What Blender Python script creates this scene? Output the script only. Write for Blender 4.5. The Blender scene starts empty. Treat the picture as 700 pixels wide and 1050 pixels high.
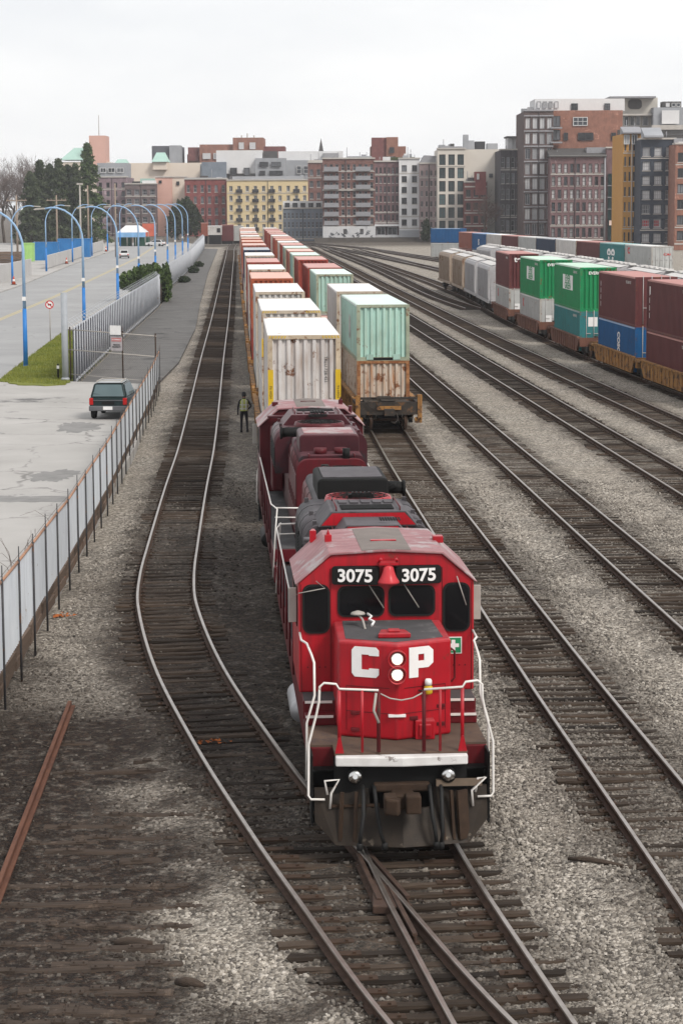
import bpy, math, random
import numpy as np
from mathutils import Vector, Matrix
rnd = random.Random(7)
R = math.radians
SC = bpy.context.scene
COL = SC.collection
# ------------------------------------------------------------------ camera, sky, sun, exposure
FPX, HZ, CAMH, ROLL = 2350.0, 206.0, 10.3, 0.005
PITCH = math.atan((525 - HZ) / FPX)
cam = bpy.data.objects.new('camera', bpy.data.cameras.new('camera')); COL.objects.link(cam)
cam.data.sensor_fit = 'VERTICAL'; cam.data.sensor_height = 24; cam.data.lens = 24 * FPX / 1050
cam.data.clip_start = 0.5; cam.data.clip_end = 6000
_c, _s = math.cos(ROLL), math.sin(ROLL)
_f = Vector((0, math.cos(PITCH), -math.sin(PITCH))); _u = Vector((0, math.sin(PITCH), math.cos(PITCH))); _r = Vector((1, 0, 0))
_cr, _cu = _r * _c - _u * _s, _r * _s + _u * _c
cam.matrix_world = Matrix(((_cr.x, _cu.x, -_f.x, 0), (_cr.y, _cu.y, -_f.y, 0), (_cr.z, _cu.z, -_f.z, CAMH), (0, 0, 0, 1)))
SC.camera = cam
SUN_EL, SUN_AZ = R(44), R(138)        # azimuth clockwise from +Y (towards the camera's right and behind it)
W = bpy.data.worlds.new('World'); SC.world = W; W.use_nodes = True
nt = W.node_tree; nt.nodes.clear()
wo = nt.nodes.new('ShaderNodeOutputWorld'); bg = nt.nodes.new('ShaderNodeBackground')
sky = nt.nodes.new('ShaderNodeTexSky'); sky.sky_type = 'NISHITA'; sky.sun_disc = False
sky.sun_elevation = SUN_EL; sky.sun_rotation = SUN_AZ; sky.air_density = 1.0; sky.dust_density = 2.5
tc = nt.nodes.new('ShaderNodeTexCoord'); mp = nt.nodes.new('ShaderNodeMapping'); mp.inputs['Scale'].default_value = (1, 1, 3.2)
nz = nt.nodes.new('ShaderNodeTexNoise'); nz.inputs['Scale'].default_value = 3.2; nz.inputs['Detail'].default_value = 6; nz.inputs['Roughness'].default_value = .55
cr = nt.nodes.new('ShaderNodeValToRGB'); cr.color_ramp.elements[0].position = .34; cr.color_ramp.elements[1].position = .6
cr.color_ramp.elements[0].color = (7.8, 7.9, 8.1, 1); cr.color_ramp.elements[1].color = (9.3, 9.25, 9.2, 1)
mx = nt.nodes.new('ShaderNodeMix'); mx.data_type = 'RGBA'; mx.inputs[0].default_value = .9
nt.links.new(tc.outputs['Generated'], mp.inputs['Vector']); nt.links.new(mp.outputs['Vector'], nz.inputs['Vector'])
nt.links.new(nz.outputs['Fac'], cr.inputs['Fac']); nt.links.new(sky.outputs['Color'], mx.inputs[6]); nt.links.new(cr.outputs['Color'], mx.inputs[7])
nt.links.new(mx.outputs[2], bg.inputs['Color']); bg.inputs['Strength'].default_value = .115
nt.links.new(bg.outputs['Background'], wo.inputs['Surface'])
sun = bpy.data.objects.new('sun', bpy.data.lights.new('sun', 'SUN')); COL.objects.link(sun)
sun.data.energy = 2.5; sun.data.angle = R(16); sun.data.color = (1, .95, .88)
_d = Vector((math.sin(SUN_AZ) * math.cos(SUN_EL), math.cos(SUN_AZ) * math.cos(SUN_EL), math.sin(SUN_EL)))
sun.rotation_euler = _d.to_track_quat('Z', 'Y').to_euler()
VS = SC.view_settings
VS.view_transform = 'Standard'; VS.look = 'None'; VS.gamma = 1; VS.exposure = 0.1; VS.use_curve_mapping = False
SC.cycles.max_bounces = 6; SC.cycles.diffuse_bounces = 3; SC.cycles.glossy_bounces = 3; SC.cycles.use_denoising = True
SC.cycles.volume_bounces = 1; SC.cycles.volume_step_rate = 4; SC.cycles.volume_max_steps = 64

# ------------------------------------------------------------------ helpers
def gp(px, py, z=0.0):
    """where the sight line through a pixel of the photograph meets the level z"""
    u, v = (px - 350) / FPX, (py - 525) / FPX
    d = _cr * u - _cu * v + _f
    t = (z - CAMH) / d.z
    return Vector((d.x * t, d.y * t, z))
def at(px, py, Y):
    """the point at distance Y on a sight line"""
    u, v = (px - 350) / FPX, (py - 525) / FPX
    d = _cr * u - _cu * v + _f
    t = Y / d.y
    return Vector((d.x * t, Y, CAMH + d.z * t))

def N(nt, typ, **kw):
    n = nt.nodes.new(typ)
    for k, v in kw.items():
        if k in n.inputs: n.inputs[k].default_value = v
        else: setattr(n, k, v)
    return n
MATS = {}
def mat(name, col, col2=None, scale=4.0, rough=.7, metal=0.0, bump=0.0, bscale=None, stretch=(1, 1, 1), contrast=.25,
        rust=None, rust_amt=0.0, rust_scale=2.0, streak=None, streak_amt=0.0, dust=None, dust_amt=0.0, spec=.2, randv=0.0, detail=5, coord='Object'):
    """paint or stone with two-tone noise, patches of rust, streaks running down and dust lying on upward faces"""
    if name in MATS: return MATS[name]
    m = bpy.data.materials.new(name); m.use_nodes = True; nt = m.node_tree; L = nt.links.new
    b = nt.nodes['Principled BSDF']
    b.inputs['Roughness'].default_value = rough; b.inputs['Metallic'].default_value = metal; b.inputs['Specular IOR Level'].default_value = spec
    tcn = N(nt, 'ShaderNodeTexCoord'); oi = N(nt, 'ShaderNodeObjectInfo')
    va = N(nt, 'ShaderNodeVectorMath', operation='SCALE'); va.inputs['Scale'].default_value = 1
    mul = N(nt, 'ShaderNodeMath', operation='MULTIPLY'); mul.inputs[1].default_value = 57.0; L(oi.outputs['Random'], mul.inputs[0])
    add = N(nt, 'ShaderNodeVectorMath', operation='ADD'); L(tcn.outputs[coord], add.inputs[0]); L(mul.outputs[0], add.inputs[1])
    mpn = N(nt, 'ShaderNodeMapping'); mpn.inputs['Scale'].default_value = stretch; L(add.outputs[0], mpn.inputs['Vector'])
    P = mpn.outputs['Vector']
    col2 = col2 or tuple(c * .7 for c in col)
    n1 = N(nt, 'ShaderNodeTexNoise', Scale=scale, Detail=detail, Roughness=.6); L(P, n1.inputs['Vector'])
    r1 = N(nt, 'ShaderNodeMapRange'); r1.inputs[1].default_value = .5 - contrast; r1.inputs[2].default_value = .5 + contrast; L(n1.outputs['Fac'], r1.inputs[0])
    mixn = N(nt, 'ShaderNodeMix', data_type='RGBA'); mixn.inputs[6].default_value = (*col2, 1); mixn.inputs[7].default_value = (*col, 1); L(r1.outputs[0], mixn.inputs[0])
    C = mixn.outputs[2]
    def over(C, fac, color):
        q = N(nt, 'ShaderNodeMix', data_type='RGBA'); q.inputs[7].default_value = (*color, 1); L(C, q.inputs[6]); L(fac, q.inputs[0]); return q.outputs[2]
    def thr(out, lo, hi, amt=1.0):
        r = N(nt, 'ShaderNodeMapRange'); r.inputs[1].default_value = lo; r.inputs[2].default_value = hi; r.inputs[4].default_value = amt; L(out, r.inputs[0]); return r.outputs[0]
    if streak:
        ms = N(nt, 'ShaderNodeMapping'); ms.inputs['Scale'].default_value = (5, 5, .35); L(add.outputs[0], ms.inputs['Vector'])
        n3 = N(nt, 'ShaderNodeTexNoise', Scale=1.6, Detail=5, Roughness=.65); L(ms.outputs['Vector'], n3.inputs['Vector'])
        C = over(C, thr(n3.outputs['Fac'], .46, .72, streak_amt), streak)
    if rust:
        n2 = N(nt, 'ShaderNodeTexNoise', Scale=rust_scale, Detail=9, Roughness=.72); L(add.outputs[0], n2.inputs['Vector'])
        C = over(C, thr(n2.outputs['Fac'], .66 - rust_amt * .3, .70 - rust_amt * .22), rust)
    if dust:
        g = N(nt, 'ShaderNodeNewGeometry'); sx = N(nt, 'ShaderNodeSeparateXYZ'); L(g.outputs['Normal'], sx.inputs[0])
        n4 = N(nt, 'ShaderNodeTexNoise', Scale=1.7, Detail=8, Roughness=.7); L(add.outputs[0], n4.inputs['Vector'])
        mm = N(nt, 'ShaderNodeMath', operation='MULTIPLY'); L(thr(sx.outputs['Z'], .25, .95, dust_amt), mm.inputs[0]); L(thr(n4.outputs['Fac'], .3, .7), mm.inputs[1])
        C = over(C, mm.outputs[0], dust)
    if randv:
        hs = N(nt, 'ShaderNodeHueSaturation'); mr = N(nt, 'ShaderNodeMapRange'); mr.inputs[3].default_value = 1 - randv; mr.inputs[4].default_value = 1 + randv
        L(oi.outputs['Random'], mr.inputs[0]); L(mr.outputs[0], hs.inputs['Value']); L(C, hs.inputs['Color']); C = hs.outputs['Color']
    L(C, b.inputs['Base Color'])
    if bump:
        nb = N(nt, 'ShaderNodeTexNoise', Scale=bscale or scale * 4, Detail=6, Roughness=.65); L(P, nb.inputs['Vector'])
        bp = N(nt, 'ShaderNodeBump', Strength=bump, Distance=.05); L(nb.outputs['Fac'], bp.inputs['Height']); L(bp.outputs['Normal'], b.inputs['Normal'])
    MATS[name] = m
    return m
def emit(name, col, s):
    m = bpy.data.materials.new(name); m.use_nodes = True; b = m.node_tree.nodes['Principled BSDF']
    b.inputs['Base Color'].default_value = (*col, 1); b.inputs['Emission Color'].default_value = (*col, 1); b.inputs['Emission Strength'].default_value = s
    return m

class MB:
    def __init__(s): s.v = []; s.f = []; s.m = []; s.sm = []
    def add(s, vs, fs, m=0, smooth=False):
        o = len(s.v); s.v += [tuple(p) for p in vs]
        for f in fs: s.f.append([i + o for i in f]); s.m.append(m); s.sm.append(smooth)
        return s
    def box(s, x0, x1, y0, y1, z0, z1, m=0):
        if x1 < x0: x0, x1 = x1, x0
        return s.add([(x0, y0, z0), (x1, y0, z0), (x1, y1, z0), (x0, y1, z0), (x0, y0, z1), (x1, y0, z1), (x1, y1, z1), (x0, y1, z1)],
                     [(3, 2, 1, 0), (4, 5, 6, 7), (0, 1, 5, 4), (1, 2, 6, 5), (2, 3, 7, 6), (3, 0, 4, 7)], m)
    def bar(s, p, q, w, h, m=0):
        p, q = Vector(p), Vector(q); d = (q - p).normalized()
        a = d.cross(Vector((0, 0, 1))); a = a.normalized() if a.length > 1e-3 else Vector((1, 0, 0)); b = a.cross(d)
        V = []
        for e in (p, q):
            for sa, sb in ((-1, -1), (1, -1), (1, 1), (-1, 1)): V.append(e + a * (sa * w / 2) + b * (sb * h / 2))
        return s.add(V, [(3, 2, 1, 0), (4, 5, 6, 7), (0, 1, 5, 4), (1, 2, 6, 5), (2, 3, 7, 6), (3, 0, 4, 7)], m)
    def tube(s, pts, r, n=8, m=0, cap=True):
        pts = [Vector(p) for p in pts]; V = []; rr = r if isinstance(r, (list, tuple)) else [r] * len(pts)
        ref = None
        for i, p in enumerate(pts):
            d = ((pts[min(i + 1, len(pts) - 1)] - pts[max(i - 1, 0)])).normalized()
            if ref is None: ref = Vector((0, 0, 1)) if abs(d.z) < .9 else Vector((0, 1, 0))
            a = d.cross(ref).normalized(); b = a.cross(d); ref = b
            for k in range(n): t = 2 * math.pi * k / n; V.append(p + (a * math.cos(t) + b * math.sin(t)) * rr[i])
        F = [(i * n + k, i * n + (k + 1) % n, (i + 1) * n + (k + 1) % n, (i + 1) * n + k) for i in range(len(pts) - 1) for k in range(n)]
        s.add(V, F, m, True)
        if cap:
            o = len(s.v) - len(V)
            s.f.append([o + k for k in range(n)][::-1]); s.f.append([o + (len(pts) - 1) * n + k for k in range(n)]); s.m += [m, m]; s.sm += [False, False]
        return s
    def cyl(s, p, q, r, n=16, m=0): return s.tube([p, q], r, n, m)
    def prism(s, poly, plane, d0, d1, m=0, smooth=False):
        n = len(poly)
        def P(a, b, d): return {'xz': (a, d, b), 'yz': (d, a, b), 'xy': (a, b, d)}[plane]
        V = [P(a, b, d0) for a, b in poly] + [P(a, b, d1) for a, b in poly]
        F = [tuple(range(n)), tuple(range(2 * n - 1, n - 1, -1))]
        s.add(V, F, m)
        o = len(s.v) - 2 * n
        for k in range(n): s.f.append([o + k, o + n + k, o + n + (k + 1) % n, o + (k + 1) % n]); s.m.append(m); s.sm.append(smooth)
        return s
    def quad(s, a, b, c, d, m=0): return s.add([a, b, c, d], [(0, 1, 2, 3)], m)
    def mesh(s, name, mats):
        me = bpy.data.meshes.new(name); me.from_pydata(s.v, [], s.f)
        for q in (mats if isinstance(mats, (list, tuple)) else [mats]): me.materials.append(q)
        me.polygons.foreach_set('material_index', s.m); me.polygons.foreach_set('use_smooth', s.sm)
        import bmesh
        b = bmesh.new(); b.from_mesh(me); bmesh.ops.recalc_face_normals(b, faces=b.faces); b.to_mesh(me); b.free()
        return me
    def build(s, name, mats, parent=None, loc=(0, 0, 0), rz=0.0, bevel=0, seg=2):
        o = bpy.data.objects.new(name, s.mesh(name, mats)); COL.objects.link(o)
        o.location = loc; o.rotation_euler[2] = rz
        if parent: o.parent = parent
        if bevel:
            md = o.modifiers.new('bevel', 'BEVEL'); md.width = bevel; md.segments = seg; md.limit_method = 'ANGLE'; md.angle_limit = R(28); md.harden_normals = False
        return o
def thing(name, label, cat, loc=(0, 0, 0), rz=0.0, group=None):
    o = bpy.data.objects.new(name, None); COL.objects.link(o); o.location = loc; o.rotation_euler[2] = rz; o.empty_display_size = .3
    o['label'] = label; o['category'] = cat
    if group: o['group'] = group
    return o
def tag(o, label, cat, group=None):
    o['label'] = label; o['category'] = cat
    if group: o['group'] = group
    return o
def link(name, me, parent=None, loc=(0, 0, 0), rz=0.0, mats=None):
    """a new object on a shared mesh, with materials of its own"""
    o = bpy.data.objects.new(name, me); COL.objects.link(o); o.location = loc; o.rotation_euler[2] = rz
    if parent: o.parent = parent
    if mats:
        for i, q in enumerate(mats):
            o.material_slots[i].link = 'OBJECT'; o.material_slots[i].material = q
    return o
def copy_thing(src, loc, rz, label, group=None):
    r = src.copy(); COL.objects.link(r); r.location = loc; r.rotation_euler = (0, 0, rz); r['label'] = label
    if group: r['group'] = group
    for ch in src.children:
        c = ch.copy(); COL.objects.link(c); c.parent = r
        for g in ch.children:
            d = g.copy(); COL.objects.link(d); d.parent = c
    return r
def text_mesh(body, size, depth, material, bold=0.0, sx=1.0):
    """lettering in the xz plane, facing -y, centred"""
    cu = bpy.data.curves.new('lettering', 'FONT'); cu.body = body; cu.size = size; cu.extrude = depth; cu.align_x = 'CENTER'; cu.align_y = 'CENTER'; cu.offset = bold
    o = bpy.data.objects.new('lettering', cu); COL.objects.link(o)
    dg = bpy.context.evaluated_depsgraph_get(); me = bpy.data.meshes.new_from_object(o.evaluated_get(dg))
    bpy.data.objects.remove(o); bpy.data.curves.remove(cu)
    me.transform(Matrix.Rotation(math.pi / 2, 4, 'X') @ Matrix.Scale(sx, 4, Vector((1, 0, 0))))
    me.materials.clear(); me.materials.append(material)
    return me
def spline(pts, step):
    """Catmull-Rom through (y, x) points, sampled along y"""
    pts = sorted(pts); Y = [p[0] for p in pts]; X = [p[1] for p in pts]; out = []
    T = [(X[min(i + 1, len(X) - 1)] - X[max(i - 1, 0)]) / (Y[min(i + 1, len(X) - 1)] - Y[max(i - 1, 0)]) for i in range(len(X))]
    def ev(y):
        i = max(0, min(len(Y) - 2, next((k for k in range(len(Y) - 1) if y <= Y[k + 1]), len(Y) - 2)))
        h = Y[i + 1] - Y[i]; t = (y - Y[i]) / h
        a = 2 * t**3 - 3 * t**2 + 1; b = t**3 - 2 * t**2 + t; c = -2 * t**3 + 3 * t**2; d = t**3 - t**2
        return a * X[i] + b * h * T[i] + c * X[i + 1] + d * h * T[i + 1]
    return ev
# ------------------------------------------------------------------ the yard: track lines as (distance, offset)
LINE = {
 'lead': [(17, 5.1), (22, 3.2), (27.9, 1.35), (33.4, .02), (36.8, -.76), (42.9, -2.05), (50.5, -3.45), (58.3, -4.5), (63, -4.86), (68.4, -5.1), (82.7, -5.65), (95.9, -6.1), (119, -7.07), (153, -8.55), (209, -10.9), (314, -15.5), (440, -21), (518, -24.4), (600, -27)],
 'main': [(17, 3.85), (22, 3.0), (27.8, 2.15), (31, 1.7), (33.6, 1.35), (36.5, 1.02), (40, .74), (50, .1), (64, -.72), (77, -1.32), (94, -2.05), (137, -3.95), (250, -9.2), (393, -15.8), (520, -21.6)],
 'second': [(17, 6.6), (32.4, 5.75), (49, 4.75), (70, 3.67), (90, 2.68), (108, 1.92), (151, -.32), (200, -2.6), (300, -7.3), (451, -14.0), (540, -18)],
 'third': [(17, 11.1), (45, 9.55), (61, 8.63), (85, 7.35), (101, 6.5), (131, 4.95), (151, 3.9), (200, 1.4), (300, -3.4), (450, -10.5), (560, -16)],
 'fourth': [(17, 16.35), (60, 13.9), (80, 12.75), (116, 10.7), (169, 7.75), (220, 5.1), (300, 1.2), (450, -6.5), (560, -12)],
 'fifth': [(17, 21.4), (80, 17.2), (103, 15.75), (133, 13.8), (169, 11.6), (255, 7.0), (310, 4.0), (405, -.9), (560, -9)],
 'branch': [(215, 13.4), (245, 11.0), (275, 9.4), (330, 7.0), (378, 4.6), (450, 0.3), (560, -6)],
 'stacks': [(17, 26.2), (95, 20.9), (110, 19.9), (133, 18.25), (152, 17.1), (173, 16.12), (193, 15.3), (207, 14.95), (221, 14.7), (237, 14.4), (253, 13.9), (269, 13.15), (300, 11.6), (400, 5.4), (520, -3)],
 'hoppers': [(130, 29.5), (165, 27.4), (200, 25.6), (244, 22.9), (300, 18.8), (400, 11), (520, 2)],
 'background': [(190, 41.6), (250, 34.9), (360, 22.1), (450, 12), (540, 3)],
}
EV = {k: spline(v, 1) for k, v in LINE.items()}
def tang(k, y):
    e = EV[k]; d = Vector((e(y + .5) - e(y - .5), 1, 0)); return d.normalized()
def heading(k, y): t = tang(k, y); return math.atan2(-t.x, t.y)
GZ = -0.20                                   # level of the ballast; the rail tops are at zero

steel_side = mat('rusty rail side', (.085, .05, .035), (.035, .022, .017), scale=6, rough=.85, bump=.2)
steel_top = mat('worn rail head', (.42, .38, .35), (.25, .21, .18), scale=3, rough=.32, metal=.85)
steel_rusty = mat('rusted rail head', (.105, .066, .05), (.05, .032, .026), scale=3, rough=.6, metal=.4)
tie_mat = mat('tarred timber', (.046, .031, .021), (.009, .0065, .005), scale=2.2, stretch=(.5, 7, 7), rough=.9, bump=.5, bscale=9, randv=.6, dust=(.15, .115, .09), dust_amt=.28)
plate_mat = mat('rusty tie plate', (.070, .041, .027), (.03, .02, .014), scale=9, rough=.85)

def tie_meshes(half=1.3, n=8):
    out = []
    for k in range(n):
        m = MB(); L = half + rnd.uniform(-.05, .05); w = rnd.uniform(.105, .125); V = []; S = 9
        for i in range(S + 1):
            x = -L + 2 * L * i / S; j = lambda a: rnd.uniform(-a, a)
            e = .012 if 0 < i < S else .02
            for (yy, zz) in ((-w, -.17), (-w, -.035), (-w + .03, 0), (w - .03, 0), (w, -.035), (w, -.17)):
                V.append((x + (j(.03) if i in (0, S) else 0), yy + j(e), zz + j(e * .7)))
        F = [(6 * i + a, 6 * i + a + 1, 6 * i + a + 7, 6 * i + a + 6) for i in range(S) for a in range(5)] + [tuple(range(6)), tuple(range(6 * S + 5, 6 * S - 1, -1))]
        m.add(V, F, 0)
        for s in (-1, 1):
            m.box(s * .7525 - .17, s * .7525 + .17, -.09, .09, -.004, .02, 1)
            for q in (-.1, .1): m.box(s * .7525 + q - .016, s * .7525 + q + .016, -.06, -.03, .02, .05, 1)
        out.append(m.mesh('sleeper', [tie_mat, plate_mat]))
    return out
TIES = tie_meshes()
def rail_mesh(k, off, y0, y1, top, dz=0.0):
    prof = [(-.07, -.17), (.07, -.17), (.07, -.155), (.012, -.135), (.012, -.045), (.036, -.035), (.036, -.006), (.030, 0), (-.030, 0), (-.036, -.006), (-.036, -.035), (-.012, -.045), (-.012, -.135), (-.07, -.155)]
    ys = []; y = y0
    while y < y1: ys.append(y); y += .5 if y < 80 else (1.5 if y < 200 else 4)
    ys.append(y1); m = MB(); V = []; n = len(prof)
    for y in ys:
        t = tang(k, y); nx = Vector((t.y, -t.x, 0)); c = Vector((EV[k](y), y, dz)) + nx * off
        for a, b in prof: V.append(c + nx * a + Vector((0, 0, b)))
    m.add(V, [], 0)
    for i in range(len(ys) - 1):
        for a in range(n):
            m.f.append([i * n + a, i * n + (a + 1) % n, (i + 1) * n + (a + 1) % n, (i + 1) * n + a]); m.m.append(1 if 5 <= a <= 9 else 0); m.sm.append(False)
    m.f.append(list(range(n))); m.m.append(0); m.sm.append(False)
    return m
def railway(k, label, y0, y1, ty0, ties_to, top=None, dz=0.0, spacing=.53, own=95, name='railway_track', skip=0):
    t = thing(name, label, 'railway track', (0, 0, 0), 0, 'parallel tracks of the rail yard')
    for s in (-1, 1): rail_mesh(k, s * .7525, y0, y1, top, dz).build('rail', [steel_side, top or steel_top], t)
    y = max(y0 + .3, skip); cnt = 0; rest = MB()
    while y < ties_to:
        a = heading(k, y) + rnd.uniform(-.02, .02); x = EV[k](y) + rnd.uniform(-.05, .05); z = -.165 + rnd.uniform(-.025, .008)
        if y >= ty0 and cnt < own: cnt += 1; link('sleeper', rnd.choice(TIES), t, (x, y, z), a)
        else:
            ca, sa = math.cos(a), math.sin(a); V = []
            for (p, q, r) in ((-1.3, -.115, -.12), (1.3, -.115, -.12), (1.3, .115, -.12), (-1.3, .115, -.12), (-1.3, -.1, 0), (1.3, -.1, 0), (1.3, .1, 0), (-1.3, .1, 0)):
                V.append((x + p * ca - q * sa, y + p * sa + q * ca, z + r))
            rest.add(V, [(4, 5, 6, 7), (0, 1, 5, 4), (1, 2, 6, 5), (2, 3, 7, 6), (3, 0, 4, 7)])
        y += spacing * rnd.uniform(.94, 1.06)
    if rest.v: o = rest.build('sleeper_row', tie_mat, t); o['kind'] = 'stuff'
    return t
railway('lead', 'empty track curving in from the foreground along the left side of the trains', 17, 600, 37.0, 500, skip=37.0)
tm = railway('main', 'track under the red locomotives, joining the curving track in the foreground', 17, 500, 76.5, 180, dz=.002, skip=76.5)
# the turnout in the foreground: long sleepers under both tracks, frog with wing and guard rails
y = 20.0; tmk = 0
while y < 76:
    if y < 37:
        x0, x1 = EV['lead'](y) - 1.35, EV['main'](y) + 1.32
    else: x0, x1 = EV['main'](y) - 1.3, EV['main'](y) + 1.3
    c = (x0 + x1) / 2; hx = (x1 - x0) / 2 / 1.3
    o = link('sleeper', rnd.choice(TIES), tm, (c, y, -.165 + rnd.uniform(-.02, .006)), heading('main', y) * .8 + rnd.uniform(-.02, .02)); o.scale = (hx, 1, 1)
    y += .53 * rnd.uniform(.95, 1.05); tmk += 1
fy = 34.0
for k, off, a, b in (('main', -.7525 - .12, 33.2, 35.6), ('lead', .7525 + .12, 33.0, 35.4), ('main', -.7525 + .13, 31.5, 33.9)):
    rail_mesh(k, off, a, b, None, -.004).build('wing_rail', [steel_side, steel_rusty], tm)
fx = EV['main'](fy) - .75
m = MB(); m.prism([(fx - .12, fy - 1.2), (fx + .25, fy - 1.25), (fx + .05, fy + .55), (fx - .09, fy + .5)], 'xy', -.16, -.03); m.build('frog', steel_rusty, tm, bevel=.02)
railway('second', 'track beside the locomotives leading to the right hand container train', 17, 500, 26, 440, own=98)
railway('third', 'first empty track right of the container trains, rails running off the right edge', 17, 540, 52, 520, own=98)
railway('fourth', 'second empty track right of the container trains, with pale gravel on both sides', 17, 540, 74, 520, own=98)
railway('fifth', 'third empty track, closest to the train of brown and yellow well cars', 17, 540, 98, 520, own=98)
railway('branch', 'short track branching past the grey hopper cars', 222, 540, 230, 500, own=20)
railway('stacks', 'track under the hopper cars and the green and brown containers', 17, 500, 100, 480, own=98)
railway('hoppers', 'track under the pale roofed hopper cars behind the green containers', 130, 500, 140, 480, own=20)
railway('background', 'farthest track on the right under the long row of containers', 190, 520, 200, 480, own=20)
# two ladder tracks that cross the yard in front of the white graffiti wall
LINE['ladder'] = [(300, 24), (345, 16), (390, 11.5), (465, 4), (526, -3), (580, -11)]; EV['ladder'] = spline(LINE['ladder'], 1)
LINE['far'] = [(380, 24), (432, 15.5), (504, 6.5), (560, -4), (590, -10)]; EV['far'] = spline(LINE['far'], 1)
railway('ladder', 'track crossing the far end of the yard before the graffiti wall', 300, 575, 310, 570, own=10)
railway('far', 'rearmost track at the foot of the graffiti wall', 380, 588, 390, 585, own=10)

# ------------------------------------------------------------------ ground of gravel and oily earth
def sstep(a, b, x): t = np.clip((x - a) / (b - a), 0, 1); return t * t * (3 - 2 * t)
rows = [12.0]
while rows[-1] < 3200: rows.append(rows[-1] + max(.25, (rows[-1] - 40) * .012))
cols = [0.0]
while cols[-1] < 1500: cols.append(cols[-1] + (.25 if cols[-1] < 12 else (cols[-1] - 12) * .06 + .25))
cols = sorted([-c for c in cols[1:]] + cols)
GX, GY = np.meshgrid(np.array(cols), np.array(rows))
rs = np.random.RandomState(3)
def vnoise(x, y, s, seed):
    """smooth value noise on a lattice"""
    r = np.random.RandomState(seed).rand(256, 256); xi = np.floor(x / s).astype(int); yi = np.floor(y / s).astype(int)
    fx = x / s - xi; fy = y / s - yi; fx = fx * fx * (3 - 2 * fx); fy = fy * fy * (3 - 2 * fy)
    g = lambda a, b: r[np.mod(a, 256), np.mod(b, 256)]
    return (g(xi, yi) * (1 - fx) + g(xi + 1, yi) * fx) * (1 - fy) + (g(xi, yi + 1) * (1 - fx) + g(xi + 1, yi + 1) * fx) * fy
def fbm(x, y, s, seed): return vnoise(x, y, s, seed) * .55 + vnoise(x, y, s / 2.3, seed + 1) * .28 + vnoise(x, y, s / 5, seed + 2) * .17
def line_x(k, Y):
    p = np.array(sorted(LINE[k])); return np.interp(Y, p[:, 0], p[:, 1])
near = np.exp(-np.maximum(GY - 60, 0) / 60)
GZZ = GZ + (fbm(GX, GY, .9, 11) - .5) * .12 * near + (fbm(GX, GY, 7, 21) - .5) * .10 * near
dirt_dark = np.zeros_like(GX); DMIN = np.full_like(GX, 99.0)
for k, st in (('lead', .92), ('main', .50), ('second', .62), ('third', .64), ('fourth', .64), ('fifth', .64), ('stacks', .6), ('branch', .5), ('hoppers', .5), ('background', .5), ('ladder', .8), ('far', .8)):
    ys = [p[0] for p in LINE[k]]; d = np.abs(GX - line_x(k, GY)); inside = (GY > min(ys)) & (GY < max(ys))
    wob = (fbm(GX, GY, 1.1, 33) - .5) * 1.0
    dirt_dark = np.maximum(dirt_dark, np.where(inside, st * (1 - sstep(1.05, 1.95, d + wob)), 0))
    GZZ = np.where(inside, GZZ + ({'lead': .010, 'main': -.008}.get(k, -.006) * (1 - sstep(1.2, 1.7, d)) + .15 * np.maximum(fbm(GX, GY, .9, 133) - .42, 0) * sstep(.85, 1.1, d) * (1 - sstep(1.5, 2.0, d))) * near, GZZ)
    DMIN = np.minimum(DMIN, np.where(inside, d, 99))
GZZ = GZZ - .05 * sstep(1.5, 2.4, DMIN)
# darker ground between the lead track and the locomotives, brown earth over the left foreground
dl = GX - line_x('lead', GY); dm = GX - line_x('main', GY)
gap = (dl > 0) & (dm < 0); dirt_dark = np.maximum(dirt_dark, np.where(gap, 1.05 * sstep(36, 42, GY) * (1 - sstep(70, 100, GY)), 0) * (.75 + .4 * fbm(GX, GY, 3, 5)))
dirt_dark = np.maximum(dirt_dark, np.where(gap, .45 * sstep(60, 100, GY), 0))
edge = -1.9 - .10 * (GY - 28) + (fbm(GX, GY, 2.2, 44) - .5) * 3.6
lf = (1 - sstep(-.8, .8, GX - edge)) * (1 - sstep(44, 56, GY + (fbm(GX, GY, 4, 55) - .5) * 10)) * (dl < 0)
earth = np.where(dl < 0, lf, 0)
patch = sstep(.55, .68, fbm(GX, GY, 2.6, 66)) * np.where(dl < 0, 1 - sstep(50, 62, GY), 0) * .8
earth = np.maximum(earth, patch)
earth = np.maximum(earth, np.where(dl < 0, (1 - sstep(1.2, 3.2, -dl + (fbm(GX, GY, 2, 77) - .5) * 2)) * sstep(38, 46, GY) * (1 - sstep(58, 70, GY)) * .8, 0))
dirt_dark = np.maximum(dirt_dark, .45 * sstep(.6, .75, fbm(GX, GY, 1.7, 88)) * (GY < 90) * (GX > 0))
dirt_dark = np.maximum(dirt_dark, .75 * sstep(520, 560, GY))
me = bpy.data.meshes.new('ground'); nr, nc = GX.shape
vv = np.stack([GX, GY, GZZ], -1).reshape(-1, 3).astype(np.float32)
idx = np.arange(nr * nc).reshape(nr, nc)
ff = np.stack([idx[:-1, :-1], idx[:-1, 1:], idx[1:, 1:], idx[1:, :-1]], -1).reshape(-1, 4)
me.from_pydata(vv.tolist(), [], ff.tolist())
for nme, arr in (('dirt_dark', dirt_dark), ('earth', earth)):
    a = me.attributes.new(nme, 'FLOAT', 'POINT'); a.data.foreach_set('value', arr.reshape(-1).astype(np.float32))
me.polygons.foreach_set('use_smooth', [True] * len(me.polygons))
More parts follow.
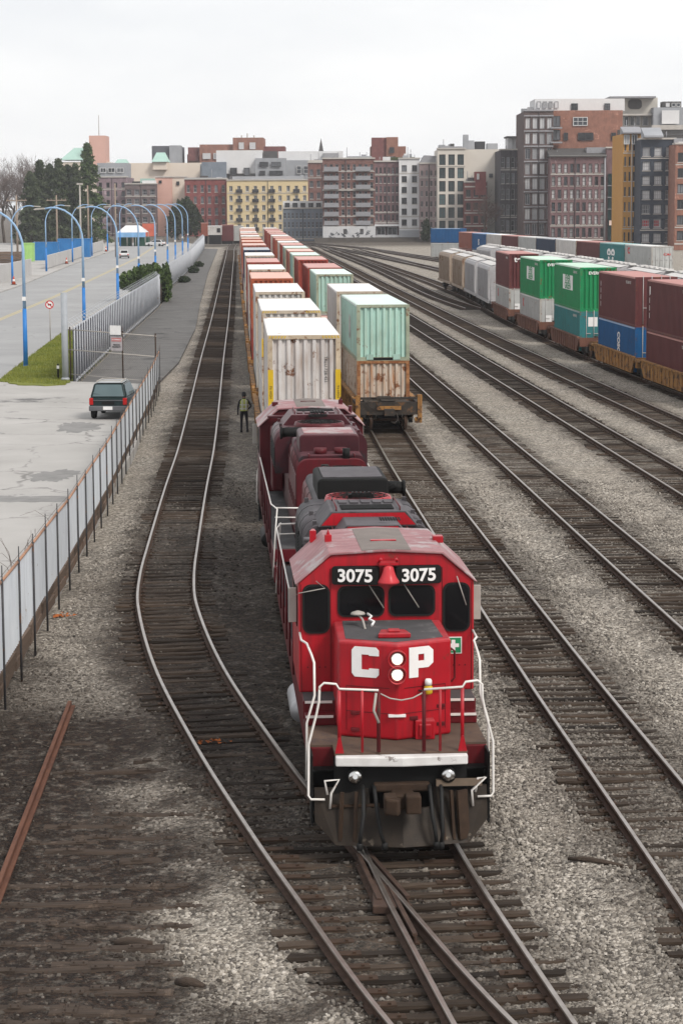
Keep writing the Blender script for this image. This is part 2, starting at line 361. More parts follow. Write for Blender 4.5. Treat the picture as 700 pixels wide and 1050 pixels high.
def gravel_material():
    m = bpy.data.materials.new('yard gravel'); m.use_nodes = True; nt = m.node_tree; L = nt.links.new; b = nt.nodes['Principled BSDF']
    b.inputs['Roughness'].default_value = .9; b.inputs['Specular IOR Level'].default_value = .25
    g = N(nt, 'ShaderNodeNewGeometry'); P = g.outputs['Position']
    v = N(nt, 'ShaderNodeTexVoronoi', Scale=17.0); L(P, v.inputs['Vector'])
    v2 = N(nt, 'ShaderNodeTexVoronoi', Scale=31.0); L(P, v2.inputs['Vector'])
    sep = N(nt, 'ShaderNodeSeparateColor'); L(v.outputs['Color'], sep.inputs[0])
    cr = N(nt, 'ShaderNodeValToRGB'); e = cr.color_ramp.elements
    e[0].color = (.05, .044, .038, 1); e[1].color = (.62, .57, .50, 1); e[1].position = 1
    for p, c in ((.22, (.15, .132, .112)), (.5, (.31, .278, .24)), (.85, (.49, .445, .385))): q = e.new(p); q.color = (*c, 1)
    L(sep.outputs[0], cr.inputs['Fac'])
    def nz(s, d=6): n = N(nt, 'ShaderNodeTexNoise', Scale=s, Detail=d, Roughness=.65); L(P, n.inputs['Vector']); return n.outputs['Fac']
    def rng(o, a, b_, c=0, d=1):
        r = N(nt, 'ShaderNodeMapRange'); r.inputs[1].default_value = a; r.inputs[2].default_value = b_; r.inputs[3].default_value = c; r.inputs[4].default_value = d; L(o, r.inputs[0]); return r.outputs[0]
    def mixc(C, fac, col=None, sock=None, mode='MIX'):
        q = N(nt, 'ShaderNodeMix', data_type='RGBA', blend_type=mode); L(C, q.inputs[6]); L(fac, q.inputs[0])
        if sock: L(sock, q.inputs[7])
        else: q.inputs[7].default_value = (*col, 1)
        return q.outputs[2]
    def math_(op, a, b_):
        q = N(nt, 'ShaderNodeMath', operation=op)
        for i, x in enumerate((a, b_)):
            if isinstance(x, (int, float)): q.inputs[i].default_value = x
            else: L(x, q.inputs[i])
        q.use_clamp = True; return q.outputs[0]
    C = cr.outputs['Color']
    C = mixc(C, rng(nz(.22), .35, .7, 0, .45), (.36, .31, .25))         # warm sandy patches
    C = mixc(C, rng(nz(.5, 8), .52, .72, 0, .5), (.12, .112, .10))        # greyer, dustier patches
    ad = N(nt, 'ShaderNodeAttribute', attribute_name='dirt_dark'); ae = N(nt, 'ShaderNodeAttribute', attribute_name='earth')
    broken = rng(nz(3.5, 9), .30, .62)
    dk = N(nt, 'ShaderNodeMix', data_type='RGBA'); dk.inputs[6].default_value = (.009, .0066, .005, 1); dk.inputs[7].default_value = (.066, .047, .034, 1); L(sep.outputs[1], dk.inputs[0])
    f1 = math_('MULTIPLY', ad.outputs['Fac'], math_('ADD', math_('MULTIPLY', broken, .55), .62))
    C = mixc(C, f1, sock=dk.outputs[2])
    br = N(nt, 'ShaderNodeMix', data_type='RGBA'); br.inputs[6].default_value = (.011, .0066, .0044, 1); br.inputs[7].default_value = (.075, .047, .032, 1); L(math_('MULTIPLY', sep.outputs[2], rng(nz(5), .3, .7)), br.inputs[0])
    f2 = math_('MULTIPLY', ae.outputs['Fac'], math_('ADD', math_('MULTIPLY', broken, .6), .62))
    C = mixc(C, f2, sock=br.outputs[2])
    sp = N(nt, 'ShaderNodeMix', data_type='RGBA', blend_type='MULTIPLY'); sp.inputs[0].default_value = 1; L(C, sp.inputs[6]); L(rng(nz(7.5, 9), .34, .66, .5, 1.45), sp.inputs[7]); C = sp.outputs[2]
    L(C, b.inputs['Base Color'])
    bp = N(nt, 'ShaderNodeBump', Strength=.9, Distance=.045, invert=True)
    hh = N(nt, 'ShaderNodeMath', operation='ADD'); L(v.outputs['Distance'], hh.inputs[0]); L(v2.outputs['Distance'], hh.inputs[1]); L(hh.outputs[0], bp.inputs['Height']); L(bp.outputs['Normal'], b.inputs['Normal'])
    return m
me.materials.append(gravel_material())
ground = bpy.data.objects.new('ground', me); COL.objects.link(ground); ground['kind'] = 'structure'
def gz(x, y):
    i = min(max(np.searchsorted(rows, y) - 1, 0), nr - 2); j = min(max(np.searchsorted(cols, x) - 1, 0), nc - 2); return float(GZZ[i, j])
# loose stones lying on the ballast where the lens resolves them
def stones(n=230000):
    Y = 24 + (rs.rand(n) ** 1.45) * 62; X = (rs.rand(n) * 2 - 1) * (.158 * Y + .6)
    j = np.searchsorted(cols, X) - 1; i = np.searchsorted(rows, Y) - 1
    keep = (dirt_dark[i, j] < .45 + .6 * rs.rand(n)) & (earth[i, j] < .1 + 1.0 * rs.rand(n)) & (X > -7.3); X, Y, i, j = X[keep], Y[keep], i[keep], j[keep]; n = len(X)
    tpl = np.array([(-1, -1, -.6), (1, -1, -.6), (1, 1, -.6), (-1, 1, -.6), (-.7, -.7, .6), (.7, -.7, .6), (.7, .7, .6), (-.7, .7, .6)]) * .5
    tf = np.array([(4, 5, 6, 7), (0, 1, 5, 4), (1, 2, 6, 5), (2, 3, 7, 6), (3, 0, 4, 7)])
    sz = .022 + .042 * rs.rand(n) ** 1.8; V = tpl[None] * sz[:, None, None] * (.7 + .6 * rs.rand(n, 8, 3)) * (.75 + .6 * rs.rand(n, 1, 3))
    a = rs.rand(n) * 6.28; t = (rs.rand(n) - .5) * 1.2; ca, sa, ct, st = np.cos(a), np.sin(a), np.cos(t), np.sin(t)
    x, y_, z = V[..., 0], V[..., 1], V[..., 2]
    y2 = y_ * ct[:, None] - z * st[:, None]; z2 = y_ * st[:, None] + z * ct[:, None]
    x3 = x * ca[:, None] - y2 * sa[:, None]; y3 = x * sa[:, None] + y2 * ca[:, None]
    P = np.stack([x3 + X[:, None], y3 + Y[:, None], z2 + (GZZ[i, j] + sz * .16)[:, None]], -1).reshape(-1, 3)
    Fc = (tf[None] + (np.arange(n) * 8)[:, None, None]).reshape(-1, 4)
    me = bpy.data.meshes.new('loose_gravel'); me.vertices.add(len(P)); me.vertices.foreach_set('co', P.reshape(-1).astype(np.float32))
    me.loops.add(len(Fc) * 4); me.loops.foreach_set('vertex_index', Fc.reshape(-1).astype(np.int32)); me.polygons.add(len(Fc))
    me.polygons.foreach_set('loop_start', (np.arange(len(Fc)) * 4).astype(np.int32)); me.polygons.foreach_set('loop_total', np.full(len(Fc), 4, np.int32)); me.update(); me.validate()
    m = bpy.data.materials.new('loose stone'); m.use_nodes = True; nt = m.node_tree; b = nt.nodes['Principled BSDF']; b.inputs['Roughness'].default_value = .88; b.inputs['Specular IOR Level'].default_value = .25
    g = N(nt, 'ShaderNodeNewGeometry'); cr = N(nt, 'ShaderNodeValToRGB'); e = cr.color_ramp.elements; e[0].color = (.07, .062, .055, 1); e[1].color = (.50, .46, .41, 1)
    q = e.new(.45); q.color = (.22, .196, .168, 1); q = e.new(.85); q.color = (.38, .345, .30, 1)
    nt.links.new(g.outputs['Random Per Island'], cr.inputs['Fac']); at_ = N(nt, 'ShaderNodeAttribute', attribute_name='soil'); mxn = N(nt, 'ShaderNodeMix', data_type='RGBA'); mxn.inputs[7].default_value = (.019, .0125, .009, 1)
    nt.links.new(at_.outputs['Fac'], mxn.inputs[0]); nt.links.new(cr.outputs['Color'], mxn.inputs[6]); nt.links.new(mxn.outputs[2], b.inputs['Base Color'])
    sa_ = me.attributes.new('soil', 'FLOAT', 'POINT'); sa_.data.foreach_set('value', np.repeat(np.clip(np.maximum(dirt_dark[i, j], earth[i, j]) * (.65 + .5 * rs.rand(n)), 0, .95), 8).astype(np.float32))
    me.materials.append(m); o = bpy.data.objects.new('loose_gravel', me); COL.objects.link(o); o['kind'] = 'stuff'
stones()

# ------------------------------------------------------------------ paving left of the yard
concrete = mat('pale worn concrete', (.42, .405, .39), (.31, .30, .285), scale=.22, rough=.85, bump=.15, bscale=6, rust=(.12, .118, .118), rust_amt=.22, rust_scale=.12, coord='Object')
asphalt_old = mat('old grey asphalt', (.17, .165, .16), (.10, .098, .096), scale=.5, rough=.9, bump=.25, bscale=12, rust=(.05, .05, .05), rust_amt=.2, rust_scale=.3)
road_mat = mat('sun bleached road', (.34, .34, .34), (.25, .25, .252), scale=.12, rough=.85, bump=.1, bscale=8, streak=None)
yellow_line = mat('yellow road paint', (.55, .43, .16), (.42, .36, .2), scale=1.5, rough=.8)
def cracked(m, scale, width, dark):
    nt = m.node_tree; b = nt.nodes['Principled BSDF']; src = b.inputs['Base Color'].links[0].from_socket; L = nt.links.new
    tcn = N(nt, 'ShaderNodeTexCoord'); nzn = N(nt, 'ShaderNodeTexNoise', Scale=.6, Detail=5); L(tcn.outputs['Object'], nzn.inputs['Vector'])
    ad = N(nt, 'ShaderNodeVectorMath', operation='MULTIPLY_ADD'); ad.inputs[1].default_value = (3, 3, 0); L(nzn.outputs['Color'], ad.inputs[0]); L(tcn.outputs['Object'], ad.inputs[2])
    v = N(nt, 'ShaderNodeTexVoronoi', feature='DISTANCE_TO_EDGE', Scale=scale); L(ad.outputs[0], v.inputs['Vector'])
    r = N(nt, 'ShaderNodeMapRange'); r.inputs[1].default_value = width * .4; r.inputs[2].default_value = width; r.inputs[3].default_value = .75; r.inputs[4].default_value = 0; L(v.outputs['Distance'], r.inputs[0])
    n2 = N(nt, 'ShaderNodeTexNoise', Scale=.12, Detail=6, Roughness=.7); L(tcn.outputs['Object'], n2.inputs['Vector']); r2 = N(nt, 'ShaderNodeMapRange'); r2.inputs[1].default_value = .42; r2.inputs[2].default_value = .6; L(n2.outputs['Fac'], r2.inputs[0])
    mu = N(nt, 'ShaderNodeMath', operation='MULTIPLY'); L(r.outputs[0], mu.inputs[0]); L(r2.outputs[0], mu.inputs[1])
    q = N(nt, 'ShaderNodeMix', data_type='RGBA'); q.inputs[7].default_value = (*dark, 1); L(src, q.inputs[6]); L(mu.outputs[0], q.inputs[0]); L(q.outputs[2], b.inputs['Base Color'])
cracked(concrete, .16, .012, (.12, .115, .11)); cracked(asphalt_old, .22, .02, (.045, .044, .043)); cracked(road_mat, .12, .009, (.14, .137, .13))
def sheet(name, poly, z0, z1, m, kind='structure'):
    mb = MB(); mb.prism(poly, 'xy', z0, z1); o = mb.build(name, m)
    if kind: o['kind'] = kind
    return o
LOTZ = .15
sheet('parking_lot', [(-70, 20), (-7.1, 20), (-7.35, 47), (-7.65, 61.8), (-8.6, 95), (-10.3, 128.5), (-15.4, 130.9), (-19.6, 131.9), (-70, 131.9)], -.5, LOTZ, concrete)
patches = [((78, 438), 1.1, 2.6), ((52, 488), 1.0, 2.0), ((20, 512), 2.2, .9)]
asph_dark = mat('dark tar patch', (.26, .254, .247), (.17, .167, .163), scale=1.5, rough=.85, bump=.2)
for (px, py), sx, sy in patches:
    p = gp(px, py, LOTZ); poly = [(p.x + math.cos(t) * sx * q, p.y + math.sin(t) * sy * q) for t, q in [(2 * math.pi * k / 90, .55 + .5 * float(vnoise(np.array(k * .16 + px), np.array(3.3), 1.0, 5)) * abs(math.cos(math.pi * k / 90)) + .35 * float(vnoise(np.array(k * .5), np.array(px), 1.0, 9))) for k in range(90)]]
    mb = MB(); mb.add([(x, y, LOTZ + .004) for x, y in poly], [tuple(range(90))]); assert max(x for x, y in poly) < -7.6; o = mb.build('asphalt_patch', asph_dark); o['kind'] = 'structure'
REDGE = [(-19.6, 131.9), (-21.8, 182), (-23.2, 230), (-25.2, 290), (-28.3, 380), (-33, 480), (-39, 580)]
LEDGE = [(-54, 580), (-48, 497), (-44, 384), (-39, 278), (-37, 200), (-36.5, 131.9)]
sheet('road', REDGE + LEDGE, -.5, LOTZ, road_mat)
YL = [(-28.6, 132), (-29.8, 201), (-31.0, 250), (-33.6, 326), (-37, 420), (-43, 540)]
mb = MB()
for o_ in (-.22, .1):
    for (x0, y0), (x1, y1) in zip(YL, YL[1:]): mb.quad((x0 + o_, y0, LOTZ + .004), (x0 + o_ + .14, y0, LOTZ + .004), (x1 + o_ + .14, y1, LOTZ + .004), (x1 + o_, y1, LOTZ + .004))
o = mb.build('road_marking', yellow_line); o['kind'] = 'structure'
FENCE = [(-15.3, 131.5), (-16.6, 171), (-18.2, 229), (-20.7, 277), (-23.4, 361), (-30.6, 520)]
sheet('pavement', [(-21.9, 183)] + FENCE[1:] + [(-39, 580)] + REDGE[::-1][1:-2], -.5, LOTZ + .12, concrete)
sheet('left_pavement', [(-36.5, 131.9), (-37, 200), (-39, 278), (-44, 384), (-48, 497), (-54, 580), (-90, 580), (-75, 384), (-55, 200), (-50, 131.9)], -.5, LOTZ + .12, concrete)
sheet('service_path', [(-15.2, 131.4), (-10.6, 129.5), (-10.6, 150), (-12.0, 190), (-14.6, 240), (-19.5, 340), (-27, 510), (-30.2, 515)] + [(x + .25, y) for x, y in FENCE[::-1][1:]], -.4, -.10, asphalt_old)
grass_mat = mat('grass', (.19, .20, .035), (.10, .13, .02), scale=.5, rough=.9, bump=.6, bscale=14)
vp = [(-19.6, 132.0), (-21.8, 182), (-17.0, 182), (-15.5, 132), (-15.4, 128.5), (-16.6, 127.2), (-18.6, 129.2)]; ragged = []
for (x0, y0), (x1, y1) in zip(vp, vp[1:] + vp[:1]):
    L_ = math.hypot(x1 - x0, y1 - y0); k_ = max(2, int(L_ / .45))
    for q in range(k_): t_ = q / k_; ragged.append((x0 + (x1 - x0) * t_ + rnd.uniform(-.16, .16), y0 + (y1 - y0) * t_ + rnd.uniform(-.5, .3)))
sheet('grass_verge_soil', ragged, -.4, LOTZ + .05, grass_mat)
def grass(n=26000):
    quadp = np.array([(-19.6, 130.6), (-21.9, 182), (-16.9, 182), (-15.4, 127.6)])
    V = []; F = []
    while len(F) < n:
        u, v = rs.rand(), rs.rand(); p = (quadp[0] * (1 - v) + quadp[1] * v) * (1 - u) + (quadp[3] * (1 - v) + quadp[2] * v) * u
        h = .05 + .13 * rs.rand() ** 2; a = rs.rand() * 6.28; w = .02; dx, dy = math.cos(a) * w, math.sin(a) * w; lx, ly = (rs.rand(2) - .5) * .12; k = len(V)
        V += [(p[0] - dx, p[1] - dy, LOTZ + .02), (p[0] + dx, p[1] + dy, LOTZ + .02), (p[0] + lx, p[1] + ly, LOTZ + .05 + h)]; F.append((k, k + 1, k + 2))
    me = bpy.data.meshes.new('grass'); me.from_pydata(V, [], F)
    m = mat('grass blade', (.24, .24, .04), (.10, .14, .025), scale=.5, rough=.8); me.materials.append(m)
    o = bpy.data.objects.new('grass', me); COL.objects.link(o); o['kind'] = 'stuff'
grass()
# ------------------------------------------------------------------ locomotives
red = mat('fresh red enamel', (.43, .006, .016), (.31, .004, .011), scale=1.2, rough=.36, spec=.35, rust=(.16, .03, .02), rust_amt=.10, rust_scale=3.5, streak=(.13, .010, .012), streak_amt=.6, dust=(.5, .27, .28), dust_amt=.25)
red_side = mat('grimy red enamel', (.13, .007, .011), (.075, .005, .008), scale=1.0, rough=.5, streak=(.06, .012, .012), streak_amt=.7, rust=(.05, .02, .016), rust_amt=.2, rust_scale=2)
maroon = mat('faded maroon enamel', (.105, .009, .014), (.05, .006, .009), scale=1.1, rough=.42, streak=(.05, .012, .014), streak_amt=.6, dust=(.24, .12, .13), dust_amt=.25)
roof_red = mat('dusty red roof', (.40, .22, .225), (.20, .075, .085), scale=1.6, rough=.55, stretch=(1, 3, 1), rust=(.36, .31, .31), rust_amt=.5, rust_scale=1.1, streak=(.2, .13, .13), streak_amt=.45)
roof_grey = mat('sooty grey roof', (.085, .078, .084), (.026, .024, .027), scale=1.3, rough=.6, dust=(.16, .14, .155), dust_amt=.5, rust=(.02, .018, .02), rust_amt=.38, rust_scale=1.4)
roof_tan = mat('walkway grit on roof', (.22, .19, .175), (.15, .13, .12), scale=2, rough=.9, bump=.2, bscale=30)
grit = mat('dark nose grit', (.085, .082, .085), (.055, .053, .055), scale=2, rough=.85, bump=.2, bscale=40, rust=(.14, .13, .13), rust_amt=.25)
black = mat('black underframe', (.011, .010, .010), (.005, .005, .005), scale=3, rough=.6, dust=(.07, .055, .045), dust_amt=.4)
soot = mat('soot black', (.009, .0088, .009), (.005, .005, .005), scale=3, rough=.7)
plow_steel = mat('worn brown plow steel', (.040, .029, .021), (.013, .010, .008), scale=2.4, rough=.55, metal=.2, rust=(.13, .105, .08), rust_amt=.2, rust_scale=3, streak=(.02, .016, .013), streak_amt=.7, bump=.1)
brown_deck = mat('muddy deck plate', (.12, .080, .058), (.07, .047, .037), scale=2.5, rough=.85, rust=(.07, .05, .045), rust_amt=.3)
white_rail = mat('white handrail paint', (.78, .76, .73), (.6, .56, .52), scale=6, rough=.5, rust=(.32, .20, .13), rust_amt=.13, rust_scale=9)
white_paint = mat('white letter paint', (.80, .79, .78), (.7, .69, .68), scale=5, rough=.5)
band_white = mat('scuffed white band', (.72, .71, .70), (.52, .5, .49), scale=3, rough=.55, rust=(.2, .17, .16), rust_amt=.2, rust_scale=5)
glass = mat('dark cab glass', (.006, .006, .007), (.004, .004, .005), scale=2, rough=.1, spec=.22)
rubber = mat('window rubber', (.012, .012, .012), scale=4, rough=.7)
lamp_on = emit('lit headlight', (1.0, .86, .66), 1.6)
chrome = mat('chrome reflector', (.75, .75, .74), scale=3, rough=.18, metal=1)
brass_red = mat('red bell', (.55, .05, .06), (.40, .03, .04), scale=3, rough=.3)
green_sign = mat('green sign paint', (.02, .25, .10), (.018, .21, .09), scale=4, rough=.5)
galv = mat('galvanised panel', (.42, .39, .35), (.3, .28, .26), scale=3, rough=.6)
yellow_paint = mat('yellow paint', (.62, .42, .02), (.5, .32, .02), scale=4, rough=.5)
silver = mat('silver tank', (.45, .45, .46), (.3, .3, .31), scale=3, rough=.45, metal=.5)
hose = mat('black hose', (.02, .02, .02), scale=5, rough=.6)
rust_brown = mat('rusty casting', (.055, .033, .021), (.022, .014, .010), scale=5, rough=.8)

def rrect(x0, x1, z0, z1, r, n=4):
    P = []
    for cx, cz, a0 in ((x1 - r, z1 - r, 0), (x0 + r, z1 - r, 90), (x0 + r, z0 + r, 180), (x1 - r, z0 + r, 270)):
        for k in range(n + 1): a = R(a0 + 90 * k / n); P.append((cx + r * math.cos(a), cz + r * math.sin(a)))
    return P
def lathe(m, prof, c, n=20, mi=0, axis='z'):
    """prof: (radius, height) pairs"""
    V = []
    for r, h in prof:
        for k in range(n):
            a = 2 * math.pi * k / n; p = (r * math.cos(a), r * math.sin(a), h)
            if axis == 'y': p = (p[0], p[2], p[1])
            if axis == 'x': p = (p[2], p[0], p[1])
            V.append((c[0] + p[0], c[1] + p[1], c[2] + p[2]))
    F = [(i * n + k, i * n + (k + 1) % n, (i + 1) * n + (k + 1) % n, (i + 1) * n + k) for i in range(len(prof) - 1) for k in range(n)]
    m.add(V, F, mi, True)
    o = len(m.v) - len(V)
    m.f.append([o + k for k in range(n)][::-1]); m.f.append([o + (len(prof) - 1) * n + k for k in range(n)]); m.m += [mi, mi]; m.sm += [False, False]
    return m
def wheel(m, x, y, r=.5, mi=0):
    lathe(m, [(r + .03, -.07), (r + .03, -.04), (r, -.035), (r - .01, .06), (r - .12, .065), (r - .16, .03), (.16, .03), (.12, .11), (.02, .12)], (x, y, r), 22, mi, 'x')
def bogie(parent, y0, y1, side_m, half=1.0, r=.5, n=2, name='bogie'):
    m = MB(); L = y1 - y0
    for s in (-1, 1):
        m.prism([(y0 - .15, r + .12), (y0 - .1, r + .3), (y0 + .35, r + .34), (y0 + L * .35, r + .12), (y0 + L * .65, r + .12), (y1 - .35, r + .34), (y1 + .1, r + .3), (y1 + .15, r + .12), (y1 + .05, r - .18), (y1 - .2, r - .2), (y1 - .35, r - .02),
                 (y0 + L * .62, r - .28), (y0 + L * .38, r - .28), (y0 + .35, r - .02), (y0 + .2, r - .2), (y0 - .05, r - .18)], 'yz', s * half, s * (half + .14))
        for k in range(3): m.cyl((s * (half + .16), y0 + L * (.43 + .07 * k), r - .2), (s * (half + .16), y0 + L * (.43 + .07 * k), r + .1), .06, 10)
    m.box(-half, half, (y0 + y1) / 2 - .2, (y0 + y1) / 2 + .2, r - .1, r + .25)
    b = m.build(name, side_m, parent)
    for k in range(n):
        yy = y0 + .1 + (L - .2) * k / (n - 1)
        w = MB(); wheel(w, .78, yy, r); wheel(w, -.78, yy, r); w.cyl((-.75, yy, r), (.75, yy, r), .08, 10); w.build('wheel_set', steel_side, b)
    return b

def locomotive(loc, rz, label, lead, paint, side, roof, top):
    t = thing('diesel_locomotive', label, 'locomotive', loc, rz, 'locomotives coupled at the head of the train')
    LEN = 17.5
    # frame, porch and running boards
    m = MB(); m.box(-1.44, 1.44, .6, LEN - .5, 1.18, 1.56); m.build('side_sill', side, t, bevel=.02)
    m = MB(); m.box(-1.06, 1.06, -.02, 2.3, 1.565, 1.60); m.box(-1.44, 1.44, .62, 2.3, 1.562, 1.598); m.build('front_deck', brown_deck, t)
    m = MB(); m.box(-1.46, 1.46, 2.3, LEN - .8, 1.64, 1.95); m.box(-1.44, 1.44, 1.98, 2.3, 1.60, 1.77); m.build('running_board_edge', side, t, bevel=.015)
    m = MB(); m.box(-1.44, 1.44, 2.32, LEN - .82, 1.952, 1.965); m.build('running_board', grit, t)
    for s in (-1, 1): MB().box(s * .97, s * 1.43, 1.955, 1.978, 1.735, 1.775).build('step_edge', white_rail, t); MB().box(s * .97, s * 1.43, 2.275, 2.298, 1.915, 1.955).build('step_edge', white_rail, t)
    # nose
    m = MB(); pl = [(0, .78), (.92, 1.2), (.92, 2.92), (-.92, 2.92), (-.92, 1.2)]
    m.prism(pl, 'xy', 1.6, 3.2); nose = m.build('nose', paint, t, bevel=.05, seg=3)
    m = MB(); m.prism([(0, .95), (.80, 1.32), (.76, 2.9), (-.76, 2.9), (-.80, 1.32)], 'xy', 3.2, 3.206); m.build('nose_grit_panel', grit, nose)
    m = MB(); m.prism([(-.2, 1.62), (-.27, 1.25), (.27, 1.25), (.2, 1.62)], 'xy', 3.207, 3.29); m.box(-.1, .1, 1.33, 1.5, 3.29, 3.33); m.build('sand_hatch', paint, nose, bevel=.02)
    m = MB(); m.box(-.14, .14, .76, .86, 2.0, 2.035); m.build('nose_trim_strip', white_paint, nose).location = (0, -.01, 0)
    ang = math.atan2(.42, .92)
    def onface(px, y_off=0): return (px, .78 + abs(px) * .42 / .92 - y_off)
    # C and P, block letters following the two nose panels
    if lead:
        H = .50; z0 = 2.62
        C = [(.47, .13), (.47, .05), (.42, 0), (.05, 0), (0, .06), (0, .44), (.05, .5), (.42, .5), (.47, .45), (.47, .36), (.30, .36), (.30, .375), (.17, .375), (.17, .125), (.30, .125), (.30, .15), (.47, .15)]
        m = MB(); m.prism(C, 'xz', -.012, .0); o = m.build('letter_c', white_paint, nose, (-.71, onface(-.71)[1] - .004, z0), -ang)
        Pp = [(0, 0), (.17, 0), (.17, .15), (.36, .15), (.45, .22), (.45, .43), (.37, .5), (0, .5)]
        Ph = [(.17, .27), (.28, .27), (.28, .38), (.17, .38)]
        m = MB(); m.prism([(0, 0), (.17, 0), (.17, .15), (.36, .15), (.45, .22), (.45, .43), (.37, .5), (0, .5), (0, .38), (.28, .38), (.28, .27), (.17, .27), (0, .27)], 'xz', -.012, 0)
        m.box(0, .17, -.0119, -.0001, .269, .381); m.build('letter_p', white_paint, nose, (.20, onface(.20)[1] - .004, z0), ang)
        # headlights
        for zz in (2.96, 2.70):
            m = MB(); lathe(m, [(.0, .0), (.155, .0), (.155, .10), (.15, .13), (.135, .12), (.13, .05), (.0, .05)], (0, 0, 0), 22, 0, 'y')
            for v in range(len(m.v)): x, yv, z = m.v[v]; m.v[v] = (x, .80 - yv, z + zz)
            h = m.build('headlight', paint, nose)
            m = MB(); lathe(m, [(.0, 0), (.118, 0), (.112, .012), (.085, .014)], (0, 0, 0), 20, 0, 'y')
            for v in range(len(m.v)): x, yv, z = m.v[v]; m.v[v] = (x, .735 - yv, z + zz)
            m.build('reflector', chrome, h)
            m = MB(); lathe(m, [(.0, 0), (.088, 0), (.07, .02), (.02, .03)], (0, 0, 0), 20, 0, 'y')
            for v in range(len(m.v)): x, yv, z = m.v[v]; m.v[v] = (x, .72 - yv, z + zz)
            m.build('lens', lamp_on, h)
        m = MB()
        for x in (-.62, .62):
            y_ = onface(x)[1]; sg = 1 if x > 0 else -1
            m.tube([(x - .25, onface(x - .25)[1], 2.4), (x - .25, onface(x - .25)[1] - .07, 2.4), (x + .25, onface(x + .25)[1] - .07, 2.4), (x + .25, onface(x + .25)[1], 2.4)], .014, 6)
        m.build('grab_iron', black, nose)
        m = MB(); lathe(m, [(.05, 0), (.07, .02), (.07, .12), (.04, .15)], (.52, .92, 2.34), 12); m.build('marker_cap', yellow_paint, nose)
        m = MB(); lathe(m, [(.06, 0), (.06, .07), (.045, .1)], (.52, .92, 2.49), 12); m.build('marker_lens', white_paint, nose)
        m = MB(); m.box(.30, .62, .84, 1.06, 1.6, 1.92); m.box(.36, .56, .80, .88, 1.66, 1.86); m.build('nose_step_box', paint, nose, bevel=.02)
        m = MB()
        for x, z in ((-.66, 2.02), (-.66, 1.74), (.28, 1.95), (.74, 2.1), (.74, 1.8)): m.box(x - .07, x + .07, onface(x)[1] - .04, onface(x)[1] + .1, z - .03, z + .03)
        m.build('door_hinge', side, nose, bevel=.01)
        m = MB(); m.tube([(.94, 1.35, 3.0), (1.0, 1.4, 2.95), (1.0, 1.4, 2.5), (.94, 1.35, 2.45)], .018, 6); m.build('nose_grab', red_side, nose)
    # cab
    ce = [(-1.5, 1.96), (1.5, 1.96), (1.5, 3.86), (.95, 4.33), (0, 4.38), (-.95, 4.33), (-1.5, 3.86)]
    m = MB(); m.prism(ce, 'xz', 2.95, 5.6); cab = m.build('cab', paint, t, bevel=.03)
    m = MB()
    rf = [(-1.56, 3.84), (-.97, 4.375), (0, 4.425), (.97, 4.375), (1.56, 3.84)]; ri = [(1.5, 3.865), (.95, 4.335), (0, 4.385), (-.95, 4.335), (-1.5, 3.865)]
    m.prism(rf + ri, 'xz', 2.90, 5.68); rfo = m.build('cab_roof', roof, cab, bevel=.012)
    m = MB(); m.prism([(-.42, 4.411), (0, 4.431), (.42, 4.411), (.42, 4.405), (0, 4.425), (-.42, 4.405)], 'xz', 2.93, 5.5); m.build('roof_walk_strip', roof_tan, rfo)
    m = MB(); m.prism([(-1.2, 5.3), (-1.08, 5.3), (-1.1, 5.55), (-1.15, 5.55)], 'xy', 4.2, 4.42); m.box(.92, 1.1, 4.2, 4.4, 4.33, 4.45); m.box(-.98, -.86, 4.2, 4.4, 4.36, 4.5); m.prism([(-.96, 4.48), (-.88, 4.48), (-.92, 4.6)], 'xz', 4.22, 4.34); m.box(-.2, .25, 3.9, 4.0, 4.42, 4.445)
    m.build('roof_fitting', paint, cab, bevel=.01)
    def window(nm, x0, x1, z0, z1, y, r=.09, d=1):
        w = MB(); w.prism(rrect(x0 - .035, x1 + .035, z0 - .035, z1 + .035, r + .03), 'xz', y - .018, y + .01); o = w.build(nm, rubber, cab)
        w = MB(); w.prism(rrect(x0, x1, z0, z1, r), 'xz', y - .022, y - .019); w.build('pane', glass, o); return o
    for x0, x1 in ((-.80, -.07), (.07, .80)): window('windscreen', x0, x1, 3.30, 3.76, 2.94)
    for x0, x1 in ((-1.40, -1.0), (1.0, 1.40)): window('side_front_window', x0, x1, 3.02, 3.80, 2.94, .11)
    m = MB()
    for x in (-.3, .3): m.tube([(x, 2.9, 3.82), (x + .25, 2.88, 3.42)], .01, 5)
    m.tube([(-1.2, 2.9, 3.9), (-1.05, 2.86, 3.78), (-1.5, 2.86, 3.70)], .01, 5); m.tube([(1.2, 2.9, 3.95), (1.36, 2.88, 3.45)], .01, 5)
    m.build('wiper', galv, cab)
    # number boards, slightly splayed, and the bell between them
    for s in (-1, 1):
        m = MB(); m.prism(rrect(-.40, .40, -.155, .155, .05), 'xz', -.07, .12); nb = m.build('number_board', soot, cab, (s * .53, 2.88, 3.99), s * .16, bevel=.012)
        if lead:
            link('number', text_mesh('3075', .30, .004, white_paint, .008, 1.02), nb, (0, -.078, -.005))
    m = MB(); lathe(m, [(.185, 0), (.18, .03), (.135, .10), (.10, .20), (.085, .27), (.05, .31), (.01, .32)], (.02, 2.72, 3.88), 22); m.build('bell', brass_red if lead else paint, cab)
    m = MB(); m.tube([(-.13, 2.9, 4.2), (-.13, 2.7, 4.27), (-.1, 2.68, 4.3)], .022, 6); m.tube([(.17, 2.9, 4.2), (.17, 2.7, 4.27), (.14, 2.68, 4.3)], .022, 6); m.box(-.14, .18, 2.66, 2.92, 4.19, 4.23); m.build('bell_bracket', paint, cab)
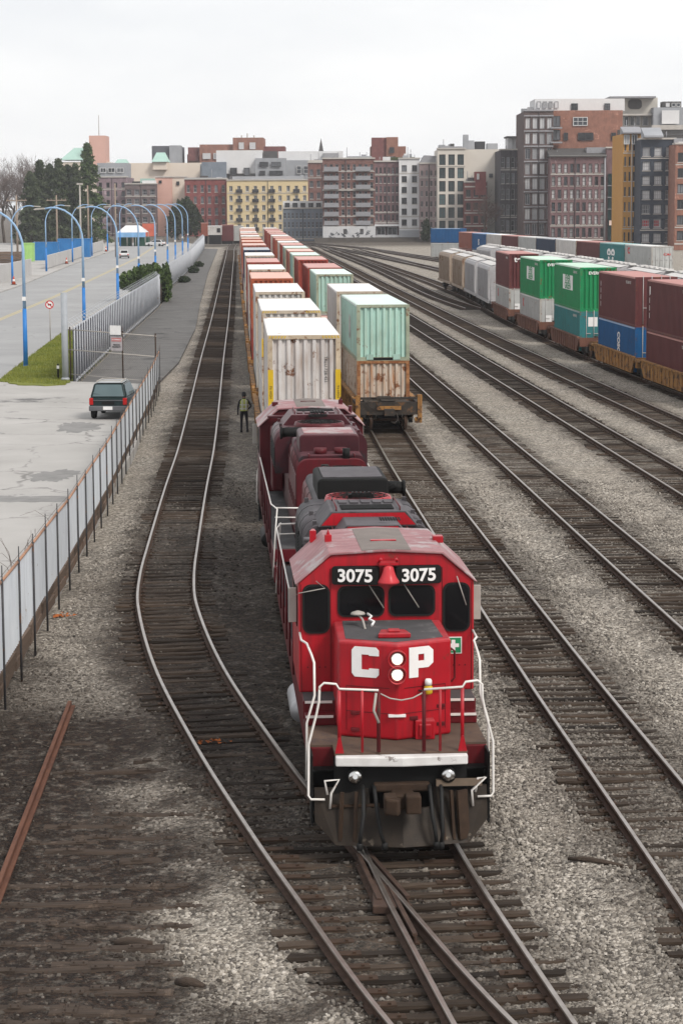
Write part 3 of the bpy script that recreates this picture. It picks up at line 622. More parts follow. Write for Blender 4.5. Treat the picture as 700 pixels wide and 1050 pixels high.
    for s in (-1, 1): m = MB(); m.prism([(s * 1.52, 3.12), (s * 1.66, 3.12), (s * 1.66, 3.72), (s * 1.52, 3.72)], 'xz', 3.3, 3.36); m.tube([(s * 1.5, 3.33, 3.6), (s * 1.6, 3.33, 3.6)], .015, 5); m.build('wind_deflector', galv, cab, bevel=.015)
    for s in (-1, 1): MB().box(s * 1.501, s * 1.515, 3.45, 4.15, 3.02, 3.72).build('side_window', glass, cab); MB().box(s * 1.501, s * 1.515, 4.35, 5.05, 3.02, 3.72).build('side_window', glass, cab)
    if lead:
        m = MB(); m.box(1.0, 1.29, 2.93, 2.945, 2.60, 2.89); sg = m.build('first_aid_sign', white_paint, cab)
        m = MB(); m.box(1.015, 1.275, 2.925, 2.93, 2.615, 2.875); m.build('sign_field', green_sign, sg)
        m = MB(); m.add([(1.145 + a * .032 , 2.922, 2.745 + b * .032) for a, b in ((-1, -3), (1, -3), (1, -1), (3, -1), (3, 1), (1, 1), (1, 3), (-1, 3), (-1, 1), (-3, 1), (-3, -1), (-1, -1))], [tuple(range(12))]); m.build('cross', white_paint, sg)
        # clutter on the nose roof: a pale shade on a stalk and a loop of chain
        m = MB(); m.tube([(-.42, 2.1, 3.2), (-.45, 2.3, 3.33), (-.52, 2.45, 3.40)], .02, 6); lathe(m, [(.13, 0), (.11, .03), (.02, .06)], (-.52, 2.45, 3.40), 12); m.build('nose_lamp', galv, nose)
        m = MB(); m.tube([(-.34, 2.7, 3.36), (-.28, 2.6, 3.33), (-.33, 2.5, 3.30), (-.25, 2.42, 3.27), (-.30, 2.3, 3.23)], .022, 6); m.build('safety_chain', white_paint, nose)
    # long hood: rounded body, wider blower section, hatches, fans, radiator box
    def hood_prof(w, z0, z1, r): return [(-w, z0)] + [(-w + r - r * math.cos(R(a)), z1 - r + r * math.sin(R(a))) for a in (0, 22, 45, 67, 90)] + [(w - r + r * math.sin(R(a)), z1 - r + r * math.cos(R(a))) for a in (0, 22, 45, 67, 90)] + [(w, z0)]
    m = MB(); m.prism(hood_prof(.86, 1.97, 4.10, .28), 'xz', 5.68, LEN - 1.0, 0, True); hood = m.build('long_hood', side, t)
    m = MB(); m.prism(hood_prof(.80, 4.0, 4.16, .14), 'xz', 5.9, LEN - 1.3, 0, True); m.build('hood_top', top, hood)
    for s in (-1, 1):
        yy = 11.4
        while yy < LEN - 1.5:
            m = MB(); m.box(s * .862, s * .88, yy, yy + .62, 2.2, 3.7); m.box(s * .88, s * .895, yy + .5, yy + .55, 2.8, 3.1); m.build('engine_door', side, hood, bevel=.01); yy += .7
    m = MB(); m.prism(hood_prof(1.22, 3.15, 4.22, .34), 'xz', 7.4, 11.2, 0, True); bl = m.build('blower_housing', top, hood)
    for s in (-1, 1): MB().box(s * .88, s * 1.2, 5.75, 7.35, 2.2, 3.9).build('filter_housing', side, hood, bevel=.05)
    m = MB(); m.box(-1.28, 1.28, 5.75, 6.05, 4.14, 4.2); m.prism([(-.66, 4.17), (.66, 4.17), (.48, 4.40), (-.48, 4.40)], 'xz', 6.05, 7.2); h1 = m.build('front_hatch', top, hood, bevel=.02)
    m = MB(); m.quad((-.60, 6.044, 4.2), (.60, 6.044, 4.2), (.46, 6.044, 4.375), (-.46, 6.044, 4.375)); m.build('hatch_face', paint, h1)
    m = MB(); m.box(-.12, .12, 6.03, 6.06, 4.2, 4.36); m.build('hatch_latch', side, h1)
    m = MB(); m.prism([(-.95, 4.2), (.95, 4.2), (.70, 4.50), (-.70, 4.50)], 'xz', 7.2, 9.0); h2 = m.build('rear_hatch', top, hood, bevel=.02)
    m = MB(); m.quad((-.89, 7.194, 4.24), (.89, 7.194, 4.24), (.68, 7.194, 4.47), (-.68, 7.194, 4.47)); m.build('hatch_face', paint, h2)
    m = MB()
    for k in range(8):
        for q in range(3): m.box(.18 + k * .05, .21 + k * .05, 6.62 + q * .13, 6.72 + q * .13, 4.40, 4.415)
    m.build('vent_grille', soot, h1)
    def fan(y, r=.68, z=4.16, h=.26):
        m = MB(); lathe(m, [(r, 0), (r, h * .7), (r * .96, h), (r * .9, h), (r * .88, h * .6), (.1, h * .6)], (0, y, z), 30); f = m.build('fan_housing', paint if lead else side, hood)
        m = MB()
        for k in range(16): a = math.pi * k / 8; m.bar((.06 * math.cos(a), y + .06 * math.sin(a), z + h + .01), (r * .97 * math.cos(a), y + r * .97 * math.sin(a), z + h - .005), .02, .012)
        for q in (.3, .55, .8): m.tube([(r * q * math.cos(2 * math.pi * k / 20), y + r * q * math.sin(2 * math.pi * k / 20), z + h + .005) for k in range(21)], .01, 4)
        m.build('fan_guard', soot, f)
        m = MB()
        for k in range(7): a = 2 * math.pi * k / 7; m.bar((.1 * math.cos(a), y + .1 * math.sin(a), z + .06), (r * .85 * math.cos(a), y + r * .85 * math.sin(a), z + .09), .22, .02)
        m.build('fan_blade', soot, f)
    fan(10.2); fan(14.9 if lead else 12.6, .62); 
    m = MB(); m.prism(rrect(-.74, .74, 4.1, 4.58, .1), 'xz', 11.7 if lead else 13.4, 13.9 if lead else 15.2); q = m.build('silencer_box', soot if lead else top, hood, bevel=.04)
    m = MB(); m.box(-.62, .62, (11.85 if lead else 13.6), (13.7 if lead else 15.0), 4.58, 4.60); m.build('silencer_lid', top if lead else roof, q)
    m = MB(); m.tube([(.45, 12.2, 4.34), (.95, 12.1, 4.34), (1.08, 12.1, 4.32)], .13, 12); lathe(m, [(.17, 0), (.17, .05), (.12, .06)], (1.06, 12.1, 4.32), 14, 0, 'x'); m.tube([(.6, 12.1, 4.2), (.9, 11.9, 4.42)], .05, 8); m.build('exhaust_pipe', soot, hood)
    m = MB()
    for k in range(5): m.tube([(-.16 + .08 * k, 9.0 + .03 * abs(k - 2), 4.58), (-.16 + .08 * k, 9.45, 4.58)], [.045, .018], 8)
    m.box(-.25, .25, 9.35, 9.5, 4.48, 4.55); m.build('air_horn', soot, hood)
    for s in (-1, 1): MB().tube([(s * .7, 5.9, 4.2), (s * .7, 7.0, 4.24)], .015, 5).build('roof_handle', side, hood)
    # handrails
    def rail(pts, r=.018, name='handrail', mm=None): MB().tube(pts, r, 7).build(name, mm or white_rail, t)
    for s in (-1, 1):
        rail([(s * .62, -.02, 1.62), (s * .62, -.02, 2.62)], .022, 'porch_post', red); rail([(s * .98, .05, 1.62), (s * .98, .05, 2.62)], .03, 'porch_post', red)
        m = MB(); m.prism([(s * .98 - .07, 1.6), (s * .98 + .07, 1.6), (s * .98 + .02, 1.85), (s * .98 - .02, 1.85)], 'xz', .0, .05); m.build('post_foot', red, t)
        rail([(s * .36, -.03, 1.62), (s * .36, -.03, 2.6), ], .032, 'porch_post', red_side)
        # top rail, bending outward and down past the steps
        rail([(s * .36, -.03, 2.62), (s * .98, .03, 2.64), (s * 1.03, .03, 2.72), (s * 1.22, .03, 2.74), (s * 1.29, .03, 2.68), (s * 1.30, .03, 2.45), (s * 1.34, .03, 2.25), (s * 1.47, .03, 1.75), (s * 1.48, .03, .92), (s * 1.44, .0, .86), (s * 1.22, -.02, .86)], .020)
        rail([(s * 1.48, 3.0, 3.0), (s * 1.48, 2.4, 2.98), (s * 1.40, 2.1, 2.98), (s * 1.36, 1.2, 2.96), (s * 1.34, .75, 2.92), (s * 1.34, .68, 2.4), (s * 1.47, .66, 1.95), (s * 1.48, .66, 1.0)], .020)
        rail([(s * 1.18, -.06, .95), (s * 1.22, -.08, 1.18), (s * 1.0 if s < 0 else s * 1.34, -.1, 1.2), (s * 1.12, -.08, .98), (s * 1.14, -.06, .72)], .02, 'step_grab')
        # running board rail
        P = [(s * 1.47, 5.7, 2.9)]; yy = 5.7
        rail([(s * 1.47, 3.0, 3.0), (s * 1.49, 5.6, 2.95), (s * 1.47, LEN - 1.6, 2.95), (s * 1.40, LEN - 1.1, 2.95), (s * 1.35, LEN - .7, 2.95), (s * 1.40, LEN - .65, 2.4), (s * 1.47, LEN - .6, 1.3)], .018)
        yy = 6.2
        while yy < LEN - 1.2: MB().tube([(s * 1.47, yy, 1.6), (s * 1.47, yy, 2.95)], .022, 6).build('rail_stanchion', side, t); yy += 1.75
        rail([(s * 1.40, LEN - .9, 2.95), (s * .5, LEN - .75, 2.95)], .02); rail([(s * 1.40, LEN - .9, 2.72), (s * .5, LEN - .75, 2.72)], .016)
        rail([(s * .5, LEN - .75, 1.6), (s * .5, LEN - .75, 2.95)], .022, 'porch_post')
    m = MB(); m.tube([(-.36, -.03, 2.58), (-.18, -.05, 2.49), (0, -.06, 2.46), (.18, -.05, 2.49), (.36, -.03, 2.58)], .012, 6); m.build('gap_chain', galv, t)
    m = MB(); m.tube([(-.40, -.05, 2.58), (-.44, -.06, 2.3), (-.36, -.06, 2.1)], .022, 6); m.build('rope_loop', galv, t)
    # front end: white anticlimber band, end plate, step wells, plow, coupler, hoses, ditch lights
    m = MB(); m.prism([(-1.05, .02), (-1.05, -.14), (0, -.24), (1.05, -.14), (1.05, .02)], 'xy', 1.42, 1.575); m.build('anticlimber', band_white, t, bevel=.02)
    m = MB(); m.box(-1.05, 1.05, .03, .6, .95, 1.41); m.box(-1.4, 1.4, .62, .75, .5, 1.55); m.build('end_plate', soot, t)
    for s in (-1, 1):
        m = MB()
        for k, z in enumerate((.45, .85, 1.22)): m.box(s * 1.06, s * 1.42, .1 + k * .12, .5 + k * .05, z, z + .03)
        m.box(s * 1.40, s * 1.43, .1, .64, .4, 1.55); m.build('boarding_step', soot, t)
    m = MB()
    for s in (-1, 1):
        P = [(0, -.42, .16), (s * 1.06, -.20, .16), (s * 1.38, -.02, .50), (s * 1.38, .10, 1.02), (s * .52, .02, 1.02), (s * .50, -.06, .72), (0, -.16, .70)]
        Q = [(x, y + .05, z) for x, y, z in P]
        n = len(P); m.add(P + Q, [tuple(range(n)), tuple(range(2 * n - 1, n - 1, -1))] + [(k, n + k, n + (k + 1) % n, (k + 1) % n) for k in range(n)])
    plow = m.build('snow_plow', plow_steel, t)
    for x in (-.95, -.72, .62, .78, .95): MB().bar((x, -.02 - .1, 1.0), (x + (.04 if x > 0 else -.04), -.35 + abs(x) * .18, .22), .05 if x < .9 else .2, .05).build('plow_rib', rust_brown, plow)
    MB().box(-1.15, -.35, -.07, -.03, .74, .78).build('plow_rib', rust_brown, plow)
    m = MB(); m.box(.55, 1.28, -.10, 0, 1.06, 1.16); m.build('uncoupling_lever', mat('dirty timber', (.17, .13, .095), (.11, .08, .06), scale=4), t)
    m = MB(); m.box(-.18, .18, -.45, .3, .78, 1.02); m.box(-.32, -.12, -.75, -.4, .76, 1.06); m.box(.02, .26, -.68, -.4, .76, 1.06); m.prism([(-.32, -.75), (-.12, -.86), (-.06, -.70), (-.14, -.62)], 'xy', .78, 1.04); m.box(-.45, .45, -.1, .05, .98, 1.12); m.build('coupler', rust_brown, t, bevel=.03)
    for x, e in ((-.62, -.4), (-.44, .1), (.44, .34), (.62, .2)):
        m = MB(); m.tube([(x, -.05, 1.08), (x, -.22, 1.02), (x * .95 + e * .1, -.42, .7), (x * .9 + e * .3, -.48, .42), (x * .8 + e * .5, -.44, .22)], .032, 8); lathe(m, [(.05, 0), (.05, .1), (.03, .12)], (x * .8 + e * .5, -.44, .14), 8); m.build('brake_hose', hose, t)
    for s in (-1, 1):
        m = MB(); lathe(m, [(.02, 0), (.12, 0), (.125, .12), (.08, .2)], (s * .74, -.12, 1.24), 18, 0, 'y'); d = m.build('ditch_light', soot, t)
        m = MB(); lathe(m, [(.0, -.012), (.05, -.008), (.105, .0), (.105, .01)], (s * .74, -.125, 1.24), 18, 0, 'y'); m.build('lens', chrome, d)
    # seams, latches and louvres of the hood and cab
    for yy in (12.0, 13.1, 14.2, 15.3):
        MB().prism(hood_prof(.868, 2.2, 4.108, .285), 'xz', yy - .012, yy + .012).build('hood_seam', soot, hood)
    for yy in (8.3, 9.3, 10.3): MB().prism(hood_prof(1.226, 3.2, 4.226, .345), 'xz', yy - .012, yy + .012).build('housing_seam', soot, bl)
    for s in (-1, 1):
        for q in range(2):
            m = MB(); y0 = 7.7 + q * 1.75
            m.box(s * 1.221, s * 1.235, y0, y0 + 1.4, 3.25, 3.82)
            for k in range(9): m.box(s * 1.235, s * 1.25, y0 + .03, y0 + 1.37, 3.28 + k * .06, 3.30 + k * .06)
            m.build('side_louvre', soot, bl)
        for yy in (7.6, 9.0, 11.0): MB().box(s * 1.0 - .04, s * 1.0 + .04, yy, yy + .1, 4.1, 4.27).build('lifting_lug', top, bl)
        for yy in (12.4, 13.6, 14.8, 16.0): m = MB(); m.tube([(s * .55, yy, 4.13), (s * .55, yy, 4.2), (s * .55, yy + .3, 4.2), (s * .55, yy + .3, 4.13)], .016, 5); m.build('hatch_handle', side, hood)
        m = MB(); m.tube([(s * .60, 7.3, 4.5), (s * .60, 7.3, 4.56), (s * .60, 8.8, 4.56), (s * .60, 8.8, 4.5)], .014, 5); m.build('hatch_handle', side, h2)
    m = MB()
    for k in range(10): m.box(-.5, .5, 7.45 + k * .06, 7.48 + k * .06, 4.50, 4.525)
    m.build('vent_grille', soot, h2)
    for k in range(5): MB().box(-.5 + k * .22, -.34 + k * .22, 8.3, 8.7, 4.50, 4.53).build('filter_cover', top, h2)
    m = MB(); m.tube([(-.35, 16.3, 4.1), (-.35, 16.3, 4.35)], .09, 10); m.build('vent_stack', soot, hood)
    for x in (-.25, .25):
        m = MB(); m.cyl((x, 15.7, 4.15), (x, 15.7, 4.3), .16, 14); m.build('radiator_cap', side, hood)
    if lead:
        def seam(a, b): MB().bar((a[0], onface(a[0])[1] - .003, a[1]), (b[0], onface(b[0])[1] - .003, b[1]), .008, .012).build('panel_seam', red_side, nose)
        seam((-.80, 1.72), (-.80, 2.46)); seam((-.80, 2.46), (-.12, 2.46)); seam((.12, 2.46), (.82, 2.46)); seam((.82, 1.72), (.82, 2.46)); seam((-.80, 2.04), (-.12, 2.04)); seam((.12, 2.04), (.82, 2.04))
        for s in (-1, 1):
            MB().bar((s * .955, 2.946, 1.98), (s * .955, 2.946, 4.1), .012, .01).build('panel_seam', red_side, cab); MB().bar((s * 1.46, 2.946, 1.98), (s * 1.46, 2.946, 3.84), .012, .01).build('panel_seam', red_side, cab)
        for s in (-1, 1):
            for k in range(4): MB().cyl((s * 1.2 + .1 * (k - 1.5), 2.955, 2.4), (s * 1.2 + .1 * (k - 1.5), 2.935, 2.4), .014, 6).build('bolt', red_side, cab)
    # running gear
    bogie(t, 2.7, 5.6, black, 1.0, .5, 2); bogie(t, LEN - 5.6, LEN - 2.7, black, 1.0, .5, 2)
    m = MB(); m.prism(hood_prof(1.3, .35, 1.17, .25), 'xz', 7.0, 10.4); m.build('fuel_tank', black, t, bevel=.04)
    for s in (-1, 1):
        m = MB(); lathe(m, [(.05, 0), (.2, .03), (.22, .1), (.22, 1.7), (.2, 1.77), (.05, 1.8)], (s * 1.32, 6.2, .88), 16, 0, 'y'); m.build('air_tank', silver if lead else black, t)
    m = MB(); m.box(-.18, .18, LEN - .4, LEN + .28, .76, 1.02); m.box(-1.3, 1.3, LEN - .6, LEN - .42, .5, 1.6); m.build('rear_coupler', black, t)
    return t
LRZ = math.atan2(1.67, 28.5)
def main_at(y): return (.93 - (y - 35.62) * .0587, y, 0)
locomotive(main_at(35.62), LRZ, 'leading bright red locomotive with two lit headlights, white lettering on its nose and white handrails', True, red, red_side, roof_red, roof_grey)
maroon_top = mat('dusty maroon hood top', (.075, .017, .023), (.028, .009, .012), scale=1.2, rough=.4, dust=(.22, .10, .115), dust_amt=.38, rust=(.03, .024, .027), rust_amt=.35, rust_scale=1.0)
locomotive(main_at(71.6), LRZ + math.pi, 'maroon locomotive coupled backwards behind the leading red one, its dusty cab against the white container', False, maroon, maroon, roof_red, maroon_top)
# ------------------------------------------------------------------ containers and rail cars
def paintset(name, col, rust_amt=.18, streak=(.16, .08, .05), samt=.4, fcol=None, sky_roofcol=None, rustcol=(.16, .065, .03)):
    d = tuple(c * .72 for c in col)
    w = mat(name + ' container paint', col, d, scale=.9, rough=.55, rust=rustcol, rust_amt=rust_amt, rust_scale=2.2, streak=streak, streak_amt=samt, randv=.08)
    f = mat(name + ' frame paint', fcol or col, tuple(c * .6 for c in (fcol or col)), scale=2, rough=.6, rust=rustcol, rust_amt=rust_amt + .22, rust_scale=3)
    rc = sky_roofcol or col  # paler roof colours have the sky's reflection painted in, besides some fading
    r = mat(name + ' sky-paled roof paint', rc, tuple(c * .85 for c in rc), scale=.5, rough=.62, rust=rustcol, rust_amt=max(0, rust_amt - .12), rust_scale=1.2, randv=.06, stretch=(1, .3, 1))
    return (w, f, r)
PS = {
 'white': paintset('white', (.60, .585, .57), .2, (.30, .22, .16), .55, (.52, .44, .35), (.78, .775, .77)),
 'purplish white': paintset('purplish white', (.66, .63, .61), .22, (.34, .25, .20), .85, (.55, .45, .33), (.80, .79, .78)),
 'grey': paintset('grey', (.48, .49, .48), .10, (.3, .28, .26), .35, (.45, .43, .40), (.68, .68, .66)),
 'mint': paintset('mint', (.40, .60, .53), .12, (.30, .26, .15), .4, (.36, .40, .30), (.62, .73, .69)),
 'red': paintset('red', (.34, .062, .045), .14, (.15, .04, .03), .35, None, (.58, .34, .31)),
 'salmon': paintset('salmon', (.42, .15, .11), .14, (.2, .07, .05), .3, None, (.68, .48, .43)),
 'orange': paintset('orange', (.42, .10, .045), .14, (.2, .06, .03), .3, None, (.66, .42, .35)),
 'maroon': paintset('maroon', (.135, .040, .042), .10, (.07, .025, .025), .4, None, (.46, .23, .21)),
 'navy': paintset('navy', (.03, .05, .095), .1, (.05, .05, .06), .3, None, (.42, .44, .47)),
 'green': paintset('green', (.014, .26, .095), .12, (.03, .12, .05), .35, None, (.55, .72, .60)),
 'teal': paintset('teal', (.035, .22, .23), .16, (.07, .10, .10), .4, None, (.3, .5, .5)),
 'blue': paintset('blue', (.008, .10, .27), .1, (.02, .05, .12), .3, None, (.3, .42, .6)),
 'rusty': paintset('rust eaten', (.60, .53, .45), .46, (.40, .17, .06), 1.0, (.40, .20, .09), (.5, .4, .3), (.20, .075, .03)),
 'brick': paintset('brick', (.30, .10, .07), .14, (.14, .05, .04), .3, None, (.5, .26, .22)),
}
lock_m = mat('galvanised lock rod', (.45, .44, .43), (.3, .29, .28), scale=4, rough=.5)
decal_red = mat('red lettering', (.55, .03, .03), (.5, .03, .03), scale=4, rough=.5)
decal_dark = mat('dark lettering', (.03, .03, .035), scale=4, rough=.6)
_cm = {}
def cmesh(L, H):
    if (L, H) in _cm: return _cm[(L, H)]
    w = 1.205; pit = .29
    def wave(a, b):
        n = max(3, int(round((b - a) / pit))); p = (b - a) / n; out = []
        for k in range(n):
            for f, d in ((0.0, 0), (.36, 0), (.50, 1), (.86, 1)): out.append((a + (k + f) * p, d))
        out.append((b, 0)); return out
    ed, sd = .085, .045; P = []
    for s, d in wave(-w + .06, w - .06): P.append((s, .03 + d * ed))
    for s, d in wave(.10, L - .10): P.append((w - d * sd, s))
    for s, d in reversed(wave(-w + .06, w - .06)): P.append((s, L - .03 - d * ed))
    for s, d in reversed(wave(.10, L - .10)): P.append((-w + d * sd, s))
    body = MB().prism(P, 'xy', .15, H - .11).mesh('corrugated_body', PS['white'][0])
    base = MB().box(-1.21, 1.21, .005, L - .005, .012, .15).mesh('base_rail', PS['white'][1])
    rm = MB(); V = []; n = int(L / .6)
    for k in range(n * 2 + 1):
        y = .12 + (L - .24) * k / (n * 2); z = H - .018 + (.014 if k % 2 else 0)
        V += [(-1.17, y, z), (1.17, y, z)]
    rm.box(-1.21, 1.21, .02, L - .02, H - .11, H - .022); o = len(rm.v); rm.add(V, [(2 * k, 2 * k + 1, 2 * k + 3, 2 * k + 2) for k in range(n * 2)])
    roof = rm.mesh('roof', PS['white'][2])
    fr = MB(); o_ = [(-1.22, 0), (1.22, 0), (1.22, H), (-1.22, H)]; i_ = [(-1.06, .17), (1.06, .17), (1.06, H - .13), (-1.06, H - .13)]
    V = [(a, 0, b) for a, b in o_] + [(a, 0, b) for a, b in i_] + [(a, .16, b) for a, b in o_] + [(a, .16, b) for a, b in i_]; F = []
    for k in range(4):
        j = (k + 1) % 4; F += [(k, j, 4 + j, 4 + k), (8 + k, 12 + k, 12 + j, 8 + j), (k, 8 + k, 8 + j, j), (4 + k, 4 + j, 12 + j, 12 + k)]
    frame = fr.add(V, F).mesh('end_frame', PS['white'][1])
    dr = MB().box(.008, 1.05, -.005, .045, .18, H - .14).mesh('door', PS['white'][0])
    rod = MB().tube([(0, 0, .08), (0, 0, H - .03)], .024, 6); rod.box(-.02, .3, -.03, -.01, 1.0, 1.05); rod = rod.mesh('lock_rod', lock_m)
    _cm[(L, H)] = (body, base, roof, frame, dr, rod); return _cm[(L, H)]
def container(color, x, y, z, rz, label, group, L=12.19, H=2.59, doors=False, detail=True):
    M = PS[color]; body, base, roof, frame, dr, rod = cmesh(L, H)
    t = thing('shipping_container', label, 'container', (x, y, z), rz, group)
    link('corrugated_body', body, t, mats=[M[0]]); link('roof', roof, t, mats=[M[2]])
    link('base_rail', base, t, mats=[M[1]])
    link('end_frame', frame, t, mats=[M[1]]); link('end_frame', frame, t, (0, L, 0), math.pi, mats=[M[1]])
    if doors:
        for s in (0, 1):
            d = link('door', dr, t, (0, -.0 if s == 0 else 0, 0), 0, mats=[M[0]])
            if s: d.location = (-1.058, 0, 0)
            for q in (.28, .78): link('lock_rod', rod, d, (q, -.03, .1))
    return t
def decal(t, nm, body, size, m, loc, side='end', bold=.0, sx=1.0):
    """lettering painted on the near end or on the left flank of a container"""
    o = link(nm, text_mesh(body, size, .004, m, bold, sx), t, loc, 0 if side == 'end' else -math.pi / 2)
    return o
def plate(t, nm, m, loc, w, h, side='end', poly=None):
    b = MB()
    if poly: b.prism(poly, 'xz', -.006, 0)
    else: b.prism([(-w / 2, -h / 2), (w / 2, -h / 2), (w / 2, h / 2), (-w / 2, h / 2)], 'xz', -.006, 0)
    o = b.build(nm, m, t, loc, 0 if side == 'end' else -math.pi / 2); return o
disc = lambda r, n=20: [(r * math.cos(2 * math.pi * k / n), r * math.sin(2 * math.pi * k / n)) for k in range(n)]

car_yellow = mat('rusty yellow car paint', (.40, .20, .05), (.24, .12, .045), scale=1.5, rough=.7, rust=(.075, .04, .024), rust_amt=.5, rust_scale=2.2, streak=(.09, .045, .028), streak_amt=.7)
car_brown = mat('brown car paint', (.17, .075, .05), (.11, .05, .036), scale=1.5, rough=.75, rust=(.26, .14, .09), rust_amt=.3, rust_scale=2, streak=(.07, .04, .03), streak_amt=.5)
car_dark = mat('grimy car end', (.05, .042, .036), (.025, .022, .02), scale=2, rough=.75, rust=(.13, .07, .035), rust_amt=.3)
_wm = {}
def well_car(y, k, label, paint, ext, group, x=None, rz=None):
    """low car with a deep well; its origin lies under the near end of the container it carries"""
    x = EV[k](y) if x is None else x; rz = heading(k, y + 6) if rz is None else rz
    t = thing('well_car', label, 'rail car', (x, y, 0), rz, group)
    key = (paint.name, ext)
    if key not in _wm:
        side = {}
        for s in (-1, 1):
            m = MB(); m.prism([(-.5, 1.22), (12.7, 1.22), (12.7, .92), (11.9, .30), (.3, .30), (-.5, .92)], 'yz', s * 1.30, s * 1.40)
            side[s] = m
            m.box(s * 1.26, s * 1.47, -.5, 12.7, 1.22, 1.30)
            for q in range(1, 12): m.box(s * 1.402, s * 1.44, q * 1.02 - .05, q * 1.02 + .05, .34, 1.218)
        e0 = MB(); e0.box(-1.25, 1.25, -.5 - ext, -.2, .96, 1.12); e0.box(-1.46, 1.46, -.62 - ext, -.5 - ext, .72, 1.30); e0.box(-1.46, -1.30, -.5 - ext, -.4, 1.10, 1.24); e0.box(1.30, 1.46, -.5 - ext, -.4, 1.10, 1.24)
        grime = MB(); grime.box(-1.0, 1.0, -.5 - ext, -.3, 1.13, 1.22); grime.box(-.3, .3, -.4 - ext, -.3, 1.22, 1.34)
        fl = MB(); fl.box(-1.28, 1.28, .0, 12.2, .30, .36)
        bt = MB()
        for s in (-1, 1): bt.prism([(-1.1, .35), (-1.0, .72), (1.0, .72), (1.1, .35), (.75, .30), (.45, .42), (-.45, .42), (-.75, .30)], 'yz', s * .95, s * 1.1)
        bt.box(-1.0, 1.0, -.18, .18, .45, .75)
        ws = MB(); wheel(ws, .78, 0, .46); wheel(ws, -.78, 0, .46); ws.cyl((-.75, 0, .46), (.75, 0, .46), .07, 8)
        cp = MB(); cp.box(-.14, .14, -.55, .3, -.12, .12); cp.box(-.25, .2, -.8, -.5, -.14, .16); cp.tube([(.35, -.1, -.1), (.4, -.3, -.35), (.2, -.55, -.5), (.05, -.6, -.4)], .03, 6)
        _wm[key] = (side[-1].mesh('side_sill', paint), side[1].mesh('side_sill', paint), e0.mesh('end_platform', paint), grime.mesh('grimy_top', car_dark), fl.mesh('well_floor', car_dark), bt.mesh('bogie', black), ws.mesh('wheel_set', steel_side), cp.mesh('coupler', car_dark))
    sl, sr, ep, gm, fl, bt, ws, cp = _wm[key]
    link('side_sill', sl, t); link('side_sill', sr, t); link('well_floor', fl, t)
    for yy, a in ((0, 0), (12.2, math.pi)):
        e = link('end_platform', ep, t, (0, yy, 0), a); link('grimy_top', gm, e)
        link('coupler', cp, t, (0, (-.6 - ext) if a == 0 else 12.8 + ext, .88), a)
        b = link('bogie', bt, t, (0, -.35 - ext * .55 if a == 0 else 12.55 + ext * .55, 0))
        for q in (-.85, .85): link('wheel_set', ws, b, (0, q, 0))
    return t
ORD = ['first', 'second', 'third', 'fourth', 'fifth', 'sixth', 'seventh', 'eighth', 'ninth', 'tenth', 'eleventh', 'twelfth', 'thirteenth', 'fourteenth', 'fifteenth', 'sixteenth', 'seventeenth', 'eighteenth', 'nineteenth', 'twentieth']
FLOOR = .36
# the train behind the locomotives
LT = [(76.8, 'purplish white'), (94.4, 'white'), (114, 'white'), (134, 'orange'), (152, 'white'), (170, 'red'), (191, 'white'), (213, 'navy'), (236, 'salmon'), (256, 'orange'), (276, 'orange'), (296, 'white'), (315, 'salmon'), (334, 'white'), (352, 'orange'), (370, 'salmon'), (389, 'white')]
low = ['grey', 'white', 'grey', 'red', 'grey', 'maroon', 'white', 'grey', 'maroon', 'grey', 'red', 'grey', 'maroon', 'grey', 'red', 'grey', 'maroon']
MX = lambda y: np.interp(y, [70, 76.8, 94.4, 137, 250, 393], [-.98, -1.22, -2.02, -4.1, -9.4, -15.9])
for i, (y, c) in enumerate(LT):
    rz = math.atan2(MX(y) - MX(y + 12), 12); x = float(MX(y)); H = 2.9
    well_car(y, 'main', f'rusty low container car, {ORD[i]} behind the locomotives in the left train', car_yellow, 2.0, 'well cars of the left train', x, rz)
    container(low[i], x, y, FLOOR, rz, f'lower {low[i]} container in the {ORD[i]} car behind the locomotives', 'lower containers of the left train', H=2.59)
    t = container(c, x, y, FLOOR + 2.59, rz, f'upper {c} container on the {ORD[i]} car behind the locomotives, left train', 'upper containers of the left train', H=H)
    if i == 0:
        t['label'] = 'purplish white ribbed container with yellow strips on both corners, right behind the maroon locomotive'
    if i in (0, 1):
        for s in (-1, 1):
            m = MB(); m.box(-.09, .09, -.012, -.002, 1.0 if i else .35, 1.75); st = m.build('warning_strip', yellow_paint, t, (s * 1.13, 0, 0)); 
            link('strip_lettering', text_mesh("9'6 HIGH", .11, .002, decal_dark), st, (0, -.016, 1.0 if not i else 1.4), 0).rotation_euler = (0, R(90), 0)
        for s in (-1, 1):
            m = MB()
            for k in range(6): m.prism([(s * (1.18 - k * .1), 2.80), (s * (1.14 - k * .1), 2.80), (s * (1.10 - k * .1), 2.88), (s * (1.14 - k * .1), 2.88)], 'xz', -.008, -.002)
            m.build('hazard_stripe', yellow_paint, t)
    if i == 0: decal(t, 'lettering', 'TRLU 728 451', .15, decal_dark, (.72, .022, 1.75)).rotation_euler = (0, R(90), 0)
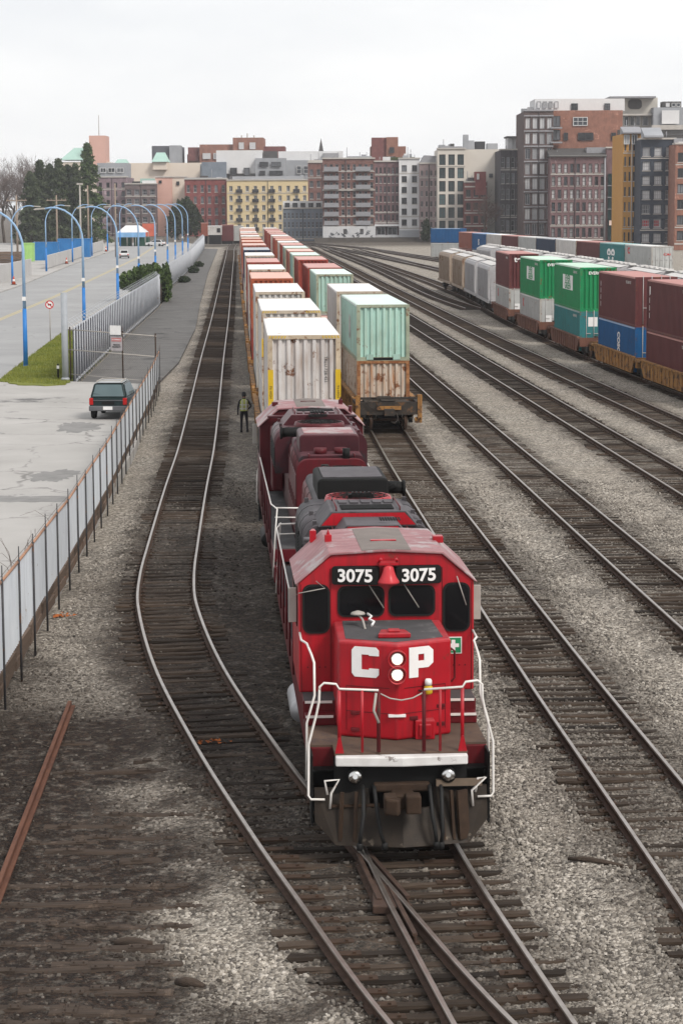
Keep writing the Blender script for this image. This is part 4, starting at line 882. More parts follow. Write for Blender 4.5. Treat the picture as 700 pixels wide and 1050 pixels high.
# the train on the next track
RT = [(106.2, 'mint'), (122.0, 'white'), (151, 'mint'), (166, 'red'), (189, 'red'), (205, 'mint'), (221, 'salmon'), (237, 'mint'), (253, 'red'), (269, 'white'), (286, 'orange'), (303, 'red'), (320, 'white'), (338, 'red'), (356, 'salmon'), (374, 'red'), (392, 'red'), (410, 'white')]
rlow = ['rusty', 'grey', 'grey', 'maroon', 'grey', 'maroon', 'white', 'grey', 'maroon', 'grey', 'red', 'maroon', 'grey', 'maroon', 'grey', 'red', 'maroon', 'grey']
SX = lambda y: np.interp(y, [100, 106, 122, 151, 166, 200, 300, 451], [2.22, 1.98, 1.02, -.36, -1.08, -2.75, -7.3, -14.2])
for i, (y, c) in enumerate(RT):
    rz = math.atan2(SX(y) - SX(y + 12), 12); x = float(SX(y))
    if i == 0:
        wc_ = well_car(y, 'second', 'rusty yellow container car with grimy black end at the front of the second train', car_yellow, 2.5, 'well cars of the second train', x, rz)
        e_ = [o for o in wc_.children if o.name.startswith('end_platform')][0]; e_.material_slots[0].link = 'OBJECT'; e_.material_slots[0].material = car_dark
        for s in (-1, 1):
            m = MB(); m.box(s * 1.30, s * 1.50, -3.16, -2.95, .55, 1.62); m.box(s * 1.18, s * 1.50, -3.10, -3.02, .35, .6); m.build('corner_post', car_yellow, wc_)
            m = MB(); m.tube([(s * 1.1, -3.16, .75), (s * 1.1, -3.28, .6), (s * .6, -3.28, .55), (s * .6, -3.16, .75)], .02, 6); m.build('grab_iron', car_dark, wc_)
            m = MB(); m.tube([(s * 1.4, -3.0, 1.6), (s * 1.4, -.6, 1.35)], .03, 6); m.build('side_rail', car_yellow, wc_)
        MB().box(-1.28, 1.28, -3.2, -3.0, 1.42, 1.52).build('end_rail', car_dark, wc_); MB().box(-.55, .55, -3.19, -3.13, .95, 1.12).build('brake_step', car_yellow, wc_)
        m = MB(); m.tube([(.5 * math.cos(a) * .5 - .7, -3.25, 1.28 + .25 * math.sin(a)) for a in [2 * math.pi * k / 16 for k in range(17)]], .02, 5); m.build('brake_wheel', car_dark, wc_)
        MB().box(-1.0, 1.0, -3.0, -.4, 1.13, 1.2).build('deck_grime', car_dark, wc_)
    else: well_car(y, 'second', f'rusty low container car, {ORD[i]} from the front of the second train', car_yellow, 1.1, 'well cars of the second train', x, rz)
    lt = 'rust eaten container with peeling white ribs under the mint one, front of second train' if i == 0 else f'lower {rlow[i]} container, {ORD[i]} from the front of the second train'
    container(rlow[i], x, y, FLOOR, rz, lt, 'lower containers of the second train')
    ut = 'mint green ribbed container stacked on the rust eaten one, front of second train' if i == 0 else f'upper {c} container, {ORD[i]} from the front of the second train'
    t = container(c, x, y, FLOOR + 2.59, rz, ut, 'upper containers of the second train')
    if i == 0:
        decal(t, 'lettering', 'M', 1.5, PS['white'][0], (-1.216, 5.2, 1.25), 'side', .06)
        m = MB(); m.box(-.75, .45, -.003, .06, .02, .15); m.build('fork_pocket', soot, t)
        for s in (-1, 1): MB().box(s * .62 - .16, s * .62 + .16, -.03, .01, .05, .3).build('bracket', PS['mint'][0], t)
well_car(136.6, 'second', 'low container car without an upper box, between white and mint containers of the second train', car_yellow, 1.0, 'well cars of the second train', float(SX(136.6)), math.atan2(SX(136.6) - SX(148), 12))
container('red', float(SX(136.6)), 136.6, FLOOR, math.atan2(SX(136.6) - SX(148), 12), 'lower red container with nothing stacked on it, second train', 'lower containers of the second train')
# the stacked train on the right: nearest first
ST = [(117.6, 'maroon', 'maroon', car_yellow, 1.2, 'yellow container car at the right edge under two maroon containers', 'maroon container on top, cut off by the right edge', 'lower maroon container at the right edge, standing in a yellow car'),
      (133, 'maroon', 'blue', car_yellow, 1.2, 'yellow container car carrying the blue container', 'maroon container stacked on the blue one', 'blue container with white lettering up its flank, standing in a yellow car'),
      (152.5, 'green', 'teal', car_brown, 1.0, 'brown container car carrying the teal container', 'bright green container with round white emblem, stacked on the teal one', 'teal container standing in a brown car under a green one'),
      (172.5, 'green', 'grey', car_brown, 1.0, 'brown container car between the teal container and the farthest grey one', 'bright green container stacked on a grey one, next to the maroon one', 'grey container with red marks under the farther green container'),
      (192.5, 'maroon', 'grey', car_brown, 1.0, 'brown container car next to the grey hopper cars', 'maroon container with short white lettering, next to the grey hopper cars', 'grey container with red marks under the maroon one by the hopper cars')]
CODES = [text_mesh(q, .24, .003, PS['white'][0], .004) for q in ('TCNU 478 213 0', 'FSCU 604 918 7', 'GLDU 091 442 5')]
for i, (y, c, l, cp, ext, lw, lu, ll) in enumerate(ST):
    x = EV['stacks'](y); rz = heading('stacks', y + 6)
    well_car(y, 'stacks', lw, cp, ext, 'well cars of the right train')
    b = container(l, x, y, FLOOR, rz, ll, 'containers of the right train', doors=l in ('grey', 'blue', 'teal'))
    u = container(c, x, y, FLOOR + 2.59, rz, lu, 'containers of the right train', H=2.9, doors=(c == 'maroon' and i < 2))
    if c == 'green':
        p = plate(u, 'white_panel', white_paint, (-1.217, 5.6, 1.75), 4.6, 1.0, 'side'); q = PS['green'][0]
        decal(p, 'panel_lettering', 'EVER', .62, q, (0, -.008, .24), 'end', .02, 1.7); decal(p, 'panel_lettering', 'GREEN', .62, q, (0, -.008, -.25), 'end', .02, 1.45)
        decal(u, 'lettering', 'EVERGREEN', .27, white_paint, (.1, .02, 2.52), 'end', .008, 1.05)
        if i == 2:
            e = plate(u, 'round_emblem', white_paint, (.45, .02, 1.95), 0, 0, 'end', disc(.42)); decal(e, 'emblem_mark', 'E', .36, q, (0, -.008, 0), 'end', .01)
    if i == 4: decal(u, 'lettering', 'tex', .62, white_paint, (-.35, .02, 2.42), 'end', .02, 1.1)
    if l == 'grey':
        decal(b, 'lettering', 'K', .85, decal_red, (-1.217, 9.9, 1.9), 'side', .04); decal(b, 'lettering', 'K LINE', .36, decal_red, (.45, -.04, 2.05), 'end', .01)
        plate(b, 'yellow_label', yellow_paint, (.55, -.012, .95), .5, .5); plate(b, 'white_label', white_paint, (-.5, -.012, 1.05), .55, .6)
    if l == 'blue':
        me = text_mesh('COSCO', .46, .004, white_paint, .018); me.transform(Matrix.Scale(2.3, 4, Vector((0, 0, 1)))); me.transform(Matrix.Rotation(R(90), 4, 'Y')); link('lettering', me, b, (-1.222, 5.2, 1.25), -math.pi / 2)
        plate(b, 'oval_emblem', white_paint, (.1, -.012, 1.9), 0, 0, 'end', [(a * 1.25, z) for a, z in disc(.32)]); plate(b, 'white_label', white_paint, (.1, -.012, 1.1), .8, .14)
    if l == 'teal':
        plate(b, 'white_label', white_paint, (-.35, -.012, 1.9), .62, .62); plate(b, 'white_label', white_paint, (.6, -.012, 1.95), .2, .3); plate(b, 'white_label', white_paint, (.95, -.012, 2.1), .2, .25)
        m = MB()
        for k in range(14): m.prism([(.3 + k * .8, 2.50), (.6 + k * .8, 2.50), (.75 + k * .8, 2.58), (.45 + k * .8, 2.58)], 'yz', -1.226, -1.222)
        m.build('hazard_stripe', PS['white'][0], b)
    if c == 'maroon' and i < 2:
        for k in range(4): plate(u, 'white_mark', white_paint, (-1.217, 11.4, .9 + k * .42), .07, .3, 'side')
    for t_, hh in ((u, 2.9), (b, 2.59)):
        if t_ is u or l != 'blue': link('code_lettering', CODES[i % 3], t_, (-1.222, 2.2, hh - .38), -math.pi / 2)
    if i == 0: plate(u, 'white_mark', white_paint, (-1.217, 11.3, 2.3), .22, .45, 'side')
# covered hopper cars
hop_tan = mat('weathered tan hopper paint', (.40, .33, .27), (.28, .22, .17), scale=.8, rough=.7, streak=(.17, .10, .06), streak_amt=.7, rust=(.17, .09, .05), rust_amt=.28, rust_scale=1.2)
hop_grey = mat('weathered silver hopper paint', (.44, .44, .45), (.34, .33, .34), scale=.8, rough=.6, streak=(.22, .19, .17), streak_amt=.5, rust=(.2, .14, .1), rust_amt=.14)
hop_roof = mat('pale hopper roof', (.62, .61, .59), (.45, .43, .42), scale=1, rough=.7, rust=(.28, .22, .17), rust_amt=.2)
_hm = {}
def hopper(y, k, label, paint, group, L=15.2):
    x = EV[k](y); t = thing('hopper_car', label, 'rail car', (x, y, 0), heading(k, y + L / 2), group)
    if paint.name not in _hm:
        sec = [(-1.35, 1.1), (-1.55, 1.5), (-1.55, 4.05), (-1.42, 4.32), (-.6, 4.55), (.6, 4.55), (1.42, 4.32), (1.55, 4.05), (1.55, 1.5), (1.35, 1.1)]
        m = MB(); V = []
        for yy, sc in ((1.7, .0), (.9, .75), (.85, 1)):
            pass
        m.prism(sec, 'xz', 1.2, L - 1.2)
        for s in (-1, 1):
            m.box(s * 1.50, s * 1.60, .35, L - .35, 1.05, 1.32)
            for q in range(1, 13): yy = 1.2 + (L - 2.4) * q / 13; m.box(s * 1.552, s * 1.62, yy - .05, yy + .05, 1.34, 4.0)
        body = m.mesh('hopper_body', paint)
        m = MB(); m.prism([(-1.25, 4.43), (-.6, 4.58), (.6, 4.58), (1.25, 4.43), (.6, 4.56), (-.6, 4.56)], 'xz', 1.25, L - 1.25); m.box(-.35, .35, .6, L - .6, 4.62, 4.66)
        for q in range(6): yy = 2 + (L - 4) * q / 5; m.box(-.3, .3, yy - .5, yy + .5, 4.66, 4.76)
        roof = m.mesh('roof', hop_roof)
        m = MB()
        for s, (a, b) in enumerate(((.35, 2.9), (L - .35, L - 2.9))): pass
        m.box(-1.35, 1.35, .3, 1.2, 1.0, 1.25); m.prism([(.4, 1.25), (1.2, 1.25), (1.2, 3.6)], 'yz', -.06, .06)
        for s in (-1, 1): m.tube([(s * 1.4, .4, 1.1), (s * 1.4, .4, 4.2), (s * .5, .7, 4.6)], .03, 5)
        for q in range(7): m.tube([(-1.4, .4, 1.4 + q * .4), (-.95, .4, 1.4 + q * .4)], .02, 4)
        end = m.mesh('end_frame', paint)
        m = MB(); V = []
        for (zz, hw, hy) in ((1.12, 1.3, 2.0), (.42, .35, .5)): V += [(-hw, -hy, zz), (hw, -hy, zz), (hw, hy, zz), (-hw, hy, zz)]
        m.add(V, [(0, 1, 2, 3), (7, 6, 5, 4), (0, 4, 5, 1), (1, 5, 6, 2), (2, 6, 7, 3), (3, 7, 4, 0)]); ch = m.mesh('chute', paint)
        bt = MB()
        for s in (-1, 1): bt.prism([(-1.1, .35), (-1.0, .75), (1.0, .75), (1.1, .35), (.75, .30), (.45, .42), (-.45, .42), (-.75, .30)], 'yz', s * .95, s * 1.1)
        bt.box(-1.0, 1.0, -.18, .18, .45, 1.0)
        ws = MB(); wheel(ws, .78, 0, .46); wheel(ws, -.78, 0, .46)
        _hm[paint.name] = (body, roof, end, ch, bt.mesh('bogie', black), ws.mesh('wheel_set', steel_side))
    body, roof, end, ch, bt, ws = _hm[paint.name]
    link('hopper_body', body, t); link('roof', roof, t); link('end_frame', end, t); link('end_frame', end, t, (0, L, 0), math.pi)
    for q in (.33, .67): link('chute', ch, t, (0, L * q, 0))
    for q in (1.6, L - 1.6):
        b = link('bogie', bt, t, (0, q, 0))
        for w in (-.85, .85): link('wheel_set', ws, b, (0, w, 0))
    return t
hopper(207.5, 'stacks', 'silver grey hopper car right behind the maroon container', hop_grey, 'hopper cars of the right train')
hopper(223.7, 'stacks', 'silver grey hopper car next to the tan hopper cars', hop_grey, 'hopper cars of the right train')
hopper(239.9, 'stacks', 'rust streaked tan hopper car next to the silver grey ones', hop_tan, 'hopper cars of the right train')
hopper(256.1, 'stacks', 'rust streaked tan hopper car at the far end of its train', hop_tan, 'hopper cars of the right train')
for i in range(9):
    hopper(150 + i * 16.6, 'hoppers', f'pale roofed hopper car seen over the stacked containers, {ORD[i]} from the right edge', hop_grey, 'hopper cars behind the stacked containers')
# the long row of containers in the background
BR = [(224, 'navy'), (250, 'grey'), (262.5, 'teal'), (275, 'maroon'), (287.5, 'white'), (300, 'navy'), (312.5, 'grey'), (325, 'maroon'), (337.5, 'white'), (350, 'blue'), (362.5, 'brick')]
NB = ['dark navy container at the right edge of the background row', 'long pale grey container with a red mark, in the background row', 'teal container with large white marks in the background row', 'maroon container beside the teal one in the background row', 'white container between maroon and navy ones in the background row', 'navy container between two pale ones in the background row', 'pale grey container between navy and maroon ones in the background row', 'maroon container between two pale ones in the background row', 'white container beside the blue one in the background row', 'bright blue container in the background row', 'brick red container at the far end of the background row']
for i, (y, c) in enumerate(BR):
    x = EV['background'](y); rz = heading('background', y + 6)
    lowc = ['white', 'maroon', 'grey'][i % 3]
    container(lowc, x, y, .0, rz, f'lower {lowc} container in the background row, {ORD[i]} stack from the right edge', 'lower containers of the background row')
    t = container(c, x, y, 2.66, rz, NB[i], 'upper containers of the background row', doors=(i in (1, 2)))
    if c == 'teal': decal(t, 'lettering', '88', 2.1, white_paint, (-1.217, 6.5, 1.1), 'side', .05, 1.9)
    if i == 1: decal(t, 'lettering', 'C', .9, decal_red, (-1.217, 10.4, 1.9), 'side', .05, 1.5); decal(t, 'lettering', 'CAI', .32, decal_red, (.5, -.045, 1.7), 'end', .01, 1.5)
    if c == 'blue': decal(t, 'lettering', 'S', 1.2, white_paint, (-1.217, 6.2, 1.2), 'side', .05, 1.6)
p = at(475, 249, 420)
container('grey', p.x, 420, .0, R(62), 'lower grey container under the lone blue one beyond the hopper cars', 'lone containers beyond the hopper cars', L=6.06)
container('blue', p.x, 420, 2.66, R(62), 'lone dark blue container beyond the tan hopper cars', 'lone containers beyond the hopper cars', L=6.06)
# ------------------------------------------------------------------ fences, signs, lamps on the left
galv_sheet = mat('pale galvanised sheet', (.68, .72, .76), (.58, .62, .67), scale=1.5, rough=.45, streak=(.36, .37, .38), streak_amt=.45, rust=(.25, .17, .12), rust_amt=.08, randv=.12)
post_dark = mat('dark steel post', (.075, .075, .08), (.045, .045, .048), scale=5, rough=.6, rust=(.12, .06, .035), rust_amt=.22)
rail_rust = mat('rusty top rail', (.42, .25, .17), (.30, .16, .10), scale=5, rough=.8)
timber = mat('weathered retaining board', (.17, .12, .09), (.09, .065, .05), scale=2.5, stretch=(1, 8, 8), rough=.9, bump=.4, randv=.35, rust=(.25, .10, .06), rust_amt=.15)
wire = mat('fence wire', (.10, .075, .06), scale=6, rough=.8)
PF = [(-7.06, 38.0), (-7.10, 47), (-7.16, 49.7), (-7.26, 53), (-7.36, 56.4), (-7.44, 59.4), (-7.5, 62.2), (-8.0, 78), (-8.9, 100), (-9.5, 115), (-10.15, 128)]
def along(P, d):
    for (x0, y0), (x1, y1) in zip(P, P[1:]):
        L = math.hypot(x1 - x0, y1 - y0)
        if d <= L: return x0 + (x1 - x0) * d / L, y0 + (y1 - y0) * d / L
        d -= L
    return P[-1]
def plen(P): return sum(math.hypot(b[0] - a[0], b[1] - a[1]) for a, b in zip(P, P[1:]))
fence = thing('sheet_metal_fence', 'pale sheet metal fence with dark posts and rusty top rail beside the curving track', 'fence')
n = int(plen(PF) / 2.93); PP = [along(PF, k * plen(PF) / n) for k in range(n + 1)]
htop = lambda y: float(np.interp(y, [38, 47, 62, 128], [2.52, 2.48, 2.22, 2.02]))
postm = {}
for k, (x, y) in enumerate(PP):
    h = htop(y); m = MB(); m.cyl((0, 0, -.3), (0, 0, h + .06), .026, 8); m.tube([(0, 0, h), (0, 0, h + rnd.uniform(.15, .38))], .013, 5)
    m.build('post', post_dark, fence, (x + .05, y, 0))
for k in range(n):
    (x0, y0), (x1, y1) = PP[k], PP[k + 1]; h0, h1 = htop(y0), htop(y1); m = MB(); V = []; S = 24
    for i in range(S + 1):
        t = i / S; dx = (.022 if i % 2 else 0); zb = .62 + .02 * math.sin(k * 1.7)
        for z, q in ((zb, 0), ((h0 * (1 - t) + h1 * t) - .04, 0)): V.append((x0 + (x1 - x0) * t - dx, y0 + (y1 - y0) * t, z))
    m.add(V, [(2 * i, 2 * i + 2, 2 * i + 3, 2 * i + 1) for i in range(S)]); o = m.build('sheet_panel', galv_sheet, fence)
    sd = o.modifiers.new('thickness', 'SOLIDIFY'); sd.thickness = .004
    for q, zz in enumerate((.08, .34)):
        j = rnd.uniform(-.03, .03); m = MB(); m.bar((x0 - .10 + j, y0 + .03, zz), (x1 - .10 - j, y1 - .03, zz + j), .07, .22); m.build('retaining_board', timber, fence)
for k in range(n):
    (x0, y0), (x1, y1) = PP[k], PP[k + 1]
    MB().tube([(x0 + .02, y0, htop(y0)), (x1 + .02, y1, htop(y1))], .034, 7).build('top_rail', rail_rust, fence)
for s, zz in ((.04, .14),):
    MB().tube([(x + s, y, htop(y) + zz + .02 * math.sin(i * 2.1)) for i, (x, y) in enumerate(PP)], .006, 4).build('barbed_wire', wire, fence)

# tall ribbed fence along the service path
rib_light = mat('pale fence rib', (.50, .52, .56), (.38, .40, .43), scale=2, rough=.5, rust=(.3, .2, .15), rust_amt=.08)
rib_dark = mat('blue grey fence sheet', (.085, .095, .12), (.055, .062, .085), scale=2, rough=.5)
tall = thing('ribbed_metal_fence', 'tall grey ribbed metal fence with barbed top along the service path', 'fence')
n = int(plen(FENCE) / 5.7); TP = [along(FENCE, k * plen(FENCE) / n) for k in range(n + 1)]
th = lambda y: float(np.interp(y, [131, 180, 300, 520], [3.15, 3.0, 2.8, 2.6]))
for k in range(n):
    (x0, y0), (x1, y1) = TP[k], TP[k + 1]; d = Vector((x1 - x0, y1 - y0, 0)); nx = Vector((d.y, -d.x, 0)).normalized(); h0, h1 = th(y0), th(y1)
    m = MB(); S = 15
    m.add([Vector((x0, y0, .0)) - nx * .03, Vector((x1, y1, .0)) - nx * .03, Vector((x1, y1, h1)) - nx * .03, Vector((x0, y0, h0)) - nx * .03,
           Vector((x0, y0, .0)) - nx * .01, Vector((x1, y1, .0)) - nx * .01, Vector((x1, y1, h1)) - nx * .01, Vector((x0, y0, h0)) - nx * .01], [(3, 2, 1, 0), (4, 5, 6, 7), (0, 1, 5, 4), (1, 2, 6, 5), (2, 3, 7, 6), (3, 0, 4, 7)], 1)
    m.bar(Vector((x0, y0, h0)), Vector((x1, y1, h1)), .07, .07, 0); m.bar(Vector((x0, y0, .08)) + nx * .05, Vector((x1, y1, .08)) + nx * .05, .06, .12, 0)
    m.build('fence_panel', [rib_light, rib_dark], tall)
npst = n * 3; QP = [along(FENCE, k * plen(FENCE) / npst) for k in range(npst + 1)]; restp = MB()
for k in range(npst + 1):
    x, y = QP[k]; h = th(y); m = MB() if k < 100 else restp; o3 = Vector((0, 0, 0)) if k < 100 else Vector((x + .07, y, 0))
    m.cyl(o3 + Vector((0, 0, -.2)), o3 + Vector((0, 0, h + .05)), .042, 7); m.tube([o3 + Vector((0, 0, h)), o3 + Vector((-.35, 0, h + .38))], .018, 5)
    if k < 100: m.build('post', rib_light, tall, (x + .07, y, 0))
restp.build('far_posts', rib_light, tall)['kind'] = 'stuff'
for s, zz in ((-.12, .13), (-.24, .27), (-.36, .39)): MB().tube([(x - .08 + s, y, th(y) + zz) for x, y in TP], .012, 4).build('barbed_wire', rib_light, tall)
# end post of the tall fence, chain link gate with its boards
g0, g1 = Vector((-15.55, 131.2, 0)), Vector((-10.3, 128.4, 0))
m = MB(); m.cyl((0, 0, -.2), (0, 0, 5.2), .19, 14); lathe(m, [(.25, 0), (.25, .15), (.2, .2)], (0, 0, LOTZ), 14); o = m.build('steel_pole', mat('grey pole paint', (.36, .38, .41), (.28, .30, .32), scale=2, rough=.5), None, (-15.75, 131.2, 0)); tag(o, 'tall thick grey steel pole at the corner of the grass beside the ribbed fence', 'pole')
gate = thing('chain_link_gate', 'thin chain link gate across the service path behind the parked car', 'gate')
for z in (.55, 1.95, 3.1): MB().tube([g0 + Vector((0, 0, z)), g1 + Vector((0, 0, z - .25))], .035 if z > 1 else .02, 6).build('frame_rail', galv, gate)
for t in (.02, .62, .99): p = g0.lerp(g1, t); MB().cyl(p, p + Vector((0, 0, 3.25 - .25 * t)), .04, 8).build('frame_post', rust_brown, gate)
m = MB(); dv = (g1 - g0)
for i in range(46):
    for s in (1, -1):
        t0 = i / 45; t1 = t0 + s * .42
        if 0 <= t1 <= 1: m.tube([g0 + dv * t0 + Vector((0, 0, .5)), g0 + dv * t1 + Vector((0, 0, 2.85))], .004, 3, cap=False)
o = m.build('wire_mesh', galv, gate); o['kind'] = 'stuff'
def board(name, label, c, w, h, m0, rows):
    t = thing(name, label, 'sign', c, math.atan2(dv.y, dv.x))
    MB().prism(rrect(-w / 2, w / 2, -h / 2, h / 2, .03), 'xz', -.02, 0).build('board', m0, t)
    for (x0, x1, z0, z1, mm) in rows: MB().box(x0, x1, -.026, -.021, z0, z1).build('panel', mm, t)
    return t
p = at(118.5, 338.5, 129.6); board('warning_board', 'blank white board hanging on the chain link gate', (p.x, 129.6, p.z), .74, .52, white_paint, [])
pink = mat('faded red print', (.50, .16, .16), (.45, .2, .2), scale=6, rough=.6)
b2 = (p.x + .06, 129.62, p.z - .76)
t = board('warning_board', 'faded grey and red notice below the white board on the gate', b2, .78, .80, mat('faded notice', (.42, .39, .40), scale=4, rough=.6), [(-.33, .33, .12, .32, pink)])
link('lettering', text_mesh('NO TRESPASSING', .075, .002, white_paint, .002), t, (0, -.03, .22)); link('lettering', text_mesh('PRIVATE\nPROPERTY', .12, .002, decal_dark, .002), t, (0, -.03, -.14))
# no parking sign on the verge
sp = gp(52, 351, LOTZ); t = thing('road_sign', 'round red ringed prohibition sign on a thin post in the grass', 'sign', (sp.x, sp.y, LOTZ))
MB().cyl((0, 0, 0), (0, 0, 2.9), .035, 8).build('post', galv, t)
m = MB(); m.prism([(a, z + 2.75) for a, z in disc(.31, 26)], 'xz', -.06, -.04); m.build('disc', white_paint, t)
m = MB(); V = [(a * .31, -.065, 2.75 + b * .31) for a, b in disc(1, 26)] + [(a * .235, -.065, 2.75 + b * .235) for a, b in disc(1, 26)]
m.add(V, [(k, (k + 1) % 26, 26 + (k + 1) % 26, 26 + k) for k in range(26)]); m.build('red_ring', decal_red, t)
MB().bar((-.19, -.066, 2.93), (.19, -.066, 2.57), .006, .06).build('red_bar', decal_red, t); m = MB(); m.box(-.13, .13, -.062, -.058, 2.69, 2.81); m.build('black_mark', decal_dark, t)
hp = gp(60, 389, LOTZ); t = thing('marker_post', 'short dark marker post standing in the grass by the pole', 'post', (hp.x, hp.y, LOTZ))
MB().cyl((0, 0, 0), (0, 0, .9), .05, 8).build('post', soot, t); MB().box(-.07, .07, -.07, .07, .62, .8).build('band', white_paint, t)

# blue street lamps
lamp_blue = mat('sky blue lamp paint', (.30, .45, .64), (.24, .38, .57), scale=3, rough=.4)
lamp_deep = mat('deep blue lamp base', (.03, .20, .55), (.025, .16, .45), scale=3, rough=.4)
def lamp(x, y, s, label, h=9.9, src=[]):
    if not src:
        t = thing('street_lamp', label, 'street lamp', (x, y, LOTZ), 0, 'blue street lamps along the road')
        MB().tube([(0, 0, 0), (0, 0, 3.6)], [.15, .125], 10).build('base_post', lamp_deep, t)
        P = [(0, 0, 3.6), (0, 0, 7.2)] + [(-(1 - math.cos(R(a))) * 2.3, 0, 7.2 + 2.55 * math.sin(R(a))) for a in (12, 25, 38, 52, 66, 80, 92)] + [(-2.9, 0, 9.66)]
        MB().tube(P, [.11, .09] + [.072] * 8, 9).build('curved_arm', lamp_blue, t)
        m = MB(); m.prism([(-2.8, 9.62), (-2.9, 9.74), (-3.6, 9.70), (-3.75, 9.60), (-3.6, 9.55)], 'xz', -.16, .16); m.build('lamp_head', galv, t, bevel=.03)
        m = MB(); m.box(-.15, .15, -.15, .15, 0, .08); m.build('base_plate', lamp_deep, t); m = MB(); m.box(-.12, .12, -.14, -.10, 4.1, 4.35); m.build('pole_tag', white_paint, t)
        src.append(t); return t
    r = copy_thing(src[0], (x, y, LOTZ), 0 if s > 0 else math.pi, label, 'blue street lamps along the road'); return r
RL = [(25, 143), (86, 178), (121, 213), (143, 248), (160, 283), (172.6, 318), (180.6, 353), (188, 388), (193.6, 423)]
for i, (px, y) in enumerate(RL):
    p = at(px, 300, y)
    lamp(p.x, y, 1, 'blue arched street lamp rising from the grass verge, closest of all' if i == 0 else f'blue arched street lamp behind the ribbed fence, {ORD[i]} counting from the verge')
LLs = [(13, 287), (48, 338), (75, 390), (95, 435), (111, 480), (124, 530)]
for i, (px, y) in enumerate(LLs):
    p = at(px, 280, y); lamp(p.x, y, -1, f'blue arched street lamp on the far side of the road, {ORD[i]} from the left edge')
# timber power poles
pole_wood = mat('grey pole timber', (.30, .24, .19), (.2, .16, .13), scale=2, rough=.9)
def power_pole(px, ytop, Y, label, arms=1, tall_lamp=False, m0=None):
    p = at(px, ytop, Y); t = thing('power_pole', label, 'pole', (p.x, Y, 0), 0, 'poles beyond the road')
    MB().tube([(0, 0, 0), (0, 0, p.z)], [.22, .14], 9).build('pole', m0 or pole_wood, t)
    for k in range(arms):
        m = MB(); m.box(-1.9, 1.9, -.1, .1, p.z - 1.1 - k * 1.0, p.z - .9 - k * 1.0)
        for q in (-1.7, -1.0, 1.0, 1.7): m.cyl((q, 0, p.z - .9 - k), (q, 0, p.z - .65 - k), .06, 6)
        m.build('crossarm', m0 or pole_wood, t)
    if tall_lamp:
        m = MB(); m.box(-.6, .6, -.2, .2, p.z - .1, p.z + .25); m.build('floodlight', galv, t)
    return t
power_pole(17, 200, 430, 'timber power pole with crossarm before the bare trees', 1)
power_pole(58, 200, 440, 'timber power pole with crossarm in front of the dark conifers', 1)
power_pole(82, 189, 450, 'pale slender mast with floodlights left of the tall conifer', 0, True, galv)
power_pole(90, 190, 455, 'plain timber pole right of the floodlight mast', 0)
power_pole(118, 188, 430, 'reddish timber pole in front of the purple brick building', 0)

